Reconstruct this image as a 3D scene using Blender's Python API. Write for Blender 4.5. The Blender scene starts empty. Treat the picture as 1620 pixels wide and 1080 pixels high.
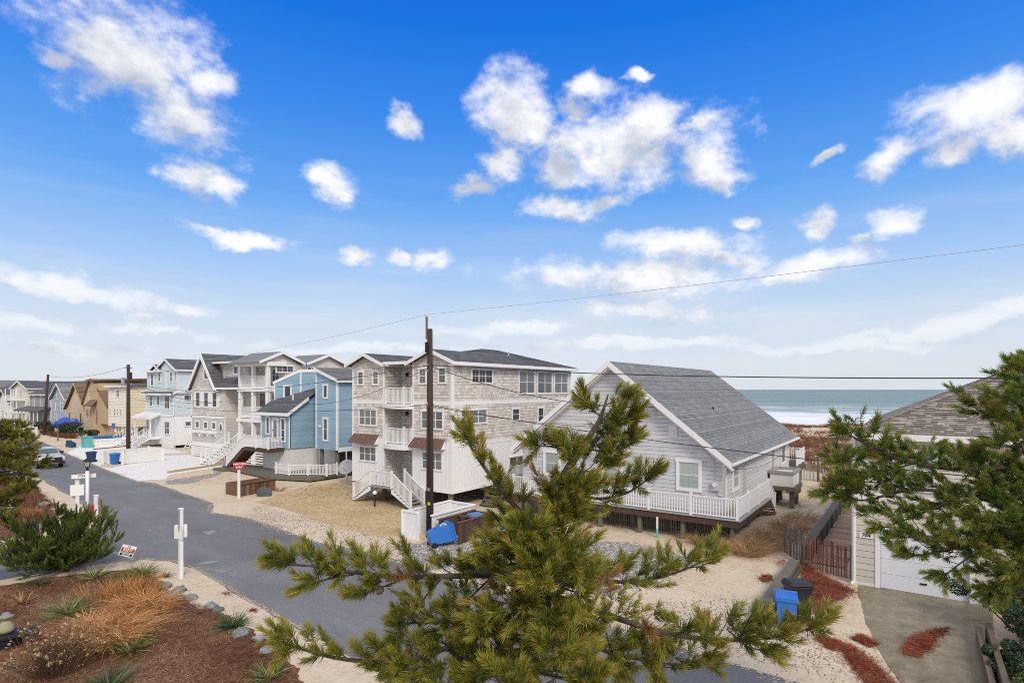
import bpy, bmesh, math, random
import numpy as np
from mathutils import Vector, Matrix
random.seed(7); RNG = np.random.default_rng(11)
scene = bpy.context.scene
COL = scene.collection

# ---------------------------------------------------------------- camera
# world axes: +X towards the ocean, +Y along the street, Z up; camera on an upper deck
F, CX, HY, HC = 909.0, 810.0, 616.0, 7.2
TH = math.atan2(640, 909); CT, ST = math.cos(TH), math.sin(TH)
cam = bpy.data.cameras.new('camera'); cam_ob = bpy.data.objects.new('camera', cam); COL.objects.link(cam_ob)
cam.lens = 36 * F / 1620; cam.sensor_width = 36; cam.shift_y = 76 / 1620
cam.clip_start = 0.1; cam.clip_end = 90000
cam_ob.location = (0, 0, HC)
cam_ob.rotation_euler = (math.pi / 2, 0, math.atan2(ST, CT) - math.pi / 2)
scene.camera = cam_ob

# ---------------------------------------------------------------- world: nishita sky, haze towards the horizon, cumulus
SUN_EL, SUN_DIR = math.radians(40), Vector((-0.55, -0.75, 0)).normalized()
world = bpy.data.worlds.new('World'); scene.world = world; world.use_nodes = True
nt = world.node_tree; nt.nodes.clear(); L = nt.links.new
def N(t, **k):
    n = nt.nodes.new(t)
    for a, b in k.items(): setattr(n, a, b)
    return n
def setin(s, v):
    if hasattr(v, 'is_output'): L(v, s)
    else: s.default_value = v
def math_(op, a, b=0.0, c=None, clamp=False):
    n = N('ShaderNodeMath', operation=op, use_clamp=clamp)
    setin(n.inputs[0], a); setin(n.inputs[1], b)
    if c is not None: setin(n.inputs[2], c)
    return n.outputs[0]
def vmath(op, a, b=None):
    n = N('ShaderNodeVectorMath', operation=op); setin(n.inputs[0], a)
    if b is not None:
        setin(n.inputs[3] if op == 'SCALE' else n.inputs[1], b)
    return n.outputs['Value'] if op in ('DOT_PRODUCT', 'LENGTH') else n.outputs['Vector']
def mixc(f, a, b, blend='MIX'):
    n = N('ShaderNodeMix', data_type='RGBA', blend_type=blend)
    setin(n.inputs[0], f); setin(n.inputs[6], a); setin(n.inputs[7], b)
    return n.outputs[2]
def mrange(v, a, b, c=0.0, d=1.0, smooth=True):
    n = N('ShaderNodeMapRange', interpolation_type='SMOOTHSTEP' if smooth else 'LINEAR')
    setin(n.inputs[0], v)
    for i, q in enumerate((a, b, c, d)): n.inputs[i + 1].default_value = q
    return n.outputs[0]
def noise_(vec, scale, detail=6, rough=.55, lac=2.0):
    n = N('ShaderNodeTexNoise'); setin(n.inputs['Vector'], vec); n.inputs['Scale'].default_value = scale
    n.inputs['Detail'].default_value = detail; n.inputs['Roughness'].default_value = rough; n.inputs['Lacunarity'].default_value = lac
    return n
sky = N('ShaderNodeTexSky', sky_type='NISHITA', sun_disc=False)
sky.sun_elevation = SUN_EL
sky.sun_rotation = math.atan2(SUN_DIR.x, SUN_DIR.y)
sky.altitude = 0; sky.air_density = 1.0; sky.dust_density = 0.6; sky.ozone_density = 2.0
dirn = N('ShaderNodeTexCoord').outputs['Generated']
dirn = vmath('NORMALIZE', dirn)
sep = N('ShaderNodeSeparateXYZ'); L(dirn, sep.inputs[0])
el = math_('ARCSINE', sep.outputs[2])
fwd = vmath('DOT_PRODUCT', dirn, (CT, ST, 0)); rgt = vmath('DOT_PRODUCT', dirn, (ST, -CT, 0))
az = math_('ARCTAN2', rgt, fwd)
# clear-sky colour by height above the horizon, tied to the nishita luminance
ramp = N('ShaderNodeValToRGB'); L(math_('DIVIDE', el, math.radians(60), clamp=True), ramp.inputs[0])
SKYR = [(0, (.60, .635, .69)), (.05, (.58, .64, .72)), (.11, (.51, .61, .735)), (.19, (.315, .495, .78)), (.30, (.105, .325, .76)), (.42, (.034, .215, .715)), (.54, (.003, .145, .65)), (.62, (.001, .115, .60)), (1, (.004, .10, .52))]
ramp.color_ramp.elements[0].position = 0; ramp.color_ramp.elements[0].color = (*SKYR[0][1], 1)
ramp.color_ramp.elements[1].position = 1; ramp.color_ramp.elements[1].color = (*SKYR[-1][1], 1)
for p, c_ in SKYR[1:-1]:
    e = ramp.color_ramp.elements.new(p); e.color = (*c_, 1)
clear = mixc(.94, sky.outputs[0], vmath('SCALE', ramp.outputs[0], 10.0))
# cumulus: ellipses in (azimuth, elevation) broken up by noise.  px, py, half width, half height, tilt (deg, + = falls to the right)
CL = [(215, 95, 148, 88, 12), (285, 182, 92, 60, 26), (145, 68, 78, 60, 0), (75, 84, 44, 20, 8), (330, 130, 46, 40, 0), (318, 289, 58, 30, 14), (524, 295, 40, 32, 15), (505, 285, 18, 14, 0), (545, 310, 16, 12, 0),
      (640, 193, 25, 30, -50), (822, 185, 75, 75, 0), (800, 255, 42, 38, 20), (760, 293, 48, 17, -12), (930, 145, 46, 24, 10), (1012, 126, 22, 8, 5),
      (1000, 235, 150, 60, 0), (900, 232, 70, 42, 0), (905, 180, 40, 26, 20), (1030, 205, 80, 50, 0), (1110, 255, 72, 40, 22), (1148, 285, 28, 26, 40), (1095, 190, 40, 14, 0), (880, 265, 52, 36, 0),
      (890, 330, 76, 24, 4), (955, 318, 40, 20, 0), (1075, 390, 112, 30, 5), (1150, 410, 60, 18, 0), (1000, 440, 215, 34, 2), (1040, 492, 150, 24, 2), (1290, 422, 85, 27, -8), (1225, 442, 36, 12, 0),
      (1290, 357, 36, 25, 8), (1415, 352, 46, 25, 8), (1180, 350, 24, 13, 0), (1362, 377, 15, 9, 0), (1408, 243, 46, 30, -20), (1555, 175, 105, 54, 0), (1520, 235, 46, 30, -25), (1310, 243, 30, 8, -22), (1620, 215, 50, 46, 0),
      (385, 378, 88, 15, 5), (565, 403, 40, 19, -4), (683, 410, 34, 18, -12), (632, 412, 20, 12, 10), (110, 455, 122, 24, 9), (30, 440, 46, 14, 0), (290, 488, 45, 16, 6), (65, 512, 85, 16, 5), (235, 509, 24, 13, 0),
      (250, 525, 100, 12, 3), (1560, 510, 160, 26, -8), (1500, 520, 220, 12, -2), (1620, 488, 60, 22, -10), (1350, 545, 200, 12, 0), (820, 520, 160, 13, 0), (120, 548, 200, 12, 2), (600, 550, 200, 9, 0), (1000, 545, 190, 10, 0)]
def dir_of(px, py):
    r = (px - CX) / F; u = (HY - py) / F
    return math.atan(r), math.atan(u / math.sqrt(1 + r * r)), math.sqrt(1 + r * r + u * u)
BL = []
CL.sort(key=lambda c: -(c[2] * c[3]))
NBIG = sum(1 for c in CL if c[2] * c[3] > 1100)
for px, py, a, b, t in CL:
    A, E_, k = dir_of(px, py); r = (px - CX) / F
    sc_a = 1 / (F * math.sqrt(1 + r * r)); BL.append((A, E_, a * sc_a, b * sc_a * .97, -math.radians(t)))
cv = N('ShaderNodeCombineXYZ'); L(az, cv.inputs[0]); L(el, cv.inputs[1])
ndir = vmath('MULTIPLY', dirn, (1, 1, 1.5))
wn = noise_(ndir, 9, 4, .6)
warp = vmath('SCALE', vmath('SUBTRACT', wn.outputs['Color'], (.5, .5, .5)), .062)
wn2 = noise_(ndir, 38, 3, .6)
warp2 = vmath('SCALE', vmath('SUBTRACT', wn2.outputs['Color'], (.5, .5, .5)), .014)
P_ = vmath('MULTIPLY', vmath('ADD', vmath('ADD', cv.outputs[0], warp), warp2), (1, 1, 0))
def blob_chain(acc, P_, blobs):
  for A, E_, a, b, t in blobs:
    m = N('ShaderNodeMapping', vector_type='TEXTURE')
    if acc is None: L(P_, m.inputs[0])
    else:                                # evaluated one after another
        q = N('ShaderNodeVectorMath', operation='MULTIPLY_ADD'); L(acc, q.inputs[0]); q.inputs[1].default_value = (1e-7, 0, 0); L(P_, q.inputs[2]); L(q.outputs[0], m.inputs[0])
    m.inputs['Location'].default_value = (A, E_, 0); m.inputs['Rotation'].default_value = (0, 0, t); m.inputs['Scale'].default_value = (a, b, 1)
    ln = vmath('LENGTH', m.outputs[0])
    acc = ln if acc is None else math_('SMOOTH_MIN', acc, ln, .12)
  return acc
acc_big = blob_chain(None, P_, BL[:NBIG]); acc = blob_chain(acc_big, P_, BL[NBIG:])
Pq = N('ShaderNodeVectorMath', operation='MULTIPLY_ADD'); L(acc, Pq.inputs[0]); Pq.inputs[1].default_value = (1e-7, 0, 0); L(vmath('ADD', P_, (.016, .030, 0)), Pq.inputs[2])
acc_up = blob_chain(None, Pq.outputs[0], BL[:NBIG])
fb = noise_(ndir, 15, 9, .62).outputs['Fac']
fb_up = noise_(vmath('ADD', ndir, (.020, -.026, .034)), 14, 5, .6).outputs['Fac']
dens = math_('ADD', math_('SUBTRACT', 1.24, math_('MULTIPLY', acc, 1.22)), math_('MULTIPLY', math_('SUBTRACT', fb, .5), 2.6))
alpha = mrange(dens, -.16, .98)
# outside the view the broken cloud thickens to the soft bright overcast that lights the street
deck = noise_(vmath('MULTIPLY', dirn, (1, 1, 1.6)), 3.0, 6, .6).outputs['Fac']
outw = math_('MAXIMUM', mrange(math_('ABSOLUTE', az), .76, 1.15), mrange(el, .66, .95))
alpha = math_('MAXIMUM', alpha, math_('MULTIPLY', outw, mrange(deck, .30, .52)))
alpha = math_('MULTIPLY', alpha, mrange(el, .0, .22, .35, .97))
lit = math_('ADD', math_('MULTIPLY', math_('SUBTRACT', fb, fb_up), 2.6), .60)
lit = math_('ADD', lit, math_('MULTIPLY', math_('SUBTRACT', acc_up, acc_big), .85))
thick = mrange(dens, .45, 1.25)
lit = math_('SUBTRACT', lit, math_('MULTIPLY', thick, .26), clamp=True)
ccol = mixc(lit, (4.5, 4.9, 5.8, 1), (8.35, 8.35, 8.45, 1))
# thin high veil: faint streaks low in the sky
veil = noise_(vmath('MULTIPLY', dirn, (1.2, 1.2, 9)), 3.2, 6, .6).outputs['Fac']
veil = math_('MULTIPLY', mrange(veil, .42, .75), mrange(el, .02, .40, .34, .0))
skyc = mixc(veil, clear, (7.0, 7.2, 7.7, 1))
skyc = mixc(alpha, skyc, ccol)
below = mrange(el, -.03, 0.0)
skyc = mixc(below, (3.0, 3.1, 3.2, 1), skyc)
bg = N('ShaderNodeBackground'); L(skyc, bg.inputs[0]); bg.inputs[1].default_value = 0.1
L(bg.outputs[0], N('ShaderNodeOutputWorld').inputs[0])
world.cycles.sampling_method = 'MANUAL'; world.cycles.sample_map_resolution = 512

sun = bpy.data.lights.new('sun', 'SUN'); sun_ob = bpy.data.objects.new('sun', sun); COL.objects.link(sun_ob)
sun.energy = 1.9; sun.angle = math.radians(17); sun.color = (1, .90, .76)
sd = Vector((SUN_DIR.x * math.cos(SUN_EL), SUN_DIR.y * math.cos(SUN_EL), math.sin(SUN_EL)))
sun_ob.rotation_euler = sd.to_track_quat('Z', 'Y').to_euler()
vs = scene.view_settings
vs.view_transform = 'Standard'; vs.look = 'None'; vs.gamma = 1.0; vs.exposure = 0.27
try: vs.use_curve_mapping = False
except Exception: pass
scene.cycles.max_bounces = 6; scene.cycles.diffuse_bounces = 3; scene.cycles.glossy_bounces = 3; scene.cycles.transparent_max_bounces = 6
scene.cycles.use_denoising = False
scene.cycles.pixel_filter_type = 'BLACKMAN_HARRIS'; scene.cycles.filter_width = 1.0
scene.cycles.sample_clamp_indirect = 4.0

# ---------------------------------------------------------------- measuring helpers
def ray(px): r = (px - CX) / F; return (CT + ST * r, ST - CT * r)
def gp(px, py, z=0.0):
    D = F * (HC - z) / (py - HY); a = ray(px); return Vector((D * a[0], D * a[1], z))
def at(px, py, D):
    a = ray(px); return Vector((D * a[0], D * a[1], HC - (py - HY) * D / F))
def poly(pts, z=0): return [gp(x, y, 0).to_tuple() for x, y in pts]

# ---------------------------------------------------------------- objects
WL = {}
def put(o, parent=None, loc=None):
    COL.objects.link(o)
    if loc is None: loc = Vector(o.location)
    WL[o.name] = Vector(loc)
    if parent is not None:
        o.parent = parent; o.matrix_parent_inverse = Matrix.Translation(-WL[parent.name])
    return o
def tag(o, label=None, cat=None, group=None, kind=None):
    if label: o['label'] = label
    if cat: o['category'] = cat
    if group: o['group'] = group
    if kind: o['kind'] = kind
    return o
def thing(name, label, cat, loc=(0, 0, 0), group=None):
    o = bpy.data.objects.new(name, None); o.empty_display_size = .3; o.location = loc
    put(o, None, loc); return tag(o, label, cat, group)
class MB:
    def __init__(s): s.v = []; s.f = []; s.t = []
    def add(s, vs, fs, t=1.0):
        b = len(s.v); s.v += [tuple(q) for q in vs]; s.f += [tuple(i + b for i in f) for f in fs]; s.t += [t] * len(fs); return s
    def box(s, x0, y0, z0, x1, y1, z1, t=1.0):
        return s.add([(x0, y0, z0), (x1, y0, z0), (x1, y1, z0), (x0, y1, z0), (x0, y0, z1), (x1, y0, z1), (x1, y1, z1), (x0, y1, z1)],
                     [(0, 3, 2, 1), (4, 5, 6, 7), (0, 1, 5, 4), (1, 2, 6, 5), (2, 3, 7, 6), (3, 0, 4, 7)], t)
    def bar(s, p0, p1, w, h, t=1.0, up=(0, 0, 1)):
        p0, p1 = Vector(p0), Vector(p1); d = (p1 - p0).normalized(); u = Vector(up)
        sd_ = d.cross(u)
        if sd_.length < 1e-4: sd_ = d.cross(Vector((1, 0, 0)))
        sd_.normalize(); u = sd_.cross(d).normalized(); a, b = sd_ * w / 2, u * h / 2
        return s.add([p0 - a - b, p0 + a - b, p0 + a + b, p0 - a + b, p1 - a - b, p1 + a - b, p1 + a + b, p1 - a + b],
                     [(0, 3, 2, 1), (4, 5, 6, 7), (0, 1, 5, 4), (1, 2, 6, 5), (2, 3, 7, 6), (3, 0, 4, 7)], t)
    def prism(s, pts, vec, t=1.0):
        n = len(pts); v = Vector(vec); a = [Vector(p) for p in pts]
        return s.add(a + [p + v for p in a], [tuple(range(n))[::-1], tuple(range(n, 2 * n))] + [(i, (i + 1) % n, n + (i + 1) % n, n + i) for i in range(n)], t)
    def quad(s, a, b, c, d, t=1.0): return s.add([a, b, c, d], [(0, 1, 2, 3)], t)
    def tube(s, path, radii, n=8, t=1.0, cap=True):
        path = [Vector(p) for p in path]
        if not hasattr(radii, '__len__'): radii = [radii] * len(path)
        rings = []; ref = Vector((.31, .22, .93))
        for i, p in enumerate(path):
            d = (path[min(i + 1, len(path) - 1)] - path[max(i - 1, 0)]).normalized()
            a = d.cross(ref)
            if a.length < .05: a = d.cross(Vector((1, 0, 0)))
            a.normalize(); b = d.cross(a)
            rings.append([p + (a * math.cos(2 * math.pi * k / n) + b * math.sin(2 * math.pi * k / n)) * radii[i] for k in range(n)])
        fs = []
        for i in range(len(path) - 1):
            for k in range(n): fs.append((i * n + k, i * n + (k + 1) % n, (i + 1) * n + (k + 1) % n, (i + 1) * n + k))
        if cap: fs += [tuple(range(n))[::-1], tuple((len(path) - 1) * n + k for k in range(n))]
        return s.add([q for r in rings for q in r], fs, t)
    def lathe(s, c, prof, n=14, t=1.0):
        c = Vector(c); vs = []
        for r, z in prof:
            for k in range(n): vs.append((c.x + r * math.cos(2 * math.pi * k / n), c.y + r * math.sin(2 * math.pi * k / n), c.z + z))
        fs = [(i * n + k, i * n + (k + 1) % n, (i + 1) * n + (k + 1) % n, (i + 1) * n + k) for i in range(len(prof) - 1) for k in range(n)]
        return s.add(vs, fs + [tuple(range(n))[::-1], tuple((len(prof) - 1) * n + k for k in range(n))], t)
    def build(s, name, mat, parent=None, smooth=False, label=None, kind=None):
        v = np.array(s.v, dtype=float); lo, hi = v.min(0), v.max(0)
        base = np.array([(lo[0] + hi[0]) / 2, (lo[1] + hi[1]) / 2, lo[2]])
        me = bpy.data.meshes.new(name); me.from_pydata((v - base).tolist(), [], s.f)
        at_ = me.attributes.new('tint', 'FLOAT', 'FACE'); at_.data.foreach_set('value', np.array(s.t, dtype=np.float32))
        if smooth: me.polygons.foreach_set('use_smooth', [True] * len(me.polygons))
        me.materials.append(mat)
        o = bpy.data.objects.new(name, me); o.location = base; put(o, parent, base)
        return tag(o, label, kind=kind)
def raw_mesh(name, verts, faces3, tints, mat, parent=None, kind=None, smooth=False):
    """numpy triangles -> one mesh"""
    verts = np.asarray(verts, dtype=np.float32); faces3 = np.asarray(faces3, dtype=np.int32)
    lo, hi = verts.min(0), verts.max(0); base = np.array([(lo[0] + hi[0]) / 2, (lo[1] + hi[1]) / 2, lo[2]], dtype=np.float32)
    k = faces3.shape[1]
    me = bpy.data.meshes.new(name); me.vertices.add(len(verts)); me.vertices.foreach_set('co', (verts - base).ravel())
    me.loops.add(faces3.size); me.loops.foreach_set('vertex_index', faces3.ravel())
    me.polygons.add(len(faces3)); me.polygons.foreach_set('loop_start', np.arange(0, faces3.size, k, dtype=np.int32))
    me.update(calc_edges=True)
    if smooth: me.polygons.foreach_set('use_smooth', np.ones(len(faces3), dtype=bool))
    a = me.attributes.new('tint', 'FLOAT', 'FACE'); a.data.foreach_set('value', np.asarray(tints, dtype=np.float32))
    me.materials.append(mat)
    o = bpy.data.objects.new(name, me); o.location = base.tolist(); put(o, parent, base.tolist())
    return tag(o, kind=kind)
def share(src, name, loc, parent, rot=None):
    o = bpy.data.objects.new(name, src.data if hasattr(src, 'data') else src); o.location = loc
    if rot is not None: o.rotation_euler = rot
    return put(o, parent, loc)
def copy_tree(o, loc, rotz=0.0, label=None):
    def cp(q, par):
        c = q.copy(); COL.objects.link(c)
        if par is not None: c.parent = par
        for ch in list(q.children): cp(ch, c)
        return c
    r = cp(o, None); r.location = loc; r.rotation_euler = (0, 0, rotz)
    if label: r['label'] = label
    return r

# ---------------------------------------------------------------- materials
def material(name, col, rough=.7, var=.12, scale=3.0, fine=40.0, bump=.0, spec=.3, ramp=None, metal=0.0, streak=None, trans=0.0, bscale=None, fvar=None):
    m = bpy.data.materials.new(name); m.use_nodes = True; t = m.node_tree; b = t.nodes['Principled BSDF']; lk = t.links.new
    def n_(ty, **k):
        q = t.nodes.new(ty)
        for a, c in k.items(): setattr(q, a, c)
        return q
    def mth(op, a, c):
        q = n_('ShaderNodeMath', operation=op)
        for i, w in enumerate((a, c)):
            if hasattr(w, 'is_output'): lk(w, q.inputs[i])
            else: q.inputs[i].default_value = w
        return q.outputs[0]
    pos = n_('ShaderNodeNewGeometry').outputs['Position']
    if streak:
        mp = n_('ShaderNodeMapping'); lk(pos, mp.inputs[0]); mp.inputs['Scale'].default_value = streak; vec = mp.outputs[0]
    else: vec = pos
    def nz(sc, d=5):
        q = n_('ShaderNodeTexNoise'); lk(vec, q.inputs['Vector']); q.inputs['Scale'].default_value = sc; q.inputs['Detail'].default_value = d; q.inputs['Roughness'].default_value = .62
        return q.outputs['Fac']
    fv = var if fvar is None else fvar
    f1, f2 = nz(scale), nz(fine, 3)
    mul = mth('ADD', 1.0, mth('ADD', mth('MULTIPLY', mth('SUBTRACT', f1, .5), var * 2.4), mth('MULTIPLY', mth('SUBTRACT', f2, .5), fv * 2.2)))
    at_ = n_('ShaderNodeAttribute', attribute_name='tint').outputs['Fac']
    if ramp:
        rp = n_('ShaderNodeValToRGB'); lk(at_, rp.inputs[0]); els = rp.color_ramp.elements
        els[0].position = ramp[0][0]; els[0].color = (*ramp[0][1], 1); els[1].position = ramp[-1][0]; els[1].color = (*ramp[-1][1], 1)
        for p, c in ramp[1:-1]: els.new(p).color = (*c, 1)
        base = rp.outputs[0]
    else:
        rgb = n_('ShaderNodeRGB'); rgb.outputs[0].default_value = (*col, 1); base = rgb.outputs[0]; mul = mth('MULTIPLY', mul, at_)
    sc_ = n_('ShaderNodeVectorMath', operation='SCALE'); lk(base, sc_.inputs[0]); lk(mul, sc_.inputs[3])
    lk(sc_.outputs[0], b.inputs['Base Color'])
    b.inputs['Roughness'].default_value = rough; b.inputs['Specular IOR Level'].default_value = spec; b.inputs['Metallic'].default_value = metal
    if bump:
        bp = n_('ShaderNodeBump'); bp.inputs['Strength'].default_value = 1.0; bp.inputs['Distance'].default_value = bump
        lk(nz(bscale or fine, 5), bp.inputs['Height']); lk(bp.outputs[0], b.inputs['Normal'])
    if trans:
        tr = n_('ShaderNodeBsdfTranslucent'); lk(sc_.outputs[0], tr.inputs[0]); mx = n_('ShaderNodeMixShader'); mx.inputs[0].default_value = trans
        lk(b.outputs[0], mx.inputs[1]); lk(tr.outputs[0], mx.inputs[2]); lk(mx.outputs[0], t.nodes['Material Output'].inputs[0])
    return m
M = {}
def mk(name, *a, **k): M[name] = material(name, *a, **k); return M[name]
mk('white', (.80, .80, .80), .5, .035, .9, 12); mk('white_old', (.72, .72, .70), .6, .07, 1.2, 14)
mk('white_board', (.78, .78, .79), .55, .06, 1, 10, streak=(1.5, 1.5, .35))
mk('cottage_siding', (.60, .60, .625), .6, .05, 1.3, 16); mk('beige_shingle', (.645, .60, .555), .8, .08, .8, 22)
mk('greige_siding', (.57, .55, .52), .65, .05, 1, 14); mk('blue_siding', (.265, .42, .535), .6, .06, 1, 14)
mk('aqua_siding', (.60, .705, .745), .6, .05, 1, 12); mk('cream_siding', (.74, .66, .46), .6, .05, 1, 12); mk('cream_front', (.80, .76, .66), .6, .04, 1, 12)
mk('tan_wood', (.50, .375, .24), .75, .10, .8, 9, streak=(1, 1, .25)); mk('tan_pale', (.60, .49, .345), .75, .08, .8, 9)
mk('slate_siding', (.36, .41, .50), .65, .06, 1, 12); mk('dark_gray_siding', (.33, .33, .34), .7, .08, 1, 12); mk('pale_cream', (.70, .66, .55), .65, .06, 1, 12)
mk('taupe_siding', (.60, .555, .48), .65, .05, 1.2, 14)
mk('roof_gray', (.205, .212, .218), .9, .16, 1.2, 60, bump=.004); mk('roof_dark', (.115, .12, .13), .9, .16, 1.2, 50, bump=.004)
mk('roof_brown', (.20, .125, .085), .9, .18, 1.2, 40, bump=.004); mk('roof_taupe', (.265, .23, .20), .9, .14, 2, 60, bump=.003)
mk('metal_roof', (.155, .085, .065), .5, .10, 2, 20, spec=.4)
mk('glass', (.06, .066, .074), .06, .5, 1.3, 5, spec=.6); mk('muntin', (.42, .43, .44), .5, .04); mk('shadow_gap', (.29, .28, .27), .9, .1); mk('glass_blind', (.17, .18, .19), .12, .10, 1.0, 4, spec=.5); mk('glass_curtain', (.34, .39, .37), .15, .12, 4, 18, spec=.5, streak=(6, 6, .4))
mk('door_dark', (.10, .10, .11), .4, .1, 2, 9); mk('door_teal', (.10, .26, .28), .4, .1, 2, 9); mk('door_green', (.30, .50, .42), .4, .1)
mk('garage_door', (.74, .75, .79), .55, .03, .7, 10)
mk('old_wood', (.16, .125, .095), .85, .22, 2, 18, bump=.006, streak=(1, 1, .3)); mk('dark_timber', (.15, .138, .112), .85, .25, 2, 14, bump=.01)
mk('pole_wood', (.062, .042, .032), .85, .28, 3, 30, bump=.006, streak=(5, 5, .35)); mk('fence_gray', (.20, .165, .135), .9, .25, 4, 24); mk('fence_red', (.27, .10, .065), .85, .22, 4, 24)
mk('fence_pale', (.42, .39, .34), .9, .2, 3, 24); mk('plank', (.46, .31, .19), .85, .16, 2, 20, bump=.004); mk('rust_wood', (.18, .10, .062), .85, .35, 3, 12, bump=.004)
mk('brown_wood', (.085, .05, .036), .8, .22, 2, 16, streak=(1, 1, .2)); mk('fresh_wood', (.45, .27, .10), .8, .15, 2, 16); mk('gray_deck', (.30, .30, .30), .75, .10, 2, 20)
mk('bin_blue', (.035, .17, .55), .45, .07, 2, 14, spec=.4); mk('bin_blue_lid', (.06, .20, .42), .45, .07, 2, 14); mk('bin_navy', (.03, .07, .15), .5, .1, 2, 14); mk('black_plastic', (.022, .023, .026), .5, .2, 3, 20)
mk('turquoise', (.13, .44, .45), .6, .08, 1, 14); mk('tarp', (.04, .08, .52), .4, .2, 1.5, 6, bump=.05, bscale=3, spec=.5); mk('boat_blue', (.06, .18, .44), .5, .1)
mk('black_metal', (.02, .02, .022), .45, .1); mk('gray_metal', (.40, .41, .43), .4, .08, metal=.6); mk('meter_gray', (.52, .52, .53), .5, .05); mk('dish_gray', (.36, .38, .41), .45, .06)
mk('wire', (.05, .05, .05), .7, .05); mk('wire_pale', (.46, .46, .48), .6, .05)
mk('sign_red', (.36, .035, .055), .5, .08, 3, 20); mk('sign_white', (.82, .82, .80), .5, .02); mk('sign_black', (.02, .02, .02), .5, .02); mk('sign_green', (.30, .40, .16), .5, .02); mk('stop_red', (.50, .03, .03), .45, .05)
mk('yellow', (.75, .52, .05), .5, .05); mk('sign_blue', (.08, .13, .50), .5, .05); mk('pipe_teal', (.12, .48, .42), .5, .05)
mk('stone', (.25, .262, .245), .85, .45, 3.5, 14, bump=.05, bscale=9); mk('stone_dark', (.12, .135, .145), .85, .25, 3, 16, bump=.02, bscale=7); mk('stone_moss', (.35, .33, .20), .9, .25, 8, 30)
mk('car_silver', (.50, .51, .52), .28, .03, spec=.6); mk('car_dark', (.05, .052, .056), .35, .1, spec=.5); mk('car_glass', (.10, .13, .13), .05, .1, spec=.8); mk('rubber', (.018, .018, .018), .8, .1); mk('chrome', (.6, .6, .6), .2, .03, metal=.8)
mk('headlight', (.75, .76, .78), .15, .05, spec=.6); mk('bark', (.085, .068, .055), .95, .4, 6, 40, bump=.012, bscale=25); mk('cone', (.12, .075, .045), .9, .3, 30, 90)
mk('lamp_glass', (.55, .55, .50), .1, .1, spec=.5); mk('awning_rib', (.19, .105, .08), .5, .1)

# ---------------------------------------------------------------- ground materials
def gmat(name, cols, rough=.9, patch=.25, grain=60, bump=.01, voro=None, spec=.2, along=None):
    """cols: list of (position, colour) along a mix of broad patches and fine grain"""
    m = bpy.data.materials.new(name); m.use_nodes = True; t = m.node_tree; b = t.nodes['Principled BSDF']; lk = t.links.new
    pos = t.nodes.new('ShaderNodeNewGeometry').outputs['Position']
    def nz(sc, d=5, r=.65, st=None):
        v_ = pos
        if st: mp = t.nodes.new('ShaderNodeMapping'); lk(pos, mp.inputs[0]); mp.inputs['Scale'].default_value = st; v_ = mp.outputs[0]
        q = t.nodes.new('ShaderNodeTexNoise'); lk(v_, q.inputs['Vector']); q.inputs['Scale'].default_value = sc; q.inputs['Detail'].default_value = d; q.inputs['Roughness'].default_value = r; return q.outputs['Fac']
    def mth(op, a, c):
        q = t.nodes.new('ShaderNodeMath'); q.operation = op
        for i, w in enumerate((a, c)):
            if hasattr(w, 'is_output'): lk(w, q.inputs[i])
            else: q.inputs[i].default_value = w
        return q.outputs[0]
    f = mth('ADD', mth('MULTIPLY', nz(patch), .38), mth('ADD', mth('MULTIPLY', nz(patch * 8, st=along), .22), mth('MULTIPLY', nz(grain, 4, .8), .40)))
    hgt = nz(grain, 6)
    if voro:
        v = t.nodes.new('ShaderNodeTexVoronoi'); lk(pos, v.inputs['Vector']); v.inputs['Scale'].default_value = voro
        sx = t.nodes.new('ShaderNodeSeparateColor'); lk(v.outputs['Color'], sx.inputs[0])
        f = mth('ADD', mth('MULTIPLY', f, .45), mth('MULTIPLY', sx.outputs[0], .55)); hgt = mth('SUBTRACT', 1.0, v.outputs['Distance'])
    rp = t.nodes.new('ShaderNodeValToRGB'); lk(f, rp.inputs[0]); e = rp.color_ramp.elements
    e[0].position, e[0].color = cols[0][0], (*cols[0][1], 1); e[1].position, e[1].color = cols[-1][0], (*cols[-1][1], 1)
    for p, c in cols[1:-1]: e.new(p).color = (*c, 1)
    lk(rp.outputs[0], b.inputs['Base Color']); b.inputs['Roughness'].default_value = rough; b.inputs['Specular IOR Level'].default_value = spec
    bp = t.nodes.new('ShaderNodeBump'); bp.inputs['Distance'].default_value = bump; lk(hgt, bp.inputs['Height']); lk(bp.outputs[0], b.inputs['Normal'])
    M[name] = m; return m
gmat('sand', [(.28, (.30, .21, .135)), (.38, (.48, .375, .26)), (.5, (.62, .51, .375)), (.7, (.69, .595, .465))], patch=.18, grain=5, bump=.05)
gmat('asphalt', [(.34, (.112, .113, .117)), (.46, (.160, .161, .166)), (.55, (.198, .199, .204)), (.66, (.285, .283, .28))], patch=.14, grain=11, along=(1, .10, 1), bump=.02, rough=.8, spec=.3)
gmat('white_gravel', [(.2, (.60, .585, .565)), (.4, (.74, .73, .715)), (.7, (.83, .825, .815))], patch=.5, grain=9, bump=.02, voro=20)
gmat('gray_gravel', [(.15, (.12, .117, .115)), (.4, (.27, .26, .25)), (.65, (.42, .40, .375)), (.88, (.60, .56, .50))], patch=.5, grain=12, bump=.05, voro=11)
gmat('straw', [(.3, (.30, .20, .10)), (.45, (.53, .39, .215)), (.58, (.64, .50, .31)), (.75, (.67, .57, .41))], patch=.4, grain=5, bump=.06)
gmat('mulch', [(.34, (.058, .022, .012)), (.45, (.14, .058, .030)), (.55, (.215, .108, .062)), (.68, (.33, .21, .14))], patch=.45, grain=7, bump=.08)
gmat('red_mulch', [(.38, (.09, .019, .010)), (.48, (.235, .055, .026)), (.60, (.37, .125, .06))], patch=.9, grain=8, bump=.05)
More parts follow.
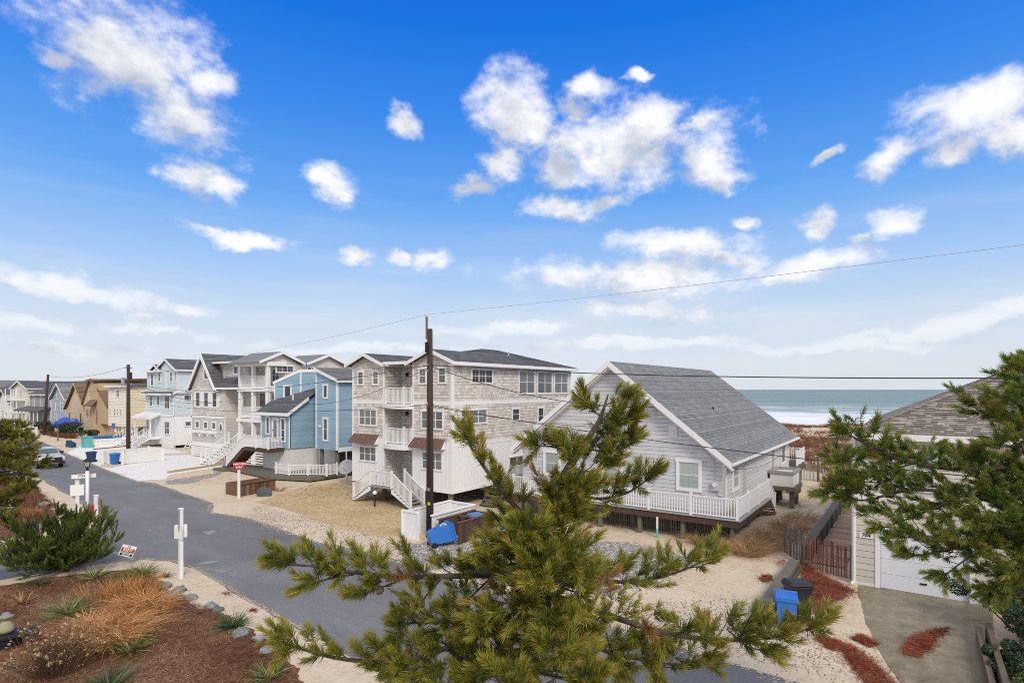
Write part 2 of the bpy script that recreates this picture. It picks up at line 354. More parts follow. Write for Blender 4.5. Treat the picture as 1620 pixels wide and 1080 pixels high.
gmat('concrete', [(.33, (.095, .080, .050)), (.44, (.165, .138, .088)), (.54, (.245, .208, .138)), (.66, (.37, .32, .23))], patch=.26, grain=1.1, bump=.002, rough=.38, spec=.35)

gmat('worn_paint', [(.35, (.17, .17, .172)), (.5, (.29, .288, .285)), (.65, (.36, .355, .35))], patch=.8, grain=10, bump=.004)
# ---------------------------------------------------------------- ground, dune and sea
def fbm2(x, y, seed=0, octv=4):
    r = np.random.default_rng(seed); out = 0; amp = 1.0; fr = 1.0
    for o in range(octv):
        for k in range(4):
            a = r.uniform(0, 2 * np.pi); ph = r.uniform(0, 6.28)
            out = out + amp * .35 * np.sin(fr * (x * np.cos(a) + y * np.sin(a)) * r.uniform(.7, 1.4) + ph)
        amp *= .55; fr *= 2.1
    return out
def sstep(a, b, x): t = np.clip((x - a) / (b - a), 0, 1); return t * t * (3 - 2 * t)
def dune_h(x, y):
    s = x - .11 * np.clip(y, -200, 20000)
    h = 1.55 * sstep(52, 94, s) - 4.6 * sstep(100, 138, s)
    h = h + fbm2(x * .35, y * .35, 5) * .33 * sstep(50, 60, s) * (1 - sstep(104, 120, s))
    return h
xs = np.concatenate([np.linspace(-6000, -80, 12), np.linspace(-70, 44, 58), np.arange(45, 140, .8), np.linspace(142, 400, 30), np.linspace(500, 2600, 30)])
ys = np.concatenate([np.linspace(-4000, -90, 10), np.linspace(-80, -13, 16), np.arange(-12, 30, .8), np.arange(30, 260, 4), np.geomspace(262, 14000, 40)])
X_, Y_ = np.meshgrid(xs, ys); Z_ = dune_h(X_, Y_)
nx, ny = len(xs), len(ys); ii = np.arange(nx * ny).reshape(ny, nx)
q4 = np.stack([ii[:-1, :-1], ii[:-1, 1:], ii[1:, 1:], ii[1:, :-1]], -1).reshape(-1, 4)
raw_mesh('ground', np.stack([X_, Y_, Z_], -1).reshape(-1, 3), q4, np.ones(len(q4)), M['sand'], kind='structure', smooth=True)

def sea_material():
    m = bpy.data.materials.new('sea'); m.use_nodes = True; t = m.node_tree; b = t.nodes['Principled BSDF']; lk = t.links.new
    def n_(ty, **k):
        q = t.nodes.new(ty)
        for a, c in k.items(): setattr(q, a, c)
        return q
    def mth(op, a, c):
        q = n_('ShaderNodeMath', operation=op)
        for i, w in enumerate((a, c)):
            if hasattr(w, 'is_output'): lk(w, q.inputs[i])
            else: q.inputs[i].default_value = w
        return q.outputs[0]
    pos = n_('ShaderNodeNewGeometry').outputs['Position']
    s = n_('ShaderNodeVectorMath', operation='DOT_PRODUCT'); lk(pos, s.inputs[0]); s.inputs[1].default_value = (1, -.11, 0); s = s.outputs['Value']
    def nz(sc, st, d=5):
        mp = n_('ShaderNodeMapping'); lk(pos, mp.inputs[0]); mp.inputs['Scale'].default_value = st
        q = n_('ShaderNodeTexNoise'); lk(mp.outputs[0], q.inputs['Vector']); q.inputs['Scale'].default_value = sc; q.inputs['Detail'].default_value = d; q.inputs['Roughness'].default_value = .65; return q.outputs['Fac']
    def mr(v, a, c, e=0.0, f=1.0):
        q = n_('ShaderNodeMapRange', interpolation_type='SMOOTHSTEP'); lk(v, q.inputs[0])
        for i, w in enumerate((a, c, e, f)): q.inputs[i + 1].default_value = w
        return q.outputs[0]
    edge = mth('ADD', s, mth('MULTIPLY', mth('SUBTRACT', nz(.03, (1, .35, 1), 7), .5), 190))
    surf = mr(edge, 225, 285, 1, 0)
    streak = mth('MULTIPLY', mr(nz(.10, (1, .12, 1)), .52, .60), mr(s, 240, 520, .9, .0))
    streak2 = mth('MULTIPLY', mr(nz(.05, (1, .10, 1)), .66, .70), mr(s, 300, 900, .5, .0))
    foam = mth('MINIMUM', mth('ADD', mth('ADD', surf, streak), streak2), 1.0)
    foam = mth('MULTIPLY', foam, mr(nz(.12, (1, .3, 1)), .34, .56, .52, 1))
    c1 = n_('ShaderNodeMix', data_type='RGBA'); lk(mr(nz(.02, (1, .12, 1)), .35, .65), c1.inputs[0]); c1.inputs[6].default_value = (.19, .275, .262, 1); c1.inputs[7].default_value = (.25, .335, .32, 1)
    c2 = n_('ShaderNodeMix', data_type='RGBA'); lk(mr(s, 240, 420, .55, 0), c2.inputs[0]); lk(c1.outputs[2], c2.inputs[6]); c2.inputs[7].default_value = (.44, .49, .48, 1)
    c3 = n_('ShaderNodeMix', data_type='RGBA'); lk(foam, c3.inputs[0]); lk(c2.outputs[2], c3.inputs[6]); c3.inputs[7].default_value = (.88, .885, .89, 1)
    lk(c3.outputs[2], b.inputs['Base Color']); b.inputs['Roughness'].default_value = .55; b.inputs['Specular IOR Level'].default_value = .12
    bp = n_('ShaderNodeBump'); bp.inputs['Distance'].default_value = .35; lk(nz(.22, (1, .25, 1)), bp.inputs['Height']); lk(bp.outputs[0], b.inputs['Normal'])
    return m
sx = np.concatenate([[100], np.geomspace(130, 60000, 40)]); sy = np.concatenate([-np.geomspace(60000, 100, 20), [0], np.geomspace(100, 60000, 20)])
X_, Y_ = np.meshgrid(sx, sy); ii = np.arange(X_.size).reshape(X_.shape)
q4 = np.stack([ii[:-1, :-1], ii[:-1, 1:], ii[1:, 1:], ii[1:, :-1]], -1).reshape(-1, 4)
raw_mesh('sea', np.stack([X_ + .11 * Y_ * (Y_ > 0), Y_, np.full_like(X_, -2.3)], -1).reshape(-1, 3), q4, np.ones(len(q4)), sea_material(), kind='structure', smooth=True)

def jag(pts, amp=.12, step=.22, seed=1):
    r = np.random.default_rng(seed); P = [np.array(p[:2], float) for p in pts]; out = []
    for i in range(len(P)):
        a, b = P[i], P[(i + 1) % len(P)]; Ln = np.linalg.norm(b - a)
        if Ln < .01: continue
        n = max(1, min(400, int(Ln / step))); nrm = np.array([-(b - a)[1], (b - a)[0]]) / Ln
        s0 = r.uniform(0, 100)
        for k in range(n):
            t = k / n; s = s0 + t * Ln; w = min(1, 4 * t * (1 - t) + .15)
            d = amp * w * (math.sin(s * 1.1 + 1.3 * math.sin(s * .37)) + .5 * math.sin(s * 2.9 + seed) + .35 * math.sin(s * 8.3 + 2 * math.sin(s * 1.7)) + .28 * math.sin(s * 19 + seed) + .16 * r.normal())
            out.append(a + (b - a) * t + nrm * d)
    return out
def sheet(name, pts, z, mat, amp=.12, step=.22, seed=1):
    o = jag(pts, amp, step, seed) if amp else [np.array(p[:2]) for p in pts]
    me = bpy.data.meshes.new(name); me.from_pydata([(p[0], p[1], z) for p in o], [], [tuple(range(len(o)))])
    bm = bmesh.new(); bm.from_mesh(me); bmesh.ops.triangulate(bm, faces=bm.faces)
    for f in bm.faces:
        if f.normal.z < 0: f.normal_flip()
    bm.to_mesh(me); bm.free(); me.materials.append(M[mat])
    ob = bpy.data.objects.new(name, me); put(ob); return tag(ob, kind='structure')
near_edge = [(4.5, -45), (8.9, 0), (10.3, 13.7), (10.8, 18.5), (11.55, 23.8), (11.45, 25.6), (10.9, 26.8), (9.6, 27.6), (6.7, 28.3), (0, 29), (-40, 33)]
far_left = [(-40, 39.5), (0, 34.8), (7.8, 33.4), (10.6, 33.7), (12.3, 34.8), (13.1, 37), (14.4, 45.6), (16, 58), (19.6, 85), (24.6, 128), (29.6, 165), (41, 260), (86, 600)]
far_edge = [(95, 600), (48, 260), (36, 165), (31.5, 128)] + [p[:2] for p in poly([(86, 706), (105, 717), (160, 739.5), (216, 761), (246, 764), (338, 796), (335, 810), (400, 821), (506, 858), (599, 876), (696, 909)])] + [(16.2, 9), (15.7, 3.6), (12.0, -45)]
sheet('road', near_edge + far_left + far_edge, .006, 'asphalt', .05, .12, 3)
sheet('gravel_drive', poly([(160, 738), (178, 740), (222, 729), (222, 721), (305, 719), (345, 729), (398, 726), (335, 741), (268, 751), (262, 758), (216, 760)]), .010, 'white_gravel', .10, .3, 4)
sheet('gravel_drive', poly([(107, 716.5), (128, 704), (166, 706), (202, 702), (245, 707), (303, 716), (222, 719), (186, 723), (170, 728), (157, 737)]), .010, 'white_gravel', .10, .3, 5)
sheet('straw_lawn', poly([(405, 793), (440, 801), (500, 823), (560, 839), (636, 852), (644, 815), (644, 775), (590, 765), (530, 762), (490, 766), (455, 776), (432, 787)]), .010, 'straw', .22, .15, 6)
sheet('gravel_patch', poly([(652, 884), (632, 862), (700, 858), (760, 835), (800, 828), (850, 845), (880, 880), (860, 928), (800, 925), (730, 905)]), .010, 'gray_gravel', .22, .15, 7)
sheet('gravel_patch', poly([(860, 925), (868, 868), (920, 856), (1000, 860), (1050, 866), (1095, 884), (1070, 905), (1015, 930), (930, 938)]), .010, 'gray_gravel', .30, .12, 8)
sheet('mulch_bed', poly([(-60, 938), (0, 926), (60, 916), (150, 906), (215, 898), (238, 907), (262, 930), (300, 952), (345, 968), (385, 992), (430, 1018), (455, 1045), (482, 1090), (480, 1230), (-500, 1500), (-420, 1000)]), .012, 'mulch', .12, .12, 9)
sheet('mulch_bed', poly([(-100, 758), (0, 764), (45, 763), (70, 783), (88, 800), (95, 815), (62, 840), (30, 850), (0, 855), (-100, 868)]), .012, 'mulch', .15, .2, 10)
sheet('driveway', poly([(1356, 920), (1568, 958), (1572, 1010), (1592, 1090), (1625, 1230), (1490, 1230), (1424, 1078), (1392, 1030), (1369, 985)]), .012, 'concrete', .03, .2, 11)
sheet('gravel_patch', poly([(258, 766), (280, 757), (318, 752), (345, 744), (352, 747), (325, 757), (300, 764)]), .010, 'gray_gravel', .3, .15, 17)
sheet('gravel_patch', poly([(975, 880), (1010, 868), (1050, 866), (1066, 876), (1030, 884), (1000, 890)]), .014, 'asphalt', .2, .1, 18)
for q_ in ([(150, 858), (172, 866), (192, 876), (216, 884), (213, 886), (188, 879), (168, 869), (149, 861)], [(300, 893), (330, 888), (350, 887), (332, 891)], [(318, 898), (352, 902), (360, 904), (350, 905)], [(320, 842), (336, 838), (344, 840), (330, 846)]): sheet('worn_marking', poly(q_), .011, 'worn_paint', .02, .06, 19)
sheet('side_path', [(25.6, 3.55), (25.3, 2.3), (44, 2.3), (44, 3.55)], .012, 'straw', .05, .2, 16)

# ---------------------------------------------------------------- architectural helpers
def PX(X): return lambda a, z, o: (X - o, a, z)          # wall facing the street (-X); a runs along Y
def PY(Y): return lambda a, z, o: (a, Y - o, z)          # wall facing the camera side (-Y); a runs along X
def pbox(mb, P, a0, a1, z0, z1, o0, o1, t=1.0):
    return mb.add([P(a0, z0, o0), P(a1, z0, o0), P(a1, z1, o0), P(a0, z1, o0), P(a0, z0, o1), P(a1, z0, o1), P(a1, z1, o1), P(a0, z1, o1)],
                  [(0, 3, 2, 1), (4, 5, 6, 7), (0, 1, 5, 4), (1, 2, 6, 5), (2, 3, 7, 6), (3, 0, 4, 7)], t)
def window(root, P_, a0, a1, z0, z1, cols=1, hung=True, trim=.10, mat='white', glass='glass', grid=None, bar=.05):
    P = lambda a, z, o: P_(a, z, o + .03)
    a0, a1 = min(a0, a1), max(a0, a1); z0, z1 = min(z0, z1), max(z0, z1)
    f = MB(); T = trim
    pbox(f, P, a0, a1, z0, z0 + T, .0, .055); pbox(f, P, a0 - .03, a1 + .03, z1 - T, z1, .0, .07)
    pbox(f, P, a0, a0 + T, z0 + T, z1 - T, .0, .052); pbox(f, P, a1 - T, a1, z0 + T, z1 - T, .0, .052)
    w = (a1 - a0 - 2 * T - (cols - 1) * bar) / cols
    for c in range(1, cols): x = a0 + T + c * w + (c - 1) * bar; pbox(f, P, x, x + bar, z0 + T, z1 - T, .0, .048)
    fr = f.build('window', M[mat], root); zm = (z0 + z1) / 2
    for c in range(cols):
        x = a0 + T + c * (w + bar); t = random.uniform(.6, 1.35)
        if hung:
            pbox(MB(), P, x, x + w, zm + .018, z1 - T, .004, .022, t).build('pane', M[glass], fr)
            pbox(MB(), P, x, x + w, z0 + T, zm - .018, .002, .016, t * .92).build('pane', M[glass], fr)
            pbox(MB(), P, x, x + w, zm - .018, zm + .018, .004, .03).build('sash', M[mat], fr)
        else: pbox(MB(), P, x, x + w, z0 + T, z1 - T, .004, .02, t).build('pane', M[glass], fr)
    if grid:
        g = MB(); nxg, nzg = grid
        for c in range(cols):
            x = a0 + T + c * (w + bar)
            for i in range(1, nxg): pbox(g, P, x + w * i / nxg - .008, x + w * i / nxg + .008, z0 + T, z1 - T, .02, .027)
            for i in range(1, nzg):
                z = z0 + T + (z1 - z0 - 2 * T) * i / nzg
                if hung and abs(z - zm) < .03: continue
                pbox(g, P, x, x + w, z - .008, z + .008, .02, .0268)
        if g.v: g.build('muntin_grid', M['muntin'], fr, kind='stuff')
    return fr
def door(root, P_, a0, a1, z0, z1, mat='door_dark', glass='glass', trim='white', lights=1):
    P = lambda a, z, o: P_(a, z, o + .03)
    f = MB(); T = .09
    pbox(f, P, a0, a0 + T, z0, z1, 0, .055); pbox(f, P, a1 - T, a1, z0, z1, 0, .055); pbox(f, P, a0 + T, a1 - T, z1 - T, z1, 0, .053)
    fr = f.build('door', M[trim], root)
    pbox(MB(), P, a0 + T, a1 - T, z0, z1 - T, .004, .02).build('leaf', M[mat], fr)
    if lights: pbox(MB(), P, a0 + T + .13, a1 - T - .13, z0 + .25 + (0 if lights == 1 else .7), z1 - T - .14, .021, .028).build('pane', M[glass], fr)
    pbox(MB(), P, a1 - T - .1, a1 - T - .05, z0 + .95, z0 + 1.05, .022, .07).build('handle', M['black_metal'], fr)
    return fr
BAL = {}
def railing(root, p0, p1, h=.92, gap=.125, mat='white', posts=(0, 1), npost=0, name='railing', ps=.11, bs=.038, singles=True, bot=.09):
    p0, p1 = Vector(p0), Vector(p1); Ln = (p1 - p0).length; d = (p1 - p0); up = Vector((0, 0, 1))
    m = MB(); m.bar(p0 + up * (h - .03), p1 + up * (h - .03), .085, .05); m.bar(p0 + up * bot, p1 + up * bot, .05, .055)
    r = m.build(name, M[mat], root)
    key = (round(h, 2), mat, bs, bot)
    n = int(Ln / gap); bl = h - .055 - bot - .02
    if singles:
        if key not in BAL:
            me = MB().box(-bs / 2, -bs / 2, 0, bs / 2, bs / 2, bl)
            k_ = bpy.data.meshes.new('baluster'); k_.from_pydata(me.v, [], me.f); a_ = k_.attributes.new('tint', 'FLOAT', 'FACE'); a_.data.foreach_set('value', np.ones(6, dtype=np.float32)); k_.materials.append(M[mat]); BAL[key] = k_
        for i in range(1, n): share(BAL[key], 'baluster', p0 + d * i / n + up * (bot + .02), r)
    else:
        b = MB()
        for i in range(1, n): q = p0 + d * i / n + up * (bot + .02); b.box(q.x - bs / 2, q.y - bs / 2, q.z, q.x + bs / 2, q.y + bs / 2, q.z + bl)
        b.build('balusters', M[mat], r, kind='stuff')
    ts = list(posts) + [k / (npost + 1) for k in range(1, npost + 1)]
    for t in ts:
        q = p0 + d * t; b = MB().box(q.x - ps / 2, q.y - ps / 2, q.z - .05, q.x + ps / 2, q.y + ps / 2, q.z + h + .06)
        b.box(q.x - ps * .64, q.y - ps * .64, q.z + h + .06, q.x + ps * .64, q.y + ps * .64, q.z + h + .10); b.build('post', M[mat], r)
    return r
def stairs(root, top0, top1, run, n, mat='white', tread='gray_deck', z1=0.0, closed=False, sd=.3):
    """top0-top1: the top edge; run: horizontal vector to the foot"""
    t0, t1, rv = Vector(top0), Vector(top1), Vector(run); drop = Vector((0, 0, z1 - t0.z)); m = MB()
    s = bpy.data.objects.new('stairs', None); s.location = t0; put(s, root, t0); step = rv / n
    for q in (t0, t1): MB().prism([q, q + rv + drop, q + rv * .88 + drop, q + Vector((0, 0, -sd))], (t1 - t0).normalized() * .05).build('stringer', M[mat], s)
    for i in range(n):
        a = t0 + step * i + drop * ((i + .6) / n); b = t1 + step * i + drop * ((i + .6) / n); e = step * 1.08
        MB().prism([a, b, b + e, a + e], (0, 0, .04)).build('step', M[tread], s)
        if closed: MB().prism([a + step * .06, b + step * .06, b + step * .1, a + step * .1], drop * (1.0 / n)).build('riser', M[mat], s)
    return s
def clap(root, P, span, z0, z1, course, mat, name='siding_board', singles=False, proud=.016, wid=None, parent_part='siding', joint=None):
    """lapped boards; span(z) -> (a0, a1)"""
    n = max(1, int(round((z1 - z0) / course))); c = (z1 - z0) / n; mb = MB()
    bk = MB(); zs_ = [z0 + (z1 - z0) * k / 6 for k in range(7)]; bk.add([P(span(z)[0], z, .004) for z in zs_] + [P(max(span(z)), z, .004) for z in zs_], [(k, k + 7, k + 8, k + 1) for k in range(6)]); bk.build('shadow_backing', M['shadow_gap'], root)  # dark backing colour paints the shadow lines into the gaps between boards
    for i in range(n):
        jn = c * .075 if joint is None else joint; za, zb = z0 + i * c, z0 + (i + 1) * c - jn
        (a0, a1), (b0, b1) = span(za + .001), span(zb)
        if a1 - a0 < .02: continue
        if b1 < b0: b0 = b1 = (b0 + b1) / 2
        cuts = [0.0, 1.0]
        if wid:
            k = max(1, int((a1 - a0) / wid)); cuts = [0] + sorted((j + (.5 if i % 2 else 0) + random.uniform(-.25, .25)) / (k + .5) for j in range(1, k)) + [1]
        for u0, u1 in zip(cuts, cuts[1:]):
            t = random.uniform(.93, 1.07) if not wid else random.uniform(.80, 1.16); o_ = proud * (random.uniform(.8, 1.2) if wid else 1); g = wid * .035 if wid else 0
            A0, A1, B0, B1 = a0 + (a1 - a0) * u0 + g, a0 + (a1 - a0) * u1 - g, b0 + (b1 - b0) * u0 + g, b0 + (b1 - b0) * u1 - g
            q = mb if not singles else MB()
            q.add([P(A0, za, o_), P(A1, za, o_), P(B1, zb, proud * .7), P(B0, zb, proud * .7), P(A0, za, 0), P(A1, za, 0)], [(0, 1, 2, 3), (0, 4, 5, 1), (0, 3, 4), (1, 5, 2)], t)
            if singles: q.build(name, M[mat], root)
    if not singles and mb.v: return mb.build(parent_part, M[mat], root, kind='stuff')
def shingle_slope(root, O, U, V, lv, bound, course, wid, mat, singles=0, name='shingle', var=.13, proud=.018, bi=0):
    """O eave start, U unit along the eave, V unit up the slope, lv slope length, bound(v) -> (u0, u1)"""
    O, U, V = Vector(O), Vector(U).normalized(), Vector(V).normalized(); Nn = U.cross(V)
    if Nn.z < 0: Nn = -Nn
    n = int(lv / course); mb = MB(); cnt = 0
    for i in range(n):
        v0, v1 = i * course, min(lv, (i + 1) * course + course * .15); u0, u1 = bound(v0 + course * .5)
        if u1 - u0 < .05: continue
        k = max(1, int((u1 - u0) / wid)); row = random.uniform(.86, 1.12)
        cuts = [0] + sorted((j + random.uniform(-.3, .3) + (.4 if i % 2 else 0)) / (k + .4) for j in range(1, k)) + [1]
        for c0, c1 in zip(cuts, cuts[1:]):
            a, b = u0 + (u1 - u0) * c0 + .004, u0 + (u1 - u0) * c1 - .004; t = row * random.uniform(1 - var, 1 + var) * (1 + (bi if random.random() < .42 else -bi)); p = proud * random.uniform(.7, 1.5)
            f0, f1 = O + U * a + V * v0, O + U * b + V * v0; b0, b1 = O + U * a + V * v1, O + U * b + V * v1
            one = singles and cnt < singles; q = MB() if one else mb; cnt += 1
            q.add([f0 + Nn * p, f1 + Nn * p, b1 + Nn * .003, b0 + Nn * .003, f0, f1], [(0, 1, 2, 3), (0, 4, 5, 1), (0, 3, 4), (1, 5, 2)], t); q.t[-3] = t * .6  # front edge tinted down to paint the shadow line under each shingle
            if one: q.build(name, M[mat], root)
    if mb.v: mb.build(name + '_courses', M[mat], root, kind='stuff')
def slab(root, pts, th, mat, name='roof'):
    """a roof plane of real thickness, hung below its top surface"""
    return MB().prism([Vector(p) for p in pts], (0, 0, -th)).build(name, M[mat], root)
def gable_x(root, X0, X1, Y0, Y1, ze, zr, mat, th=.14, trim='white', rake=.26, back=False, courses=None, yr=None, wide=.4):
    """gable whose ridge runs along X: two roof planes, front rake boards; returns nothing"""
    yr = (Y0 + Y1) / 2 if yr is None else yr
    for ya, s in ((Y0, 1), (Y1, -1)):
        r = slab(root, [(X0, ya, ze), (X1, ya, ze), (X1, yr, zr), (X0, yr, zr)] if s > 0 else [(X0, yr, zr), (X1, yr, zr), (X1, ya, ze), (X0, ya, ze)], th, mat)
        if courses:
            W = Vector((0, yr - ya, zr - ze)); shingle_slope(r, (X0, ya, ze), (1, 0, 0), W, W.length, lambda v: (0, X1 - X0), courses, wide, mat)
    for ya in (Y0, Y1):
        MB().prism([(X0 - .03, ya, ze + .015), (X0 - .03, yr, zr + .02), (X0 - .03, yr, zr - rake), (X0 - .03, ya, ze - rake)], (.05, 0, 0)).build('rake_board', M[trim], root)
        MB().box(X0, ya - .02, ze - .18, X1, ya + .02, ze - .005).build('gutter', M[trim], root)
def wall_box(root, x0, y0, z0, x1, y1, z1, mat, name='wall'): return MB().box(x0, y0, z0, x1, y1, z1).build(name, M[mat], root)
def trims(root, P, specs, mat='white', o=.03, name='trim'):
    for a0, a1, z0, z1 in specs: m = MB(); pbox(m, P, a0, a1, z0, z1, 0, o); m.build(name, M[mat], root)

# ================================================================ the grey cottage in front of the sea
def cottage():
    h = thing('cottage', 'light grey shingled cottage on dark pilings with a wide grey gable roof facing the sea', 'house', (36.5, 13.4, 0))
    X0, X1, Y0, Y1, zf, ze, yr, zr = 28.5, 45.4, 7.56, 19.3, 1.40, 3.78, 13.43, 8.46
    MB().box(X0 + .02, Y0 + .02, zf - .25, X1, Y1, ze).build('wall', M['cottage_siding'], h)
    MB().prism([(X0 + .02, Y0, ze), (X0 + .02, Y1, ze), (X0 + .02, yr, zr)], (X1 - X0 - .02, 0, 0)).build('gable_wall', M['cottage_siding'], h)
    sl = (zr - ze) / (yr - Y0)
    def span(z):
        d = max(0, (z - ze) / sl); return (Y0 + .08 + d, Y1 - .08 - d)
    P = PX(X0); clap(h, P, span, zf - .2, zr - .1, .205, 'cottage_siding', singles=True, proud=.028)
    Q = PY(Y0); clap(h, Q, lambda z: (X0 + .08, X1 - .06), zf - .2, ze - .05, .205, 'cottage_siding', singles=True, proud=.028)
    trims(h, P, [(Y0 - .03, Y0 + .08, zf - .2, ze)], 'white', .035); trims(h, Q, [(X0 - .03, X0 + .08, zf - .2, ze), (X1 - .06, X1 + .02, zf - .2, ze)], 'cottage_siding', .03, 'corner_board')
    gable_x(h, 27.95, 46.5, 7.08, 19.8, 3.74, 8.72, 'roof_gray', th=.12, rake=.30, courses=.19, yr=yr, wide=.34)
    m = MB(); m.bar((27.95, 7.02, 3.68), (46.5, 7.02, 3.68), .12, .11); m.build('gutter', M['white'], h)
    m = MB(); m.prism([(27.99, 7.1, 3.42), (27.99, yr, 8.4), (27.99, 19.76, 3.42), (27.99, 19.76, 3.36), (27.99, yr, 8.34), (27.99, 7.1, 3.36)], (.5, 0, 0)); m.build('soffit', M['white'], h)
    window(h, P, 8.62, 9.91, 2.14, 3.75, 1, True, .17, glass='glass_curtain', grid=(4, 4)); window(h, P, 12.81, 14.05, 2.2, 3.72, 1, True, .17, glass='glass_curtain', grid=(4, 4)); window(h, P, 16.6, 17.8, 2.2, 3.72, 1, True, .17, glass='glass_curtain', grid=(4, 4))
    window(h, Q, 29.75, 31.2, 2.05, 3.55, 1, True, .2, glass='glass_curtain', grid=(3, 4)); window(h, Q, 42.3, 43.8, 2.08, 3.6, 1, False, .16)
    v = MB(); pbox(v, P, 9.86, 10.26, 4.8, 5.33, 0, .07); vv = v.build('gable_vent', M['white_board'], h); v = MB()
    for i in range(7): pbox(v, P, 9.90, 10.22, 4.85 + i * .065, 4.88 + i * .065, .07, .085)
    v.build('louvre', M['white_old'], vv)
    v = MB(); pbox(v, P, 7.76, 8.14, 2.32, 2.74, .02, .16); e = v.build('electric_meter', M['meter_gray'], h); MB().tube([(X0 - .16, 7.97, 2.6), (X0 - .26, 7.97, 2.6)], .1, 12).build('dial', M['white_old'], e)
    m = MB(); m.tube([(X0 - .06, 7.9, 2.3), (X0 - .06, 7.85, 2.12), (X0 - .06, 7.66, 2.06)], .03); m.tube([(X0 - .06, 8.0, 2.74), (X0 - .06, 8.02, 3.7), (X0 - .1, 8.3, 4.05), (X0 - .1, 9.3, 5.0)], .02); m.build('conduit', M['meter_gray'], h)
    MB().tube([(28.2, 7.05, 3.62), (X0 - .1, 7.46, 3.45), (X0 - .08, 7.47, 1.2)], .05).build('downspout', M['white_old'], h); MB().tube([(39.66, 7.46, 3.6), (39.66, 7.46, 1.3)], .05, t=.7).build('downspout', M['white_old'], h)
    m = MB(); m.tube([(32.13, 7.42, 1.3), (32.13, 7.42, 2.75)], .045); m.tube([(32.13, 7.44, 2.75), (32.13, 7.44, 3.35), (32.2, 7.36, 3.4), (32.35, 7.22, 3.35)], .025); m.build('shower_pipe', M['meter_gray'], h)
    m = MB(); m.tube([(35.2, 10.0, 5.6), (35.2, 10.0, 6.15)], .07); m.build('vent_pipe', M['black_metal'], h)
    # service mast on the gable
    m = MB(); m.tube([(28.34, 11.0, 5.75), (28.34, 11.0, 6.35), (28.2, 10.95, 6.42)], .035); m.build('service_mast', M['meter_gray'], h)
    # decks
    zd = 1.27
    for i in range(9):
        a = X0 - 1.3 + i * .145; MB().box(a, 6.57, zd - .04, a + .138, 19.2, zd, random.uniform(.9, 1.1)).build('deck_board', M['gray_deck'], h)
    for i in range(7):
        a = 6.57 + i * .142; MB().box(X0 + .01, a, zd - .04, 34.1, a + .136, zd, random.uniform(.9, 1.1)).build('deck_board', M['gray_deck'], h)
    m = MB(); m.box(27.16, 6.55, zd - .36, 27.22, 19.2, zd - .045); m.box(27.22, 6.53, zd - .36, 34.1, 6.59, zd - .045); m.build('rim_beam', M['brown_wood'], h)
    m = MB(); m.box(27.1, 6.5, zd - .052, 27.2, 19.2, zd - .012); m.box(27.2, 6.49, zd - .052, 34.1, 6.58, zd - .012); m.build('deck_edge', M['gray_deck'], h)
    ys = [6.66, 8.77, 10.87, 13.0, 15.1, 17.2, 19.1]
    for a, b in zip(ys, ys[1:]): railing(h, (27.24, a, zd), (27.24, b, zd), .95, .128, posts=(0, 1) if a == ys[0] else (1,), bs=.042)
    xs_ = [27.24, 29.39, 31.64, 33.95]
    for a, b in zip(xs_, xs_[1:]): railing(h, (a, 6.66, zd), (b, 6.66, zd), .95, .10, posts=(1,), bs=.045)
    stairs(h, (34.1, 6.62, zd), (34.1, 7.45, zd), (1.9, 0, 0), 6, 'old_wood', 'old_wood')
    railing(h, (34.1, 6.66, zd), (35.7, 6.66, .25), .95, .12, posts=(1,), singles=True)
    # sea-side deck
    m = MB(); m.box(45.42, 6.95, 1.62, 48.6, 19, 1.72); m.box(45.42, 6.93, 1.3, 48.6, 7.0, 1.615, .6); m.build('sea_deck', M['old_wood'], h)
    railing(h, (45.5, 7.02, 1.72), (48.5, 7.02, 1.72), 1.05, .10, npost=1, bs=.05); railing(h, (48.5, 7.02, 1.72), (48.5, 18.9, 1.72), 1.05, .14, npost=5, posts=(1,))
    # utility platform with a boxed-in unit
    m = MB(); m.box(38.0, 5.95, 1.05, 40.6, 7.5, 1.3); m.box(38.05, 6.0, .72, 40.5, 6.06, 1.045, .8)
    p = m.build('utility_platform', M['old_wood'], h)
    MB().box(38.15, 6.1, 1.302, 40.4, 7.4, 2.05).build('utility_box', M['white_old'], p)
    m = MB(); m.box(38.08, 6.02, 2.052, 40.48, 6.2, 2.22); m.box(38.08, 7.3, 2.052, 40.48, 7.48, 2.22); m.box(38.08, 6.2, 2.052, 38.26, 7.3, 2.22); m.box(40.3, 6.2, 2.052, 40.48, 7.3, 2.22); m.build('box_rim', M['gray_deck'], p)
    for x, y in ((38.3, 6.2), (39.9, 6.2), (38.3, 7.3), (39.9, 7.3)): MB().box(x - .12, y - .12, 0, x + .12, y + .12, 1.045).build('post', M['dark_timber'], p)
    for x in (28.8, 31.8, 34.8, 37.8, 40.8, 43.8, 45.2, 48.3):
        for y in (7.3, 10.3, 13.3, 16.3, 19): MB().tube([(x, y, -.1), (x, y, 1.3 if x > 45.3 else 1.14)], .16, 8).build('piling', M['dark_timber'], h)
    for y in (6.9, 9.2, 11.4, 13.6, 15.8, 18.2): MB().box(27.3, y - .09, 0, 27.48, y + .09, .905).build('deck_post', M['dark_timber'], h)
    m = MB(); m.tube([(26.95, 10.33, .45), (26.95, 10.33, 1.0)], .055); q = m.build('drain_pipe', M['white_old'], h); MB().tube([(26.95, 10.33, 0), (26.95, 10.33, .45)], .06).build('pipe_foot', M['pipe_teal'], q)
    # picket skirt under the deck
    sk = MB(); sk.box(28.36, 7.4, .25, 28.39, 19.2, .31); sk.box(28.36, 7.4, .8, 28.39, 19.2, .86); s = sk.build('picket_skirt', M['dark_timber'], h)
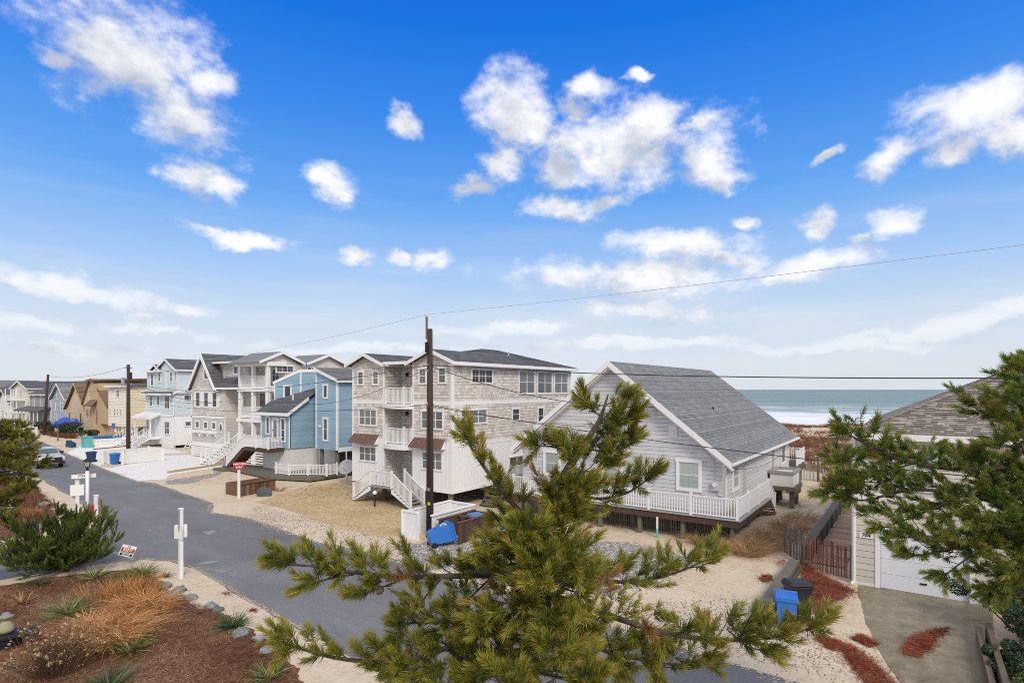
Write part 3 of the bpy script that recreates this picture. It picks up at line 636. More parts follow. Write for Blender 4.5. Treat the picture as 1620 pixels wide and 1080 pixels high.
    for i in range(92):
        y = 7.4 + i * .128; MB().box(28.33, y, 0, 28.355, y + .075, 1.0 + random.uniform(-.05, .05), random.uniform(.7, 1.5)).build('picket', M['dark_timber'], s)
cottage()

# ================================================================ beige three-storey house beside the cottage
def beige_house():
    h = thing('beach_house', 'big three-storey beige shingled house with white balconies and brown metal awnings', 'house', (32.5, 26.8, 0))
    XF, XB, Yr, Yl, ra, rb = 25.7, 39.85, 22.4, 31.3, 25.62, 28.2
    z0, z1, z2, z3 = 1.2, 3.84, 6.3, 8.82
    m = MB(); m.box(XF + .02, Yr + .02, z0, XB, ra, z3); m.box(XF + .02, rb, z0, XB, Yl, z3); m.box(XF + 1.5, ra, z0, XB, rb, z3); m.build('wall', M['beige_shingle'], h)
    # shingled faces
    for (a0, a1) in ((Yr + .1, ra - .08), (rb + .08, Yl - .1)):
        clap(h, PX(XF), lambda z: (a0, a1), z1 + .2, z2 - .02, .2, 'beige_shingle', proud=.028, wid=.27, parent_part='shingle_courses')
        clap(h, PX(XF), lambda z: (a0, a1), z2 + .2, z3, .2, 'beige_shingle', proud=.028, wid=.27, parent_part='shingle_courses')
    clap(h, PX(XF + 1.48), lambda z: (ra + .02, rb - .02), z0 + .1, z3, .2, 'beige_shingle', proud=.028, wid=.27, parent_part='shingle_courses')
    clap(h, PY(Yr), lambda z: (XF + .12, XB - .05), z1 + .12, z2 - .02, .2, 'beige_shingle', proud=.028, wid=.27, parent_part='shingle_courses')
    clap(h, PY(Yr), lambda z: (XF + .12, XB - .05), z2 + .2, z3, .2, 'beige_shingle', proud=.028, wid=.27, parent_part='shingle_courses')
    clap(h, PY(rb), lambda z: (XF + .05, XF + 1.45), z0 + .1, z3, .2, 'beige_shingle', proud=.028, wid=.27, parent_part='shingle_courses')
    # gables
    for (ga, gb, zr) in ((Yr - .42, 25.95, 9.66), (27.95, Yl + .42, 9.6)):
        yc = (ga + gb) / 2
        MB().prism([(XF + .02, ga + .3, 8.8), (XF + .02, gb - .3, 8.8), (XF + .02, yc, zr - .1)], (6, 0, 0)).build('gable_wall', M['beige_shingle'], h)
        sl = (zr - 8.85) / (yc - ga)
        clap(h, PX(XF), lambda z: (ga + .3 + max(0, z - 8.83) / sl, gb - .3 - max(0, z - 8.83) / sl), 8.8, zr - .14, .2, 'beige_shingle', proud=.028, wid=.27, parent_part='shingle_courses')
        gable_x(h, XF - .4, 34, ga, gb, 8.86, zr, 'roof_dark', th=.1, rake=.2, courses=.2, wide=.5)
    # main hip roof
    E = [(XF - .35, Yr - .45, 8.86), (XB + .5, Yr - .45, 8.86), (XB + .5, Yl + .45, 8.86), (XF - .35, Yl + .45, 8.86)]; R0, R1 = (34.2, 26.85, 10.28), (36.0, 26.85, 10.28)
    m = MB(); m.prism([E[0], E[1], R1, R0], (0, 0, -.12)); m.prism([E[1], E[2], R1], (0, 0, -.12)); m.prism([E[2], E[3], R0, R1], (0, 0, -.12)); m.prism([(XF + .3, 25.2, 9.0), R0, (XF + .3, 28.6, 9.0)], (0, 0, -.12))
    r = m.build('roof', M['roof_dark'], h)
    V = Vector((0, R0[1] - E[0][1], R0[2] - 8.86)); lv = V.length; W = E[1][0] - E[0][0]
    shingle_slope(r, E[0], (1, 0, 0), V, lv, lambda v: ((R0[0] - E[0][0]) * v / lv, W - (E[1][0] - R1[0]) * v / lv), .2, .5, 'roof_dark')
    m = MB(); m.box(XF - .1, ra - .3, 8.98, XF + 3, rb + .3, 9.05); m.build('porch_roof', M['roof_dark'], h)
    m = MB(); m.box(XF - .38, Yr - .5, 8.64, XB + .53, Yr - .42, 8.84); m.box(XF - .4, ra + .3, 8.78, XF - .3, rb - .25, 8.97); m.box(XB + .45, Yr - .42, 8.64, XB + .53, Yl + .45, 8.84); m.box(XF - .38, Yr - .42, 8.62, XB + .45, Yr - .02, 8.66); m.build('eave', M['white'], h)
    m = MB(); m.tube([(34.2, 24.4, 9.4), (34.2, 24.4, 9.85)], .05, t=.9); m.build('vent_pipe', M['white'], h)
    # trims and bands
    P, Q = PX(XF), PY(Yr)
    trims(h, P, [(Yr - .03, Yr + .11, z0, 8.8), (ra - .1, ra + .02, z0, 8.95), (rb - .02, rb + .1, z0, 8.95), (Yl - .11, Yl + .03, z0, 8.8)], o=.045, name='corner_board')
    trims(h, P, [(Yr + .11, ra - .1, z2 - .04, z2 + .2), (rb + .1, Yl - .11, z2 - .04, z2 + .2)], o=.04, name='band'); trims(h, Q, [(XF - .03, XF + .13, z0, 8.62), (XB - .12, XB + .02, z0, 8.62)], o=.045, name='corner_board')
    trims(h, Q, [(XF + .13, XB - .12, z2 - .04, z2 + .2), (XF + .13, XB - .12, z1 - .08, z1 + .14)], o=.04, name='band')
    # white board-and-batten ground floor
    for PP, a0, a1 in ((P, Yr + .11, ra - .1), (P, rb + .1, Yl - .11), (Q, XF + .13, XB - .12)):
        m = MB(); pbox(m, PP, a0, a1, z0, z1 + .2 if PP is P else z1 - .08, 0, .022); w_ = m.build('board_panel', M['white_board'], h); n = int((a1 - a0) / .3)
        for i in range(1, n): b = MB(); x = a0 + (a1 - a0) * i / n; pbox(b, PP, x - .022, x + .022, z0 + .05, z1 - .09, .022, .042); b.build('batten', M['white_board'], w_)
    m = MB(); m.box(XF - .05, Yr - .05, z0 - .16, XF + .02, ra, z0 + .03); m.box(XF - .05, rb, z0 - .16, XF + .02, Yl + .05, z0 + .03); m.box(XF + .02, Yr - .05, z0 - .16, XB, Yr + .01, z0 + .03); m.build('skirt_board', M['white'], h)
    m = MB(); m.box(XF + .03, Yr + .03, z0 - .15, XB - .02, Yl - .03, z0 - .005); m.build('floor_frame', M['dark_timber'], h)
    # windows
    for a0, a1, b0, b1, c in ((30.14, 30.79, 7.47, 8.44, 1), (28.67, 29.31, 7.47, 8.46, 1), (24.41, 25.11, 7.5, 8.55, 1), (22.82, 23.5, 7.54, 8.56, 1), (28.85, 30.65, 4.79, 5.95, 3), (23.03, 24.9, 4.78, 5.96, 3), (28.88, 30.65, 2.41, 3.48, 3), (23.1, 24.85, 2.31, 3.48, 3)):
        window(h, P, a0, a1, b0, b1, c, True, .10, glass='glass_blind', grid=(2, 4) if c == 1 else None)
    window(h, Q, 27.38, 29.6, 7.56, 8.53, 3, True, .1, grid=(2, 3)); window(h, Q, 26.35, 29.0, 5.05, 6.02, 3, True, .1, glass='glass_blind'); window(h, Q, 31.73, 32.68, 5.06, 5.96, 1, True, .1); window(h, Q, 34.96, 35.8, 4.67, 5.94, 1, True, .1)
    for a0, a1 in ((32.5, 34.62), (34.86, 37.0), (37.24, 39.4)): window(h, Q, a0, a1, 6.86, 8.56, 2, True, .12, glass='glass_blind')
    window(h, Q, 31.4, 33.2, 1.9, 2.7, 2, False, .08)
    # awnings with standing seams
    for a0, a1 in ((28.75, 31.1), (22.95, 25.45)):
        A = MB().prism([(XF - .5, a0 - .1, 3.70), (XF - .5, a1 + .1, 3.70), (XF - .02, a1, 4.24), (XF - .02, a0, 4.24)], (0, 0, -.04)).build('awning', M['metal_roof'], h)
        for i in range(8):
            t = i / 7; b = MB(); b.bar((XF - .5, a0 - .09 + (a1 - a0 + .18) * t, 3.725), (XF - .02, a0 + .01 + (a1 - a0 - .02) * t, 4.265), .035, .04); b.build('seam', M['awning_rib'], A)
        m = MB()
        for ya in (a0, a1): m.prism([(XF - .46, ya - .03, 3.64), (XF - .05, ya - .03, 4.14), (XF - .05, ya - .03, 3.64)], (0, .06, 0))
        m.build('bracket', M['white'], A)
    # balconies
    for zb in (z1 - .12, z2 - .02):
        m = MB(); pts = [(XF + 1.4, ra + .03), (XF + 1.4, rb - .03)] + [(XF - .12 - .28 * math.sin(math.pi * k / 8), rb - .02 - (rb - ra - .04) * k / 8) for k in range(9)]
        m.prism([(x, y, zb - .3) for x, y in pts], (0, 0, .3)); b = m.build('balcony_floor', M['white'], h)
        railing(h, (XF + .02, ra + .12, zb), (XF + .02, rb - .12, zb), 1.03, .115, name='balcony_rail', npost=0, posts=(0, .3, 1))
        P2 = PX(XF + 1.46); door(h, P2, 25.72, 26.75, zb + .02, zb + 2.2, 'door_dark', lights=1)
        m = MB(); m.lathe((XF + 1.3, 27.5, zb + 1.75), [(.03, 0), (.09, .05), (.1, .2), (.05, .3)], 8); m.build('wall_lamp', M['black_metal'], h)
    P2 = PX(XF + 1.46); door(h, P2, 25.75, 26.75, z0 + .15, z0 + 2.3, 'door_teal', lights=1)
    m = MB(); m.lathe((XF + 1.3, 27.5, z0 + 1.9), [(.03, 0), (.09, .05), (.1, .2), (.05, .3)], 8); m.build('wall_lamp', M['black_metal'], h)
    # porch landing with a flight down each way
    m = MB(); m.box(XF - 1.25, 26.25, z0 - .1, XF + 1.45, 28.15, z0 + .02); m.build('landing', M['gray_deck'], h)
    x0, x1 = XF - 1.25, XF - .1
    stairs(h, (x0, 26.25, z0), (x1, 26.25, z0), (0, -1.75, 0), 7, 'white', 'gray_deck', .1, sd=.35); stairs(h, (x0, 28.15, z0), (x1, 28.15, z0), (0, 1.6, 0), 7, 'white', 'gray_deck', .12, sd=.35)
    for xa in (x0 + .03, x1): railing(h, (xa, 26.25, z0), (xa, 24.6, .15), .95, .12, name='stair_rail')
    railing(h, (x0 + .03, 28.15, z0), (x0 + .03, 29.75, .15), .95, .12, name='stair_rail', posts=(1,)); railing(h, (x0 + .03, 26.25, z0), (x0 + .03, 28.15, z0), .95, .12, name='stair_rail', posts=(1,)); railing(h, (x1, 28.15, z0), (x1, 29.75, .15), .95, .12, name='stair_rail')
    for x, y in ((25.9, 22.7), (25.9, 25.4), (25.9, 28.4), (25.95, 31), (29.5, 22.8), (33, 22.8), (36.5, 22.8), (39.5, 22.8), (29.5, 27), (33, 27), (29.5, 31), (33, 31), (39.5, 27), (39.5, 31)):
        MB().tube([(x, y, -.1), (x, y, z0 - .155)], .17, 9).build('piling', M['old_wood'], h)
    # wooden side landing on the cottage side
    m = MB(); m.box(29.6, 20.9, 1.28, 33, 22.3, 1.4); m.build('side_landing', M['old_wood'], h); railing(h, (29.7, 21.0, 1.4), (33, 21.0, 1.4), .95, .13); stairs(h, (29.6, 21.0, 1.35), (29.6, 22.1, 1.35), (-1.7, 0, 0), 6, 'old_wood', 'old_wood')
    for x, y in ((29.8, 21.1), (32.8, 21.1)): MB().box(x - .08, y - .08, 0, x + .08, y + .08, 1.27).build('piling', M['old_wood'], h)
beige_house()

# ================================================================ blue house
def blue_house():
    h = thing('beach_house', 'bright blue clapboard house with a slanted dark entry roof and white trim', 'house', (34, 42.5, 0))
    XF, XB, Yr, Yl = 29.8, 39.5, 38.25, 46.75; ym = 40.95; zb = 2.3
    A, Bp = Vector((29.6, 46.7, 0)), Vector((32.2, ym, 0))
    m = MB(); m.prism([(XF + .02, Yr + .02, zb), (XB, Yr + .02, zb), (XB, Yr + .02, 8.05), (XF + .02, Yr + .02, 8.05)], (0, ym - Yr - .02, 0))
    m.prism([(XF + .02, Yr + .02, 8.05), (XF + .02, ym, 8.05), (XF + .02, ym, 8.92)], (XB - XF, 0, 0)); m.build('wall', M['blue_siding'], h)
    m = MB(); m.prism([(A.x, A.y, zb), (Bp.x, Bp.y, zb), (XB, ym, zb), (XB, Yl, zb)], (0, 0, 5.5)); m.build('rear_wall', M['blue_siding'], h)
    P, Q = PX(XF), PY(Yr)
    clap(h, P, lambda z: (Yr + .1 + max(0, (z - 8.05) / .87 * 2.6), ym - .08), zb, 8.85, .165, 'blue_siding', proud=.03); clap(h, Q, lambda z: (XF + .1, XB), zb, 8.0, .165, 'blue_siding', proud=.03)
    # slanting middle wall
    dv = (Bp - A); Ld = dv.length; dn = dv.normalized(); out = Vector((-dn.y, dn.x, 0)); out = out if out.x < 0 else -out
    D = lambda a, z, o: tuple(A + dn * a + out * o + Vector((0, 0, z)))
    top = lambda a: 7.85 + 1.1 * min(1, a / 2.6)
    m = MB(); m.add([D(0, 4, 0), D(Ld, 4, 0), D(Ld, 8.95, 0), D(2.6, 8.95, 0), D(0, 7.85, 0), D(0, 4, -.3), D(Ld, 4, -.3), D(Ld, 8.95, -.3), D(2.6, 8.95, -.3), D(0, 7.85, -.3)], [(0, 1, 2, 3, 4), (5, 9, 8, 7, 6), (0, 5, 6, 1), (2, 7, 8, 3), (3, 8, 9, 4), (1, 6, 7, 2), (4, 9, 5, 0)]); m.build('middle_wall', M['blue_siding'], h)
    clap(h, D, lambda z: (.06 + max(0, (z - 7.85) / 1.1 * 2.6), Ld), 4.2, 8.9, .165, 'blue_siding', proud=.03)
    m = MB(); pbox(m, D, 2.54, 2.68, 4.2, 8.95, 0, .05); pbox(m, D, 0, .12, 4.2, 7.85, 0, .05); pbox(m, D, 2.54, Ld, 8.72, 8.97, 0, .09)
    m.prism([D(-.1, 7.66, .07), D(2.6, 8.74, .07), D(2.6, 8.98, .07), D(-.1, 7.9, .07)], tuple(-out * .1)); m.build('trim', M['white'], h)
    window(h, D, .95, 1.75, 6.4, 7.6, 1, False, .14)
    trims(h, P, [(Yr - .04, Yr + .1, zb, 8.1), (ym - .1, ym + .04, zb, 8.9)], o=.05, name='corner_board'); trims(h, Q, [(XF - .04, XF + .1, zb, 8.05), (XF + .1, XB, zb - .16, zb + .2)], o=.05, name='corner_board')
    m = MB(); m.prism([(XF - .3, Yr - .35, 7.78), (XF - .3, ym + .05, 8.82), (XF - .3, ym + .05, 9.06), (XF - .3, Yr - .35, 8.02)], (.12, 0, 0)); m.box(XF - .2, Yr - .36, 7.78, XB, Yr - .28, 8.0); m.build('rake_board', M['white'], h)
    r = slab(h, [(XF - .25, Yr - .38, 8.03), (XB, Yr - .38, 8.03), (XB, ym + .1, 9.08), (XF - .25, ym + .1, 9.08)], .1, 'roof_gray'); V = Vector((0, ym + .48 - Yr, 1.05)); shingle_slope(r, (XF - .25, Yr - .38, 8.03), (1, 0, 0), V, V.length, lambda v: (0, XB - XF + .25), .16, .4, 'roof_gray')
    slab(h, [(A.x, A.y, 7.9), (Bp.x, Bp.y, 9.0), (XB, ym, 9.0), (XB, Yl, 7.9)], .12, 'roof_gray')
    for x in (33, 35.5): MB().tube([(x, 39.6, 8.3), (x, 39.6, 8.75)], .06).build('vent_pipe', M['black_metal'], h)
    window(h, P, 39.34, 40.02, 6.44, 7.65, 1, False, .14); window(h, P, 39.32, 40.02, 2.97, 4.92, 1, True, .14)
    MB().box(XF - .15, 40.3, 4.1, XF - .01, 40.5, 4.25).build('flood_light', M['white'], h)
    # entry with slanted roof
    XE, ea, eb = 28.4, 42.55, 46.75
    m = MB(); m.prism([(XE + .02, ea + .02, zb), (XE + .02, eb, zb), (XE + .02, eb, 5.2), (XE + .02, ea + .02, 5.2)], (1.0, 0, 0)); m.prism([(XE + .02, ea + .02, zb), (32.2, ea + .02, zb), (32.2, ea + .02, 7.5), (XE + .02, ea + .02, 5.2)], (0, .3, 0)); m.build('entry_wall', M['blue_siding'], h)
    PE, QE = PX(XE), PY(ea); clap(h, PE, lambda z: (ea + .1, eb - .1), zb, 5.2, .165, 'blue_siding', proud=.03); clap(h, QE, lambda z: (XE + .1 + max(0, (z - 5.2) / .62), 31.6), zb, 7.2, .165, 'blue_siding', proud=.03)
    trims(h, PE, [(ea - .04, ea + .1, zb, 5.25), (eb - .1, eb + .04, zb, 5.25)], o=.05, name='corner_board')
    sl = .66; zr_ = lambda x: 5.3 + (x - XE + .3) * sl
    r = slab(h, [(XE - .35, eb + .25, zr_(XE - .35)), (XE - .35, ea - .3, zr_(XE - .35)), (32.1, ea - .3, zr_(32.1)), (32.1, ym + .25, zr_(32.1)), (29.7, eb + .1, zr_(29.7))], .1, 'roof_dark')
    V = Vector((1, 0, sl)); lv = 3.9 * V.length / 1
    shingle_slope(r, (XE - .35, ea - .3, zr_(XE - .35)), (0, 1, 0), V, 4.45, lambda v: (0, max(.1, min(eb + .25, eb + .25 - max(0, (v / V.length - 1.3) / 2.5 * 5.2)) - ea + .3)), .17, .4, 'roof_dark')
    m = MB(); m.box(XE - .4, ea - .3, 5.0, XE - .32, eb + .25, 5.26); m.prism([(XE - .38, ea - .34, 5.02), (30.0, ea - .34, zr_(30.0) - .25), (30.0, ea - .34, zr_(30.0) + .01), (XE - .38, ea - .34, 5.28)], (0, .08, 0)); m.build('fascia', M['white'], h)
    MB().tube([(29.6, 43.9, zr_(29.6)), (29.6, 43.9, zr_(29.6) + .45)], .06).build('vent_pipe', M['white'], h)
    window(h, PE, 45.35, 46.0, 3.3, 4.95, 1, False, .14); door(h, PE, 44.15, 45.05, 2.75, 4.85, 'white', 'glass_blind'); window(h, PE, 43.1, 43.8, 2.8, 4.85, 1, True, .13)
    for y in (44.0, 45.2): MB().box(XE - .14, y - .07, 4.6, XE, y + .07, 4.75).build('porch_lamp', M['white_old'], h)
    # enclosure, landing, stair, low deck
    m = MB(); m.box(XE + .1, ea + .1, .3, 31.5, eb - .1, zb - .01); m.box(31.2, 40.2, .3, 31.4, ea, zb); m.build('enclosure', M['white_old'], h)
    q = MB()
    for i in range(9): pbox(q, PX(XE + .1), ea + .3 + i * .45, ea + .32 + i * .45, .3, zb - .05, 0, .02)
    q.build('panel_joint', M['meter_gray'], h)
    m = MB(); m.box(27.0, 43.4, zb - .3, XE, 47.2, zb - .02); m.build('landing', M['brown_wood'], h)
    railing(h, (27.05, 43.5, zb), (27.05, 47.1, zb), .95, .12, npost=1, posts=(0,)); railing(h, (27.05, 43.5, zb), (XE - .05, 43.5, zb), .95, .12, posts=())
    m = MB(); m.prism([(27.0, 47.2, zb), (27.0, 50.0, .4), (27.0, 49.4, .4), (27.0, 47.2, zb - .45)], (1.2, 0, 0)); m.build('stair_flight', M['brown_wood'], h); railing(h, (27.05, 47.2, zb), (27.05, 49.9, .45), .95, .12)
    m = MB(); m.prism([(27.4, 38.4, .1), (26.3, 42.0, .1), (27.2, 50.9, .1), (28.4, 50.9, .1), (31.0, 38.4, .1)], (0, 0, .32)); d = m.build('low_deck', M['dark_timber'], h)
    MB().box(26.6, 49.6, 0, 27.6, 51.4, .2).build('deck_step', M['dark_timber'], h)
    pts = [(26.9, 42.2, .42), (27.0, 40.6, .42), (27.9, 39.4, .42), (28.6, 38.0, .42), (29.6, 38.0, .42)]
    for a, b in zip(pts, pts[1:]): railing(h, a, b, .85, .12, posts=(0, 1) if a == pts[0] else (1,))
    for x, y in ((30.1, 38.6), (34, 38.6), (38, 38.6), (30.1, 40.6)): MB().tube([(x, y, -.1), (x, y, zb)], .17, 8).build('piling', M['dark_timber'], h)
    MB().box(31.5, 38.7, .05, 38.8, 40.6, zb - .05).build('shade_block', M['brown_wood'], h); MB().tube([(30.6, 38.1, 0), (30.6, 38.1, zb)], .05).build('downspout', M['white'], h)  # brown block added to stand for the dark shade under the house
blue_house()

# ================================================================ greige house with the steep white-trimmed gable
def gable_house():
    h = thing('beach_house', 'greige shingled house with a steep white-trimmed front gable, three porches and gravel drive', 'house', (36, 57, 0))
    XF, XB = 31.0, 41.5; yl, yg, yr = 64.4, 57.45, 49.9
    m = MB(); m.box(XF + .02, yg, .9, XB, yl, 7.3); m.box(XF + 1.8, yr + .02, .9, XB, yg, 9.7); m.box(XF + 1.0, yg - .01, 7.3, XB, yl - .8, 9.6); m.build('wall', M['beige_shingle'], h)
    P = PX(XF); yc, zr, ze = 61.65, 11.0, 7.3; ga, gb = 59.05, 64.4
    MB().prism([(XF + .02, ga, ze), (XF + .02, gb, ze), (XF + .02, yc, zr - .15)], (8, 0, 0)).build('gable_wall', M['beige_shingle'], h); s = (zr - ze) / (yc - ga)
    clap(h, P, lambda z: (ga + .05 + max(0, z - ze) / s, gb - .05 - max(0, z - ze) / s), 7.2, 10.7, .21, 'beige_shingle', proud=.03, wid=.3, parent_part='shingle_courses')
    clap(h, P, lambda z: (yg + .1, yl - .1), 4.5, 7.2, .21, 'beige_shingle', proud=.03, wid=.3, parent_part='shingle_courses')
    clap(h, P, lambda z: (yg + .12, yl - .12), 1.55, 4.2, .16, 'greige_siding', proud=.022); clap(h, PY(yg), lambda z: (XF + .1, XF + 1.75), 1.55, 4.2, .16, 'greige_siding', proud=.022)
    clap(h, PY(yr), lambda z: (XF + 1.9, XB), .9, 9.7, .22, 'beige_shingle', proud=.03, wid=.32, parent_part='shingle_courses'); clap(h, PX(XF + 1.8), lambda z: (yr + .05, yg - .05), 1.6, 9.6, .22, 'beige_shingle', proud=.03, wid=.32, parent_part='shingle_courses')
    # steep front roof
    for ya, yb_ in ((58.55, yc), (64.75, yc)):
        r = slab(h, [(XF - .45, ya, 7.05), (XB - 2, ya, 7.05), (XB - 2, yc, zr), (XF - .45, yc, zr)], .14, 'roof_dark'); V = Vector((0, yc - ya, zr - 7.05)); shingle_slope(r, (XF - .45, ya, 7.05), (1, 0, 0), V, V.length, lambda v: (0, 9.9), .2, .45, 'roof_dark')
    m = MB()
    for ya in (58.5, 64.8): m.prism([(XF - .5, ya, 7.02), (XF - .5, yc, zr + .05), (XF - .5, yc, zr - .5), (XF - .5, ya + (.35 if ya < yc else -.35), 7.02)], (.1, 0, 0))
    m.box(XF - .5, 58.3, 6.98, XF - .0, 59.2, 7.12); m.box(XF - .5, 64.1, 6.98, XF, 65, 7.12); m.build('rake_board', M['white'], h)
    # lower skirt roof and dormer
    r = slab(h, [(XF - .3, 54.75, 7.45), (XF - .3, 59.6, 7.45), (XF + 1.3, 58.9, 8.75), (XF + 1.3, 55.6, 8.75)], .1, 'roof_dark'); V = Vector((1.6, 0, 1.3)); shingle_slope(r, (XF - .3, 54.75, 7.45), (0, 1, 0), V, V.length, lambda v: (v * .4, 4.85 - v * .3), .2, .45, 'roof_dark')
    MB().box(XF - .38, 54.6, 7.22, XF - .28, 59.0, 7.42).build('gutter', M['white'], h)
    MB().box(XF + 1.0, 54.8, 8.0, XB, 60.5, 10.1).build('dormer', M['beige_shingle'], h); clap(h, PX(XF + 1.0), lambda z: (54.85, 59.8), 8.4, 10.05, .21, 'beige_shingle', proud=.03, wid=.3, parent_part='shingle_courses')
    slab(h, [(XF + .3, 54.4, 10.05), (XF + .3, 61.5, 10.05), (XB, 61.5, 11.05), (XB, 54.4, 11.05)], .16, 'roof_gray'); MB().box(XF + .24, 54.4, 9.9, XF + .32, 60.6, 10.08).build('fascia', M['white'], h)
    window(h, PX(XF + 1.0), 56.0, 57.7, 8.7, 9.75, 2, False, .16, grid=(2, 2))
    # windows of the front bay
    for a in (62.4, 60.68, 58.95):
        window(h, P, a, a + 1.05, 5.3, 7.0, 1, True, .14)
        for sd_ in (a - .33, a + 1.07): b = MB(); pbox(b, P, sd_, sd_ + .28, 5.35, 6.95, .02, .06); b.build('shutter', M['white'], h)
    for a in (62.55, 60.83, 59.15):
        window(h, P, a, a + .95, 3.0, 3.9, 1, False, .16, grid=(2, 2)); b = MB(); pbox(b, P, a - .1, a + 1.05, 2.62, 2.92, .02, .35); b.build('window_box', M['white'], h)
        b = MB(); [b.prism([P(a + q, 2.6, .02), P(a + q, 2.6, .3), P(a + q, 2.15, .02)], (0, .08, 0)) for q in (0, .85)]; b.build('bracket', M['white'], h)
    window(h, P, 60.65, 61.7, 8.2, 9.8, 1, True, .14, grid=(2, 4))
    o = MB(); ov = [(P(58.25 + .33 * math.cos(k * math.pi / 8), 3.3 + .54 * math.sin(k * math.pi / 8), .02)) for k in range(16)]; o.prism(ov, (-.05, 0, 0)); w = o.build('oval_window', M['white'], h)
    o = MB(); o.prism([(P(58.25 + .2 * math.cos(k * math.pi / 8), 3.3 + .38 * math.sin(k * math.pi / 8), .071)) for k in range(16)], (-.012, 0, 0)); o.build('pane', M['glass'], w)
    trims(h, P, [(yg - .03, yg + .12, 1.5, 4.3), (yl - .12, yl + .03, 1.5, 7.2), (yg - .1, yl + .1, 4.2, 4.42), (yg, yl, 1.42, 1.6)], o=.05, name='corner_board')
    # slatted crawl-space skirt
    m = MB(); [pbox(m, P, a, a + .16, 0, 1.42, .0, .04) for a in (yl - .2, 61.3, 59.4, 57.5)]; pbox(m, P, yg, yl, 1.2, 1.42, .041, .06); k = m.build('skirt_frame', M['white'], h)
    for i in range(6): b = MB(); pbox(b, P, yg, yl, .12 + i * .18, .24 + i * .18, -.02, .0); b.build('slat', M['white'], k)
    # three stacked porches at the right of the front
    pa, pb = 49.85, 54.9
    for z, hh in ((1.9, .95), (4.75, .8), (7.55, 1.0)):
        m = MB(); m.box(XF - .1, pa, z - .3, XF + 1.8, pb, z); m.build('porch_floor', M['white'], h)
        railing(h, (XF, pa + .2, z), (XF, 52.3, z), hh, .14, npost=0, singles=False, posts=()); railing(h, (XF, 52.3, z), (XF, pb - .1, z), hh, .14, singles=False, posts=())
    m = MB()
    for y in (50.0, 52.4, 54.7): m.box(XF - .12, y - .17, .0, XF + .2, y + .17, 9.6)
    m.build('porch_column', M['white'], h); m = MB(); m.box(XF - .2, pa - .1, 4.05, XF + 1.7, pb + .2, 4.4); m.box(XF - .2, pa - .1, 7.0, XF + 1.7, pb + .1, 7.24); m.box(XF - .25, pa - .2, 9.45, XF + 1.8, pb + .3, 9.85); m.build('porch_beam', M['white'], h)
    PP = PX(XF + 1.78); window(h, PP, 50.6, 52.0, 5.0, 6.9, 2, True, .1); door(h, PP, 52.8, 54.2, 4.8, 6.9, 'door_dark'); window(h, PP, 50.7, 52.0, 7.9, 9.3, 2, True, .1); door(h, PP, 50.4, 51.8, 2.0, 4.0, 'door_green'); MB().tube([(XF - .15, 49.7, 0), (XF - .15, 49.7, 9.6)], .06).build('downspout', M['white'], h)
    m = MB(); m.box(XF + .02, pa, 0, XF + 1.8, 50.2, 1.6); m.box(XF + .05, 54.6, 0, XF + 1.8, pb, 1.6); m.box(XF, 52.1, 0, XF + .2, 52.7, 1.6); k = m.build('porch_skirt', M['white'], h)
    for i in range(6): MB().box(XF + .02, pa + .3, .1 + i * .24, XF + .08, pb - .3, .24 + i * .24).build('slat', M['white'], k)
    stairs(h, (XF - .1, 54.9, 1.9), (XF - .1, 56.6, 1.9), (-2.9, 0, 0), 9, 'white', 'white', 0); railing(h, (XF - .1, 54.95, 1.9), (XF - 2.9, 54.95, .1), .95, .2, singles=False); railing(h, (XF - .1, 56.6, 1.9), (XF - 2.9, 56.6, .1), .95, .2, singles=False)
    # twin gables on the side wall
    for g0, g1 in ((29.9, 34.75), (34.95, 40.2)):
        gc = (g0 + g1) / 2; Q = PY(yr)
        MB().prism([(g0 + .3, yr, 9.65), (g1 - .3, yr, 9.65), (gc, yr, 10.7)], (0, 4, 0)).build('gable_wall', M['beige_shingle'], h)
        for xa in (g0, g1): slab(h, [(xa, yr - .4, 9.78), (xa, yr + 5, 9.78), (gc, yr + 5, 10.85), (gc, yr - .4, 10.85)], .14, 'roof_gray')
        m = MB(); [m.prism([(xa, yr - .45, 9.6), (gc, yr - .45, 10.6), (gc, yr - .45, 10.88), (xa, yr - .45, 9.84)], (0, .1, 0)) for xa in (g0, g1)]; m.build('rake_board', M['white'], h)
    window(h, PY(yr), 31.75, 33.7, 8.8, 9.55, 3, False, .12, grid=(2, 2)); window(h, PY(yr), 35.2, 36.2, 8.8, 9.5, 2, False, .1)
gable_house()

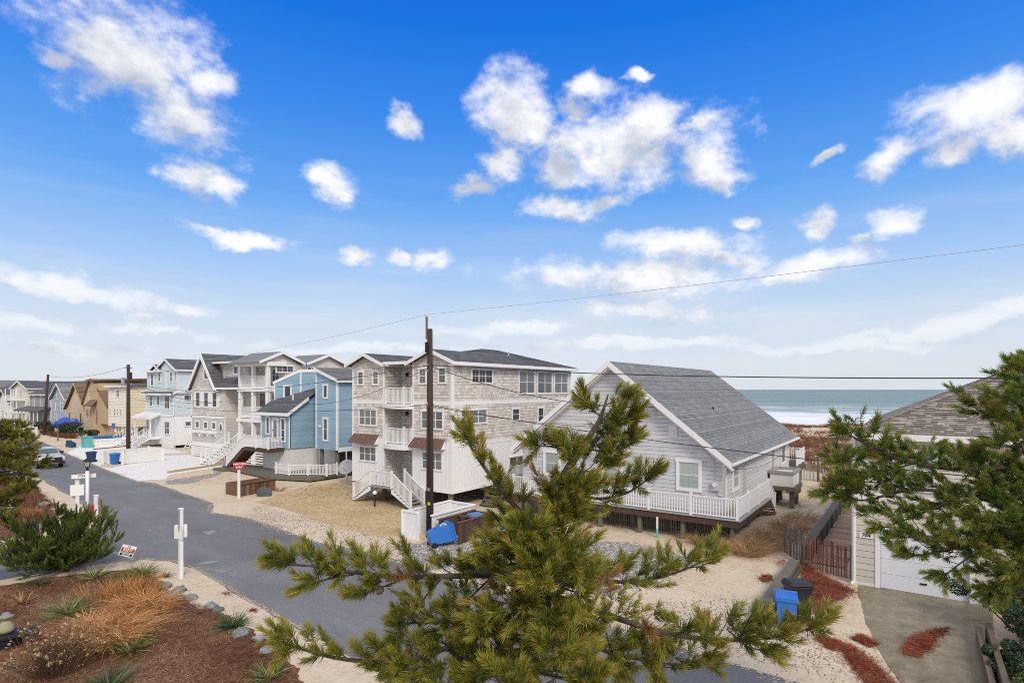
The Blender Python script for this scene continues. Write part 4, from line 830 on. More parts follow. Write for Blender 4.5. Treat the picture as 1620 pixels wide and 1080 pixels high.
# ================================================================ pale aqua house
def aqua_house():
    h = thing('beach_house', 'pale aqua house over a white ground floor with twin white front stairs', 'house', (38.5, 78, 0))
    XF, XB, yr, yl = 33.7, 44.0, 74.3, 81.9
    m = MB(); m.box(XF + .02, yr + .02, .35, XB, yl, 3.95); m.build('ground_floor_wall', M['white_board'], h)
    m = MB(); m.box(XF + .02, yr + .02, 3.95, XB, yl, 6.75); m.prism([(XF + .02, yr, 6.75), (XF + .02, 77, 6.75), (XF + 3, 77, 7.9), (XF + 3, yr, 7.9)], (3, 0, 0)); m.box(XF + .3, 74.0, 6.7, XB, yl, 9.6); m.box(XF + .1, 76.9, 6.7, XF + 1, yl, 9.55); m.build('wall', M['aqua_siding'], h)
    P, P3, Q = PX(XF), PX(XF + .28), PY(yr)
    clap(h, P, lambda z: (yr + .1, yl - .1), 3.98, 6.6, .2, 'aqua_siding', proud=.025); clap(h, PX(XF + .1), lambda z: (76.9, yl - .1), 6.95, 9.5, .2, 'aqua_siding', proud=.025); clap(h, P3, lambda z: (74.1, 76.85), 6.95, 9.6, .2, 'aqua_siding', proud=.025)
    clap(h, Q, lambda z: (XF + .1, XB), 3.98, 6.75, .2, 'aqua_siding', proud=.025); clap(h, PY(74.0), lambda z: (XF + .4, XB), 6.8, 9.6, .2, 'aqua_siding', proud=.025)
    for a0, a1, b0, b1, c in ((75.3, 76.7, 4.75, 6.5, 2), (79.95, 80.85, 5.0, 6.5, 1), (77.95, 78.8, 5.15, 6.5, 1), (75.35, 76.75, 1.6, 3.3, 2)): window(h, P, a0, a1, b0, b1, c, True, .12)
    for a0, a1, b0, b1 in ((79.85, 80.75, 7.6, 9.4), (77.9, 78.7, 8.1, 9.5)): window(h, PX(XF + .1), a0, a1, b0, b1, 1, True, .16)
    for a0, a1, b0, b1 in ((75.2, 75.95, 8.1, 9.5), (73.95 + .1, 74.6, 8.1, 9.5)): window(h, P3, a0, a1, b0, b1, 1, True, .14)
    window(h, Q, 34.75, 36.3, 5.8, 6.6, 2, False, .12, grid=(2, 2)); window(h, Q, 34.9, 36.2, 2.6, 3.3, 2, False, .12, grid=(2, 2))
    trims(h, P, [(yr - .03, yr + .12, .3, 6.7), (yl - .1, yl + .03, .3, 6.7), (yr, yl, 3.85, 4.02)], o=.06, name='corner_board'); trims(h, P3, [(73.95, 74.08, 6.8, 9.6), (76.72, 76.88, 6.8, 9.6)], o=.05, name='corner_board')
    slab(h, [(XF - .55, yr - .3, 6.72), (XF + 1.2, yr - .3, 7.3), (XF + 1.2, yl + .4, 7.3), (XF - .55, yl + .4, 6.72)][::-1], .12, 'roof_dark'); MB().box(XF - .62, yr - .35, 6.5, XF - .5, yl + .4, 6.72).build('fascia', M['white'], h)
    m = MB(); m.prism([(XF - .3, yr - .34, 6.6), (XF + 5, yr - .34, 8.6), (XF + 5, yr - .34, 8.85), (XF - .3, yr - .34, 6.85)], (0, .1, 0)); m.build('rake_board', M['white'], h)
    gable_x(h, XF - .2, XB, 73.6, 79.4, 9.65, 11.05, 'roof_dark', rake=.25, courses=.25, wide=.6, yr=76.4); gable_x(h, XF - .35, XF + 3, 77.6, 80.4, 9.65, 10.4, 'roof_dark', rake=.2); slab(h, [(XF - .35, 79.2, 9.62), (XB, 79.2, 10.6), (XB, 82.4, 9.9), (XF - .35, 82.4, 9.62)], .14, 'roof_dark')
    MB().prism([(XF + .1, 73.9, 9.6), (XF + .1, 79, 9.6), (XF + .1, 76.4, 10.85)], (4, 0, 0)).build('gable_wall', M['aqua_siding'], h); MB().box(XF - .4, 77.3, 9.42, XF - .3, 82.4, 9.62).build('gutter', M['white'], h)
    m = MB(); m.prism([(XF - 1.3, 77.5, 3.75), (XF + .0, 77.7, 4.3), (XF + .0, 82.6, 4.3), (XF - 1.3, 82.9, 3.75)], (0, 0, -.25)); m.build('porch_roof', M['white'], h); m = MB(); [m.box(XF - 1.2, y, 1.3, XF - 1.05, y + .15, 3.6) for y in (77.9, 82.4)]; m.build('porch_column', M['white'], h)
    MB().box(XF - 1.25, 77.8, 1.0, XF, 82.6, 1.3).build('porch_floor', M['white'], h); door(h, P, 79.9, 80.8, 1.35, 3.45, 'white', 'glass_blind'); door(h, P, 80.9, 81.7, 1.35, 3.45, 'white', 'glass_blind')
    for ya, yb in ((78.0, 79.6), (81.6, 84.6)):
        stairs(h, (XF - 1.2, ya, 1.3), (XF - 1.2, yb, 1.3), (-2.0, 0, 0), 7, 'white', 'white', 0)
        for y in (ya, yb): railing(h, (XF - 1.2, y, 1.3), (XF - 3.1, y, .1), .95, .2, singles=False)
    m = MB(); m.box(XF + .0, yr + .3, 0, XF + .3, 77.6, .34); m.build('skirt', M['white_board'], h)
    m = MB(); m.box(35.6, 72.6, 1.5, 37, 74.2, 1.6); [m.box(35.6, 72.6, 1.62 + i * .22, 37, 72.66, 1.78 + i * .22) for i in range(5)]; m.build('side_landing', M['white_board'], h)
    m = MB(); [m.bar((35.5, y, 1.55), (34.3, y - .5, .02), .06, .12) for y in (73.6, 72.6)]; k = m.build('ladder', M['white'], h)
    for i in range(6): MB().bar((35.4 - i * .2, 73.55 - i * .08, 1.4 - i * .24), (35.4 - i * .2, 72.65 - i * .08, 1.4 - i * .24), .2, .03).build('step', M['white'], k)
aqua_house()

def siding_house(label, X0, X1, Y0, Y1, zb, ze, mat, wins, roof, rmat, loc_z=0, sidewins=(), course=.22, front_mat=None, name='beach_house', trim='white', posts=True):
    """a plain house: lapped walls, gable or hip roof, windows given as (a0, a1, z0, z1, columns)"""
    h = thing(name, label, 'house', ((X0 + X1) / 2, (Y0 + Y1) / 2, 0)); P, Q = PX(X0), PY(Y0)
    MB().box(X0 + .02, Y0 + .02, zb, X1, Y1, ze).build('wall', M[mat], h)
    clap(h, P, lambda z: (Y0 + .1, Y1 - .1), zb, ze, course, front_mat or mat, proud=.03); clap(h, Q, lambda z: (X0 + .1, X1), zb, ze, course, mat, proud=.03)
    trims(h, P, [(Y0 - .03, Y0 + .12, zb, ze), (Y1 - .12, Y1 + .03, zb, ze)], trim, .05, 'corner_board')
    for w in wins: window(h, P, *w[:5], True, .12, mat=trim)
    for w in sidewins: window(h, Q, *w[:5], True, .12, mat=trim)
    kind, zr = roof[0], roof[1]; ov = .45
    if kind == 'x':
        gable_x(h, X0 - ov, X1 + .3, Y0 - ov, Y1 + ov, ze - .15, zr, rmat, rake=.25, trim=trim, courses=.3, wide=.7)
        MB().prism([(X0 + .02, Y0 + .1, ze - .02), (X0 + .02, Y1 - .1, ze - .02), (X0 + .02, (Y0 + Y1) / 2, zr - .2)], (X1 - X0, 0, 0)).build('gable_wall', M[mat], h)
    elif kind == 'y':
        xm = (X0 + X1) / 2
        for a, b in ((X0 - ov, xm), (X1 + ov, xm)):
            r = slab(h, [(a, Y0 - ov, ze - .1), (a, Y1 + ov, ze - .1), (b, Y1 + ov, zr), (b, Y0 - ov, zr)], .14, rmat); V = Vector((b - a, 0, zr - ze + .1)); shingle_slope(r, (a, Y0 - ov, ze - .1), (0, 1, 0), V, V.length, lambda v: (0, Y1 - Y0 + 2 * ov), .3, .7, rmat)
        MB().prism([(X0 + .1, Y0 + .02, ze - .02), (X1, Y0 + .02, ze - .02), (xm, Y0 + .02, zr - .2)], (0, Y1 - Y0 - .1, 0)).build('gable_wall', M[mat], h)
        m = MB(); m.box(X0 - ov - .05, Y0 - ov, ze - .3, X0 - ov + .03, Y1 + ov, ze - .1); m.build('gutter', M[trim], h)
    elif kind == 'shed': slab(h, [(X0 - ov, Y0 - ov, ze), (X1 + ov, Y0 - ov, zr), (X1 + ov, Y1 + ov, zr), (X0 - ov, Y1 + ov, ze)], .2, rmat)
    if posts and zb > .6:
        for x in np.arange(X0 + .3, X1, 3.2):
            for y in np.arange(Y0 + .3, Y1, 2.6): MB().box(x - .14, y - .14, 0, x + .14, y + .14, zb).build('piling', M['white_old'] if trim == 'white' else M['dark_timber'], h)
    return h
h = siding_house('cream house on white ground-floor posts with small front windows, behind the second utility pole', 35.1, 46, 90.5, 97.5, 1.9, 7.75, 'cream_siding',
    [(95.7, 96.4, 6.85, 7.25, 1), (93.65, 94.8, 6.05, 7.2, 2), (96.6, 97.15, 3.38, 4.5, 1), (95.04, 95.6, 3.38, 4.5, 1), (93.98, 94.5, 3.38, 4.5, 1), (92.86, 93.45, 3.36, 4.5, 1)], ('shed', 8.7), 'roof_dark', front_mat='cream_front')
for a in (95.2, 93.0, 90.9): m = MB(); m.box(35.6, a, 0, 35.7, a + 1.7, 1.85); m.build('garage_panel', M['cream_siding'], h)
m = MB(); m.box(34.6, 90.0, 7.55, 34.75, 98, 7.8); m.build('fascia', M['white'], h)
# tan modern house: tower, lower sheds
h = thing('beach_house', 'tall tan wooden house with a blank tower and steep brown shed roofs', 'house', (41, 106, 0))
m = MB(); m.prism([(36.3, 106.7, .6), (36.3, 110.8, .6), (36.3, 110.8, 5.0), (36.3, 107.9, 8.9), (36.3, 106.7, 8.9)], (9, 0, 0)); m.build('wall', M['tan_pale'], h)
m = MB(); m.box(35.9, 103.5, 0, 44, 106.7, 8.2); m.prism([(36.1, 101.0, 1.9), (36.1, 104.0, 1.9), (36.1, 104.0, 7.4), (36.1, 101.0, 5.0)], (8, 0, 0)); m.box(36.9, 100.9, 0, 44, 103.6, 4.5); m.build('tower', M['tan_wood'], h)
q = MB(); [pbox(q, PX(36.3), 106.8, 110.7, 1.2 + i * .5, 1.22 + i * .5, .0, .02) for i in range(8)]; [pbox(q, PX(35.9), 103.6 + i * .5, 103.62 + i * .5, .1, 8.1, 0, .02) for i in range(7)]; q.build('board_joint', M['tan_wood'], h)
slab(h, [(35.8, 100.6, 4.9), (35.8, 104.1, 7.5), (44, 104.1, 7.5), (44, 100.6, 4.9)], .2, 'roof_brown'); slab(h, [(35.6, 103.4, 8.75), (45, 103.4, 9.15), (45, 108.1, 9.15), (35.6, 108.1, 8.75)], .25, 'roof_brown'); slab(h, [(45, 111, 4.9), (45, 107.8, 8.95), (36, 107.8, 8.95), (36, 111, 4.9)], .2, 'roof_brown')
slab(h, [(35.0, 104.0, 4.7), (35.9, 104.0, 5.6), (35.9, 106.9, 5.6), (35.0, 106.9, 4.7)], .15, 'roof_brown')
for a0, a1, b0, b1 in ((107.2, 107.85, 6.25, 7.15), (107.3, 108.0, 2.9, 4.1), (108.8, 109.5, 2.9, 4.1)): window(h, PX(36.3), a0, a1, b0, b1, 1, False, .08, mat='tan_wood')
window(h, PX(35.9), 104.0, 104.5, 1.9, 4.2, 1, False, .06, mat='tan_wood')
for x in (36.6, 40, 44):
    for y in (107.2, 110.4): MB().box(x - .12, y - .12, 0, x + .12, y + .12, .62).build('piling', M['dark_timber'], h)
siding_house('tan cottage with a steep brown shingled gable roof', 36.6, 47, 110.6, 119, .9, 4.1, 'tan_pale', [(117.2, 118.0, 1.6, 3.4, 1), (112.3, 113.2, 1.6, 3.4, 1)], ('x', 8.3), 'roof_brown', trim='tan_wood')
siding_house('slate blue gabled house with white trim and front steps', 37.2, 48, 121.3, 128.4, .8, 5.6, 'slate_siding', [(126.3, 127, 3.5, 4.9, 1), (123.0, 123.8, 3.4, 4.9, 1), (125, 125.7, 5.4, 6.5, 1), (126, 126.7, 1.2, 2.9, 1)], ('x', 8.3), 'roof_gray')
h = siding_house('dark grey house with a high charcoal roof and a long white-posted porch', 37.8, 50, 131, 142.5, .5, 6.4, 'dark_gray_siding', [(139.6, 140.6, 4, 6, 2), (135.4, 136.3, 4, 6, 1), (132.2, 133.2, 4.9, 6.1, 2), (138, 139, 1, 2.9, 2), (134, 135, 1, 2.9, 1)], ('y', 8.9), 'roof_dark')
slab(h, [(35.6, 130.6, 3.3), (37.8, 130.6, 4.0), (37.8, 144, 4.0), (35.6, 144, 3.3)], .18, 'roof_dark'); m = MB(); [m.box(35.75, y, .4, 35.9, y + .16, 3.15) for y in np.arange(130.9, 144, 2.15)]; m.build('porch_column', M['white'], h); MB().box(35.6, 130.7, .2, 37.8, 144, .45).build('porch_floor', M['gray_deck'], h); railing(h, (35.8, 131, .45), (35.8, 143.8, .45), .9, .3, singles=False)
h = siding_house('pale cream house with white front balconies far up the street', 38.4, 50, 146, 156, .3, 7.6, 'pale_cream', [(153.5, 154.6, 5.4, 7.2, 2), (149.5, 150.5, 5.5, 7.2, 1), (147.2, 148, 3.2, 5, 1), (153.5, 154.6, 2.9, 4.7, 2), (149.5, 150.4, 1, 2.6, 1)], ('x', 9.0), 'roof_dark')
for z in (2.7, 5.2): MB().box(36.9, 147.5, z - .25, 38.4, 155, z).build('balcony_floor', M['white'], h); railing(h, (37, 147.6, z), (37, 154.9, z), .9, .3, singles=False)
m = MB(); [m.box(36.95, y, 0, 37.1, y + .15, 7.4) for y in (147.6, 151.2, 154.8)]; m.build('porch_column', M['white'], h)
FAR = [('white far cottage with a navy roof beside the cream balcony house', 38.9, 160, 168, 4.6, 7.2, 'white_board', 'x', 'roof_dark'), ('grey far house with a white dormer wall', 40, 172, 181, 6.2, 8.8, 'cottage_siding', 'y', 'roof_dark'), ('sand coloured far house with three storeys', 42, 186, 195, 7.6, 9.6, 'taupe_siding', 'x', 'roof_gray'),
       ('pale blue far house near the end of the row', 44, 200, 209, 6.4, 8.8, 'aqua_siding', 'x', 'roof_gray'), ('cream far house with a brown roof', 46, 215, 225, 7.0, 9.0, 'cream_front', 'y', 'roof_brown'), ('white far house with a steep grey gable', 48, 231, 240, 6.8, 9.8, 'white_board', 'x', 'roof_gray'),
       ('greige far house half hidden behind the others', 51, 248, 258, 7.2, 9.2, 'greige_siding', 'y', 'roof_dark'), ('farthest pale house closing the view up the street', 56, 275, 286, 7.0, 9.4, 'pale_cream', 'x', 'roof_gray'), ('last white house before the horizon', 62, 310, 322, 7.4, 9.8, 'white_board', 'y', 'roof_dark'), ('tiny far roofed house at the left edge of the view', 25, 300, 314, 6.2, 8.6, 'taupe_siding', 'x', 'roof_dark')]
for lb, x, ya, yb, ze, zr, mt, k, rm in FAR:
    w = [(ya + 1 + i * 2.6, ya + 2.2 + i * 2.6, z, z + 1.3, 2) for i in range(3) for z in (1.4, 4.2) if z + 1.6 < ze]
    siding_house(lb, x, x + 10, ya, yb, .4, ze, mt, w, (k, zr), rm, posts=False, course=.35)

# ================================================================ house with the garage, front right
def garage_house():
    h = thing('garage_house', 'taupe clapboard house with a white garage door, house-number plaque and brown hip roof', 'house', (31, -3.5, 0))
    XF, XB, yl, yr = 24.75, 36.4, 1.95, -11.0; P = PX(XF)
    m = MB(); m.box(XF + .02, yr, 0, XB, -1.6, 5.45); m.box(XF + .02, 1.1, 0, XB, yl - .02, 5.45); m.box(XF + .02, -1.6, 2.15, XB, 1.1, 5.45); m.box(XF + .5, -1.6, 0, XB, 1.1, 2.15); m.build('wall', M['taupe_siding'], h)
    for a0, a1, b0, b1 in ((1.23, yl - .1, .12, 3.15), (-1.45, 1.23, 2.3, 3.15), (yr, -1.6, .12, 3.15), (yr, yl - .1, 3.42, 5.4)): clap(h, P, lambda z: (a0, a1), b0, b1, .235, 'taupe_siding', singles=True, proud=.022)
    trims(h, P, [(yl - .1, yl + .02, .0, 5.45), (1.08, 1.23, 0, 2.15), (-1.6, -1.46, 0, 2.15), (-1.6, 1.23, 2.15, 2.3), (yr, yl - .1, 3.15, 3.42)], o=.05); trims(h, P, [(1.23, yl - .1, 0, .12), (yr, -1.6, 0, .12)], 'white_old', .03, 'base_board')
    g = MB(); pbox(g, P, -1.46, 1.08, .0, 2.15, -.14, -.10); d = g.build('garage_door', M['garage_door'], h)
    for i in range(4): g = MB(); pbox(g, P, -1.455, 1.075, .012 + i * .535, .535 + i * .535, -.10, -.075, random.uniform(.97, 1.03)); g.build('door_panel', M['garage_door'], d)
    g = MB(); pbox(g, P, -.3, -.1, .35, .40, -.075, -.04); g.build('handle', M['black_metal'], d)
    window(h, P, -.62, .72, 3.62, 5.1, 2, True, .16, glass='glass_curtain'); window(h, P, -4.6, -3.0, 3.62, 5.1, 2, True, .16)
    g = MB(); pbox(g, P, 1.30, 1.72, 1.76, 1.96, .03, .055); s = g.build('house_number', M['sign_white'], h); text(s, '704', (XF - .062, 1.51, 1.86), .19, 'sign_black', (math.pi / 2, 0, -math.pi / 2), bold=.004)
    m = MB(); m.tube([(XF - .09, yl - .06, 5.35), (XF - .09, yl - .06, .15), (XF - .3, yl + .02, .06)], .05); m.build('downspout', M['white'], h)
    # hip roof
    E0, ze, k = 24.3, 5.66, .455; ye = 1.9; xr = 37.0; Yc = -5.2; zr = ze + (ye - Yc) * k; xh = E0 + (ye - Yc)
    r = slab(h, [(E0, ye, ze), (xh, Yc, zr), (E0, 2 * Yc - ye, ze)], .12, 'roof_taupe'); V = Vector((1, 0, k)); lv = (xh - E0) * V.length
    shingle_slope(r, (E0, ye, ze), (0, -1, 0), V, lv, lambda v: (v / V.length, min(7.4 - v * .12, 2 * (ye - Yc) - v / V.length)), .150, .24, 'roof_taupe', singles=295, var=.15, proud=.022, bi=.26)
    r2 = slab(h, [(E0, ye, ze), (xr, ye, ze), (xr, Yc, zr), (xh, Yc, zr)], .12, 'roof_taupe'); V2 = Vector((0, -1, k)); lv2 = (ye - Yc) * V2.length
    shingle_slope(r2, (E0, ye, ze), (1, 0, 0), V2, lv2, lambda v: (v / V2.length, xr - E0), .150, .26, 'roof_taupe', var=.12, bi=.14)
    slab(h, [(xr, 2 * Yc - ye, ze), (E0, 2 * Yc - ye, ze), (xh, Yc, zr), (xr, Yc, zr)], .12, 'roof_taupe')
    cap = MB()
    for i in range(46):
        a = Vector((E0, ye, ze + .02)) + Vector((1, -1, k)) * (i * .2); cap.bar(a, a + Vector((1, -1, k)) * .24, .24, .03, random.uniform(.8, 1.2))
    cap.build('ridge_cap', M['roof_taupe'], r)
    m = MB(); m.box(E0 - .08, yr, ze - .24, E0 + .02, ye + .02, ze - .03); m.box(E0 + .02, ye - .08, ze - .24, xr, ye + .02, ze - .03); m.box(E0 + .02, yr, ze - .26, XF + .02, ye - .08, ze - .2); m.build('eave', M['white'], h)
def text(parent, s, loc, size, mat, rot, bold=0.0, name='lettering', align='CENTER', ext=.003):
    c = bpy.data.curves.new('lettering', 'FONT'); c.body = s; c.size = size; c.align_x = align; c.align_y = 'CENTER'; c.extrude = ext; c.offset = bold; c.resolution_u = 2
    t = bpy.data.objects.new('tmp', c); COL.objects.link(t); bpy.context.view_layer.update()
    me = bpy.data.meshes.new_from_object(t.evaluated_get(bpy.context.evaluated_depsgraph_get())); bpy.data.objects.remove(t)
    a = me.attributes.new('tint', 'FLOAT', 'FACE'); a.data.foreach_set('value', np.ones(len(me.polygons), dtype=np.float32))
    me.materials.clear(); me.materials.append(M[mat]); o = bpy.data.objects.new(name, me); o.location = loc; o.rotation_euler = rot; return put(o, parent, loc)
garage_house()

# ================================================================ timber edge, fences, boardwalk between the two houses
m = MB(); m.box(19.4, 3.8, 0, 25.3, 4.15, .42); m.box(19.4, 3.72, .0, 25.3, 3.75, .25, .8); tag(m.build('timber_wall', M['dark_timber']), 'dark weathered timber retaining beam beside the garage bins', 'wall')
m = MB(); m.box(27.0, 3.62, 0, 43.5, 3.98, .68); [m.box(x, 3.58, 0, x + .2, 3.62, .62, .7) for x in np.arange(26.5, 43, 1.9)]; tag(m.build('timber_wall', M['dark_timber']), 'long dark timber wall running from the slat fences towards the dunes', 'wall')
bw = thing('boardwalk', 'narrow plank walk between the timber wall and the garage house', 'walkway', (34, 3.0, 0))
for i in range(46): x = 26.6 + i * .37; MB().box(x, 2.35, .03, x + .355, 3.5, .07 + random.uniform(0, .008), random.uniform(.75, 1.2)).build('plank', M['plank'], bw)
def slat_fence(label, p0, p1, n, mat, h0=1.25, w=.055, group=None):
    p0, p1 = Vector(p0), Vector(p1); f = thing('slat_fence', label, 'fence', ((p0 + p1) / 2), group); d = (p1 - p0); m = MB()
    for z in (.3, .75, 1.08): m.bar(p0 + Vector((0, 0, z)), p1 + Vector((0, 0, z)), .012, .012)
    m.build('wire_strand', M['wire'], f); dn = d.normalized(); sd_ = Vector((-dn.y, dn.x, 0)) * .012
    for i in range(n):
        q = p0 + d * (i + .5) / n + dn * random.uniform(-.02, .02); hh = h0 + random.uniform(-.07, .07); lean = Vector((random.uniform(-.03, .03), random.uniform(-.03, .03), 0))
        b = MB(); b.prism([q - dn * w / 2 - sd_, q + dn * w / 2 - sd_, q + dn * w / 2 + lean + Vector((0, 0, hh)) - sd_, q - dn * w / 2 + lean + Vector((0, 0, hh)) - sd_], sd_ * 2, random.uniform(.65, 1.35)); b.build('picket', M[mat], f)
    return f
slat_fence('grey weathered slat fence at the end of the timber beam', (27.9, 4.85, 0), (26.0, 3.7, 0), 16, 'fence_gray', 1.3, .05)
slat_fence('reddish slat fence closing the gap beside the garage house', (25.9, 3.65, 0), (25.25, 2.03, 0), 17, 'fence_red', 1.25, .042)
fz = float(dune_h(np.array([50.5]), np.array([7.0]))[0])
slat_fence('pale dune fence of thin slats crossing the beach grass', (50.4, 14.5, fz), (51.2, 1.0, fz), 130, 'fence_pale', 1.25, .05)
for x, y, l in ((50.6, 6.3, 'lone dark post in front of the pale dune fence'), (44.3, 4.1, 'short dark post at the far end of the timber wall')): tag(MB().tube([(x, y, -.1), (x, y, 1.9)], .09).build('fence_post', M['dark_timber']), l, 'post')
tag(MB().prism([(18.0, 3.85, 0), (18.2, 3.9, 0), (18.08, 3.88, 1.0)], (.03, .05, 0)).build('wooden_stake', M['fence_gray']), 'thin pointed grey stake in the sand near the timber beam', 'stake')

# ================================================================ poles and wires
def utility_pole(label, x, y, h0, r=.15, ext=False, gear=False, lean=0):
    p = thing('utility_pole', label, 'utility pole', (x, y, 0), 'wooden utility poles along the street')
    MB().tube([(x, y, -.2), (x + lean * .5, y, h0 * .5), (x + lean, y, h0)], [r * 1.12, r, r * .78], 12).build('shaft', M['pole_wood'], p, smooth=True)
    if ext: MB().tube([(x - .12, y + .1, h0 - .5), (x - .12, y + .1, h0 + .55)], .055, 8).build('top_extension', M['old_wood'], p); MB().lathe((x - .12, y + .1, h0 + .55), [(.03, 0), (.09, .03), (.09, .09), (.03, .14)], 8).build('insulator', M['meter_gray'], p)
    for z in (8.4, 6.46): MB().tube([(x - .25, y, z), (x + .25, y, z)], .05, 6).build('clamp', M['gray_metal'], p)
    if gear:
        MB().lathe((x - .45, y + .2, h0 - 2.3), [(.2, 0), (.24, .05), (.24, .7), (.12, .82)], 10).build('transformer', M['gray_metal'], p); MB().tube([(x + .1, y - .45, h0 - .9), (x + .1, y - .45, h0 - 1.7)], .13, 8).build('fuse', M['black_metal'], p); MB().bar((x - .5, y - .5, h0 - .4), (x + .5, y + .3, h0 - .4), .07, .09).build('crossarm', M['old_wood'], p)
    return p
PA = utility_pole('tall dark brown utility pole beside the blue bin in front of the beige house', 20.6, 19.4, 10.15, .165, True)
MB().tube([(20.42, 19.27, 0), (20.43, 19.28, 6.3)], .03, 6, .9).build('riser', M['black_metal'], PA); MB().box(20.38, 19.22, 2.3, 20.42, 19.36, 2.45).build('number_plate', M['gray_metal'], PA); MB().bar((20.3, 19.4, 8.1), (20.95, 19.4, 8.1), .06, .08).build('bracket', M['gray_metal'], PA); MB().lathe((20.3, 19.35, 6.5), [(.05, 0), (.07, .05), (.04, .14)], 8).build('insulator', M['meter_gray'], PA); MB().box(20.36, 19.3, 9.0, 20.44, 19.5, 9.5, .5).build('cable_box', M['black_metal'], PA)
MB().box(20.38, 19.22, 1.62, 20.43, 19.34, 1.76).build('marker', M['yellow'], PA)
PB = utility_pole('utility pole with transformer behind the slatted bin enclosure', 28.93, 74.9, 10.1, .2, False, True)
utility_pole('bare utility pole far up the street by the grey porch house', 31.7, 112.8, 9.6, .2, lean=.5)
utility_pole('distant thin utility pole at the left edge of the view', 36.5, 165, 9.6, .2)
def wire(label, a, b, sag, r=.016, mat='wire', n=24):
    a, b = Vector(a), Vector(b); pts = [a.lerp(b, t / n) - Vector((0, 0, sag * 4 * (t / n) * (1 - t / n))) for t in range(n + 1)]
    return tag(MB().tube(pts, r, 5).build('cable', M[mat]), label, 'wire')
OFF = Vector((13.9, -29.2, 0))
wire('thin top wire rising to the right from the tall pole', (20.48, 19.5, 10.85), OFF + Vector((0, 0, 10.85)), .33, .008, 'wire_pale', 40)
wire('thin top wire sloping left from the tall pole to the transformer pole', (20.48, 19.5, 10.85), (28.93, 74.9, 10.2), .75, .009, 'wire_pale', 40)
wire('thick black cable crossing the sky above the cottage roof', (20.6, 19.4, 8.4), OFF + Vector((0, 0, 8.4)), .95, .018, n=40)
wire('thick black cable running left past the blue house', (20.6, 19.4, 8.4), (28.93, 74.9, 8.0), 1.1, .017, n=40)
wire('low cable running right across the cottage wall', (20.6, 19.4, 6.46), OFF + Vector((0, 0, 6.0)), 1.2, .015, n=40)
wire('low cable running left from the tall pole', (20.6, 19.4, 6.46), (28.93, 74.9, 6.3), .9, .015, n=40)
wire('service drop from the tall pole to the cottage gable', (20.6, 19.4, 8.35), (28.3, 11.0, 6.3), .55, .02)
wire('lower service drop from the tall pole to the cottage eave', (20.6, 19.4, 6.4), (28.3, 12.4, 5.2), .25, .014)
wire('service drop hanging from the tall pole to the blue house corner', (20.6, 19.4, 8.3), (29.7, 47.2, 6.6), 1.2, .014)
wire('service drop from the transformer pole to the greige gable house', (28.93, 74.9, 8.3), (31.6, 55.4, 5.9), .9, .02)
wire('second drop from the transformer pole to the blue house', (28.93, 74.9, 7.6), (29.5, 46.9, 7.2), 1.6, .016)
wire('wire from the transformer pole back to the bare pole', (28.93, 74.9, 9.9), (32.1, 112.8, 9.4), .7, .02)
wire('lower wire from the transformer pole to the bare pole', (28.93, 74.9, 7.7), (32.1, 112.8, 7.4), .7, .02)
wire('thin cable sagging between two corners of the cottage side', (28.4, 7.3, 3.45), (40.5, 7.2, 3.0), .35, .010)

# ================================================================ bins and bin enclosures
def wheelie(name, label, mat, lid, loc, rotz, tilt=(0, 0), scale=1.0, open_lid=False, group=None, arrows=False):
    r = thing(name, label, 'bin', (0, 0, 0), group); s = scale
    b = MB(); w0, w1, d0, d1, H_ = .22, .29, .24, .33, .98
    b.add([(-w0, -d0, .03), (w0, -d0, .03), (w0, d0, .03), (-w0, d0, .03), (-w1, -d1, H_), (w1, -d1, H_), (w1, d1, H_), (-w1, d1, H_)], [(0, 3, 2, 1), (4, 5, 6, 7), (0, 1, 5, 4), (1, 2, 6, 5), (2, 3, 7, 6), (3, 0, 4, 7)])
    b.box(-w1 - .03, -d1 - .03, H_ - .09, w1 + .03, d1 + .03, H_ - .02); b.box(-.14, -d0 - .07, .35, .14, -d0 - .0, .72, .9); b.build('body', M[mat], r)
    l = MB(); top = [(-w1 - .04, -d1 - .06, 0), (w1 + .04, -d1 - .06, 0), (w1 + .04, d1 + .06, 0), (-w1 - .04, d1 + .06, 0)]
    if open_lid: l.prism([(-w1 - .03, d1 + .02, H_), (w1 + .03, d1 + .02, H_), (w1 + .03, d1 + .3, .35), (-w1 - .03, d1 + .3, .35)], (0, .05, .03))
    else: l.add([(x, y, H_ - .0) for x, y, z in top] + [(x * .8, y * .8, H_ + .09) for x, y, z in top], [(0, 3, 2, 1), (4, 5, 6, 7), (0, 1, 5, 4), (1, 2, 6, 5), (2, 3, 7, 6), (3, 0, 4, 7)])
    l.build('lid', M[lid], r)
    for x in (-.27, .27): MB().tube([(x - .03, .27, .12), (x + .03, .27, .12)], .12, 14).build('wheel', M['rubber'], r)
    MB().tube([(-.22, d1 + .1, H_ - .04), (.22, d1 + .1, H_ - .04)], .02, 6).build('handle', M[mat], r)
    # printed white recycling arrows
    for k in range(3 if arrows else 0):
        a = k * 2.094 + .5; q = MB(); c_ = Vector((.09 * math.cos(a), 0, .09 * math.sin(a))); tdir = Vector((-math.sin(a), 0, math.cos(a)))
        p_ = Vector((0, -d1 + .01, .72)); q.prism([p_ + c_ - tdir * .06, p_ + c_ * 1.35 - tdir * .06, p_ + c_ * 1.35 + tdir * .03, p_ + c_ * 1.6 + tdir * .03, p_ + c_ * 1.1 + tdir * .10, p_ + c_ * .75 + tdir * .03, p_ + c_ + tdir * .03], (0, -.025, 0)); q.build('arrow', M['sign_white'], r)
    r.location = loc; r.rotation_euler = (tilt[0], tilt[1], rotz); r.scale = (s, s, s); return r
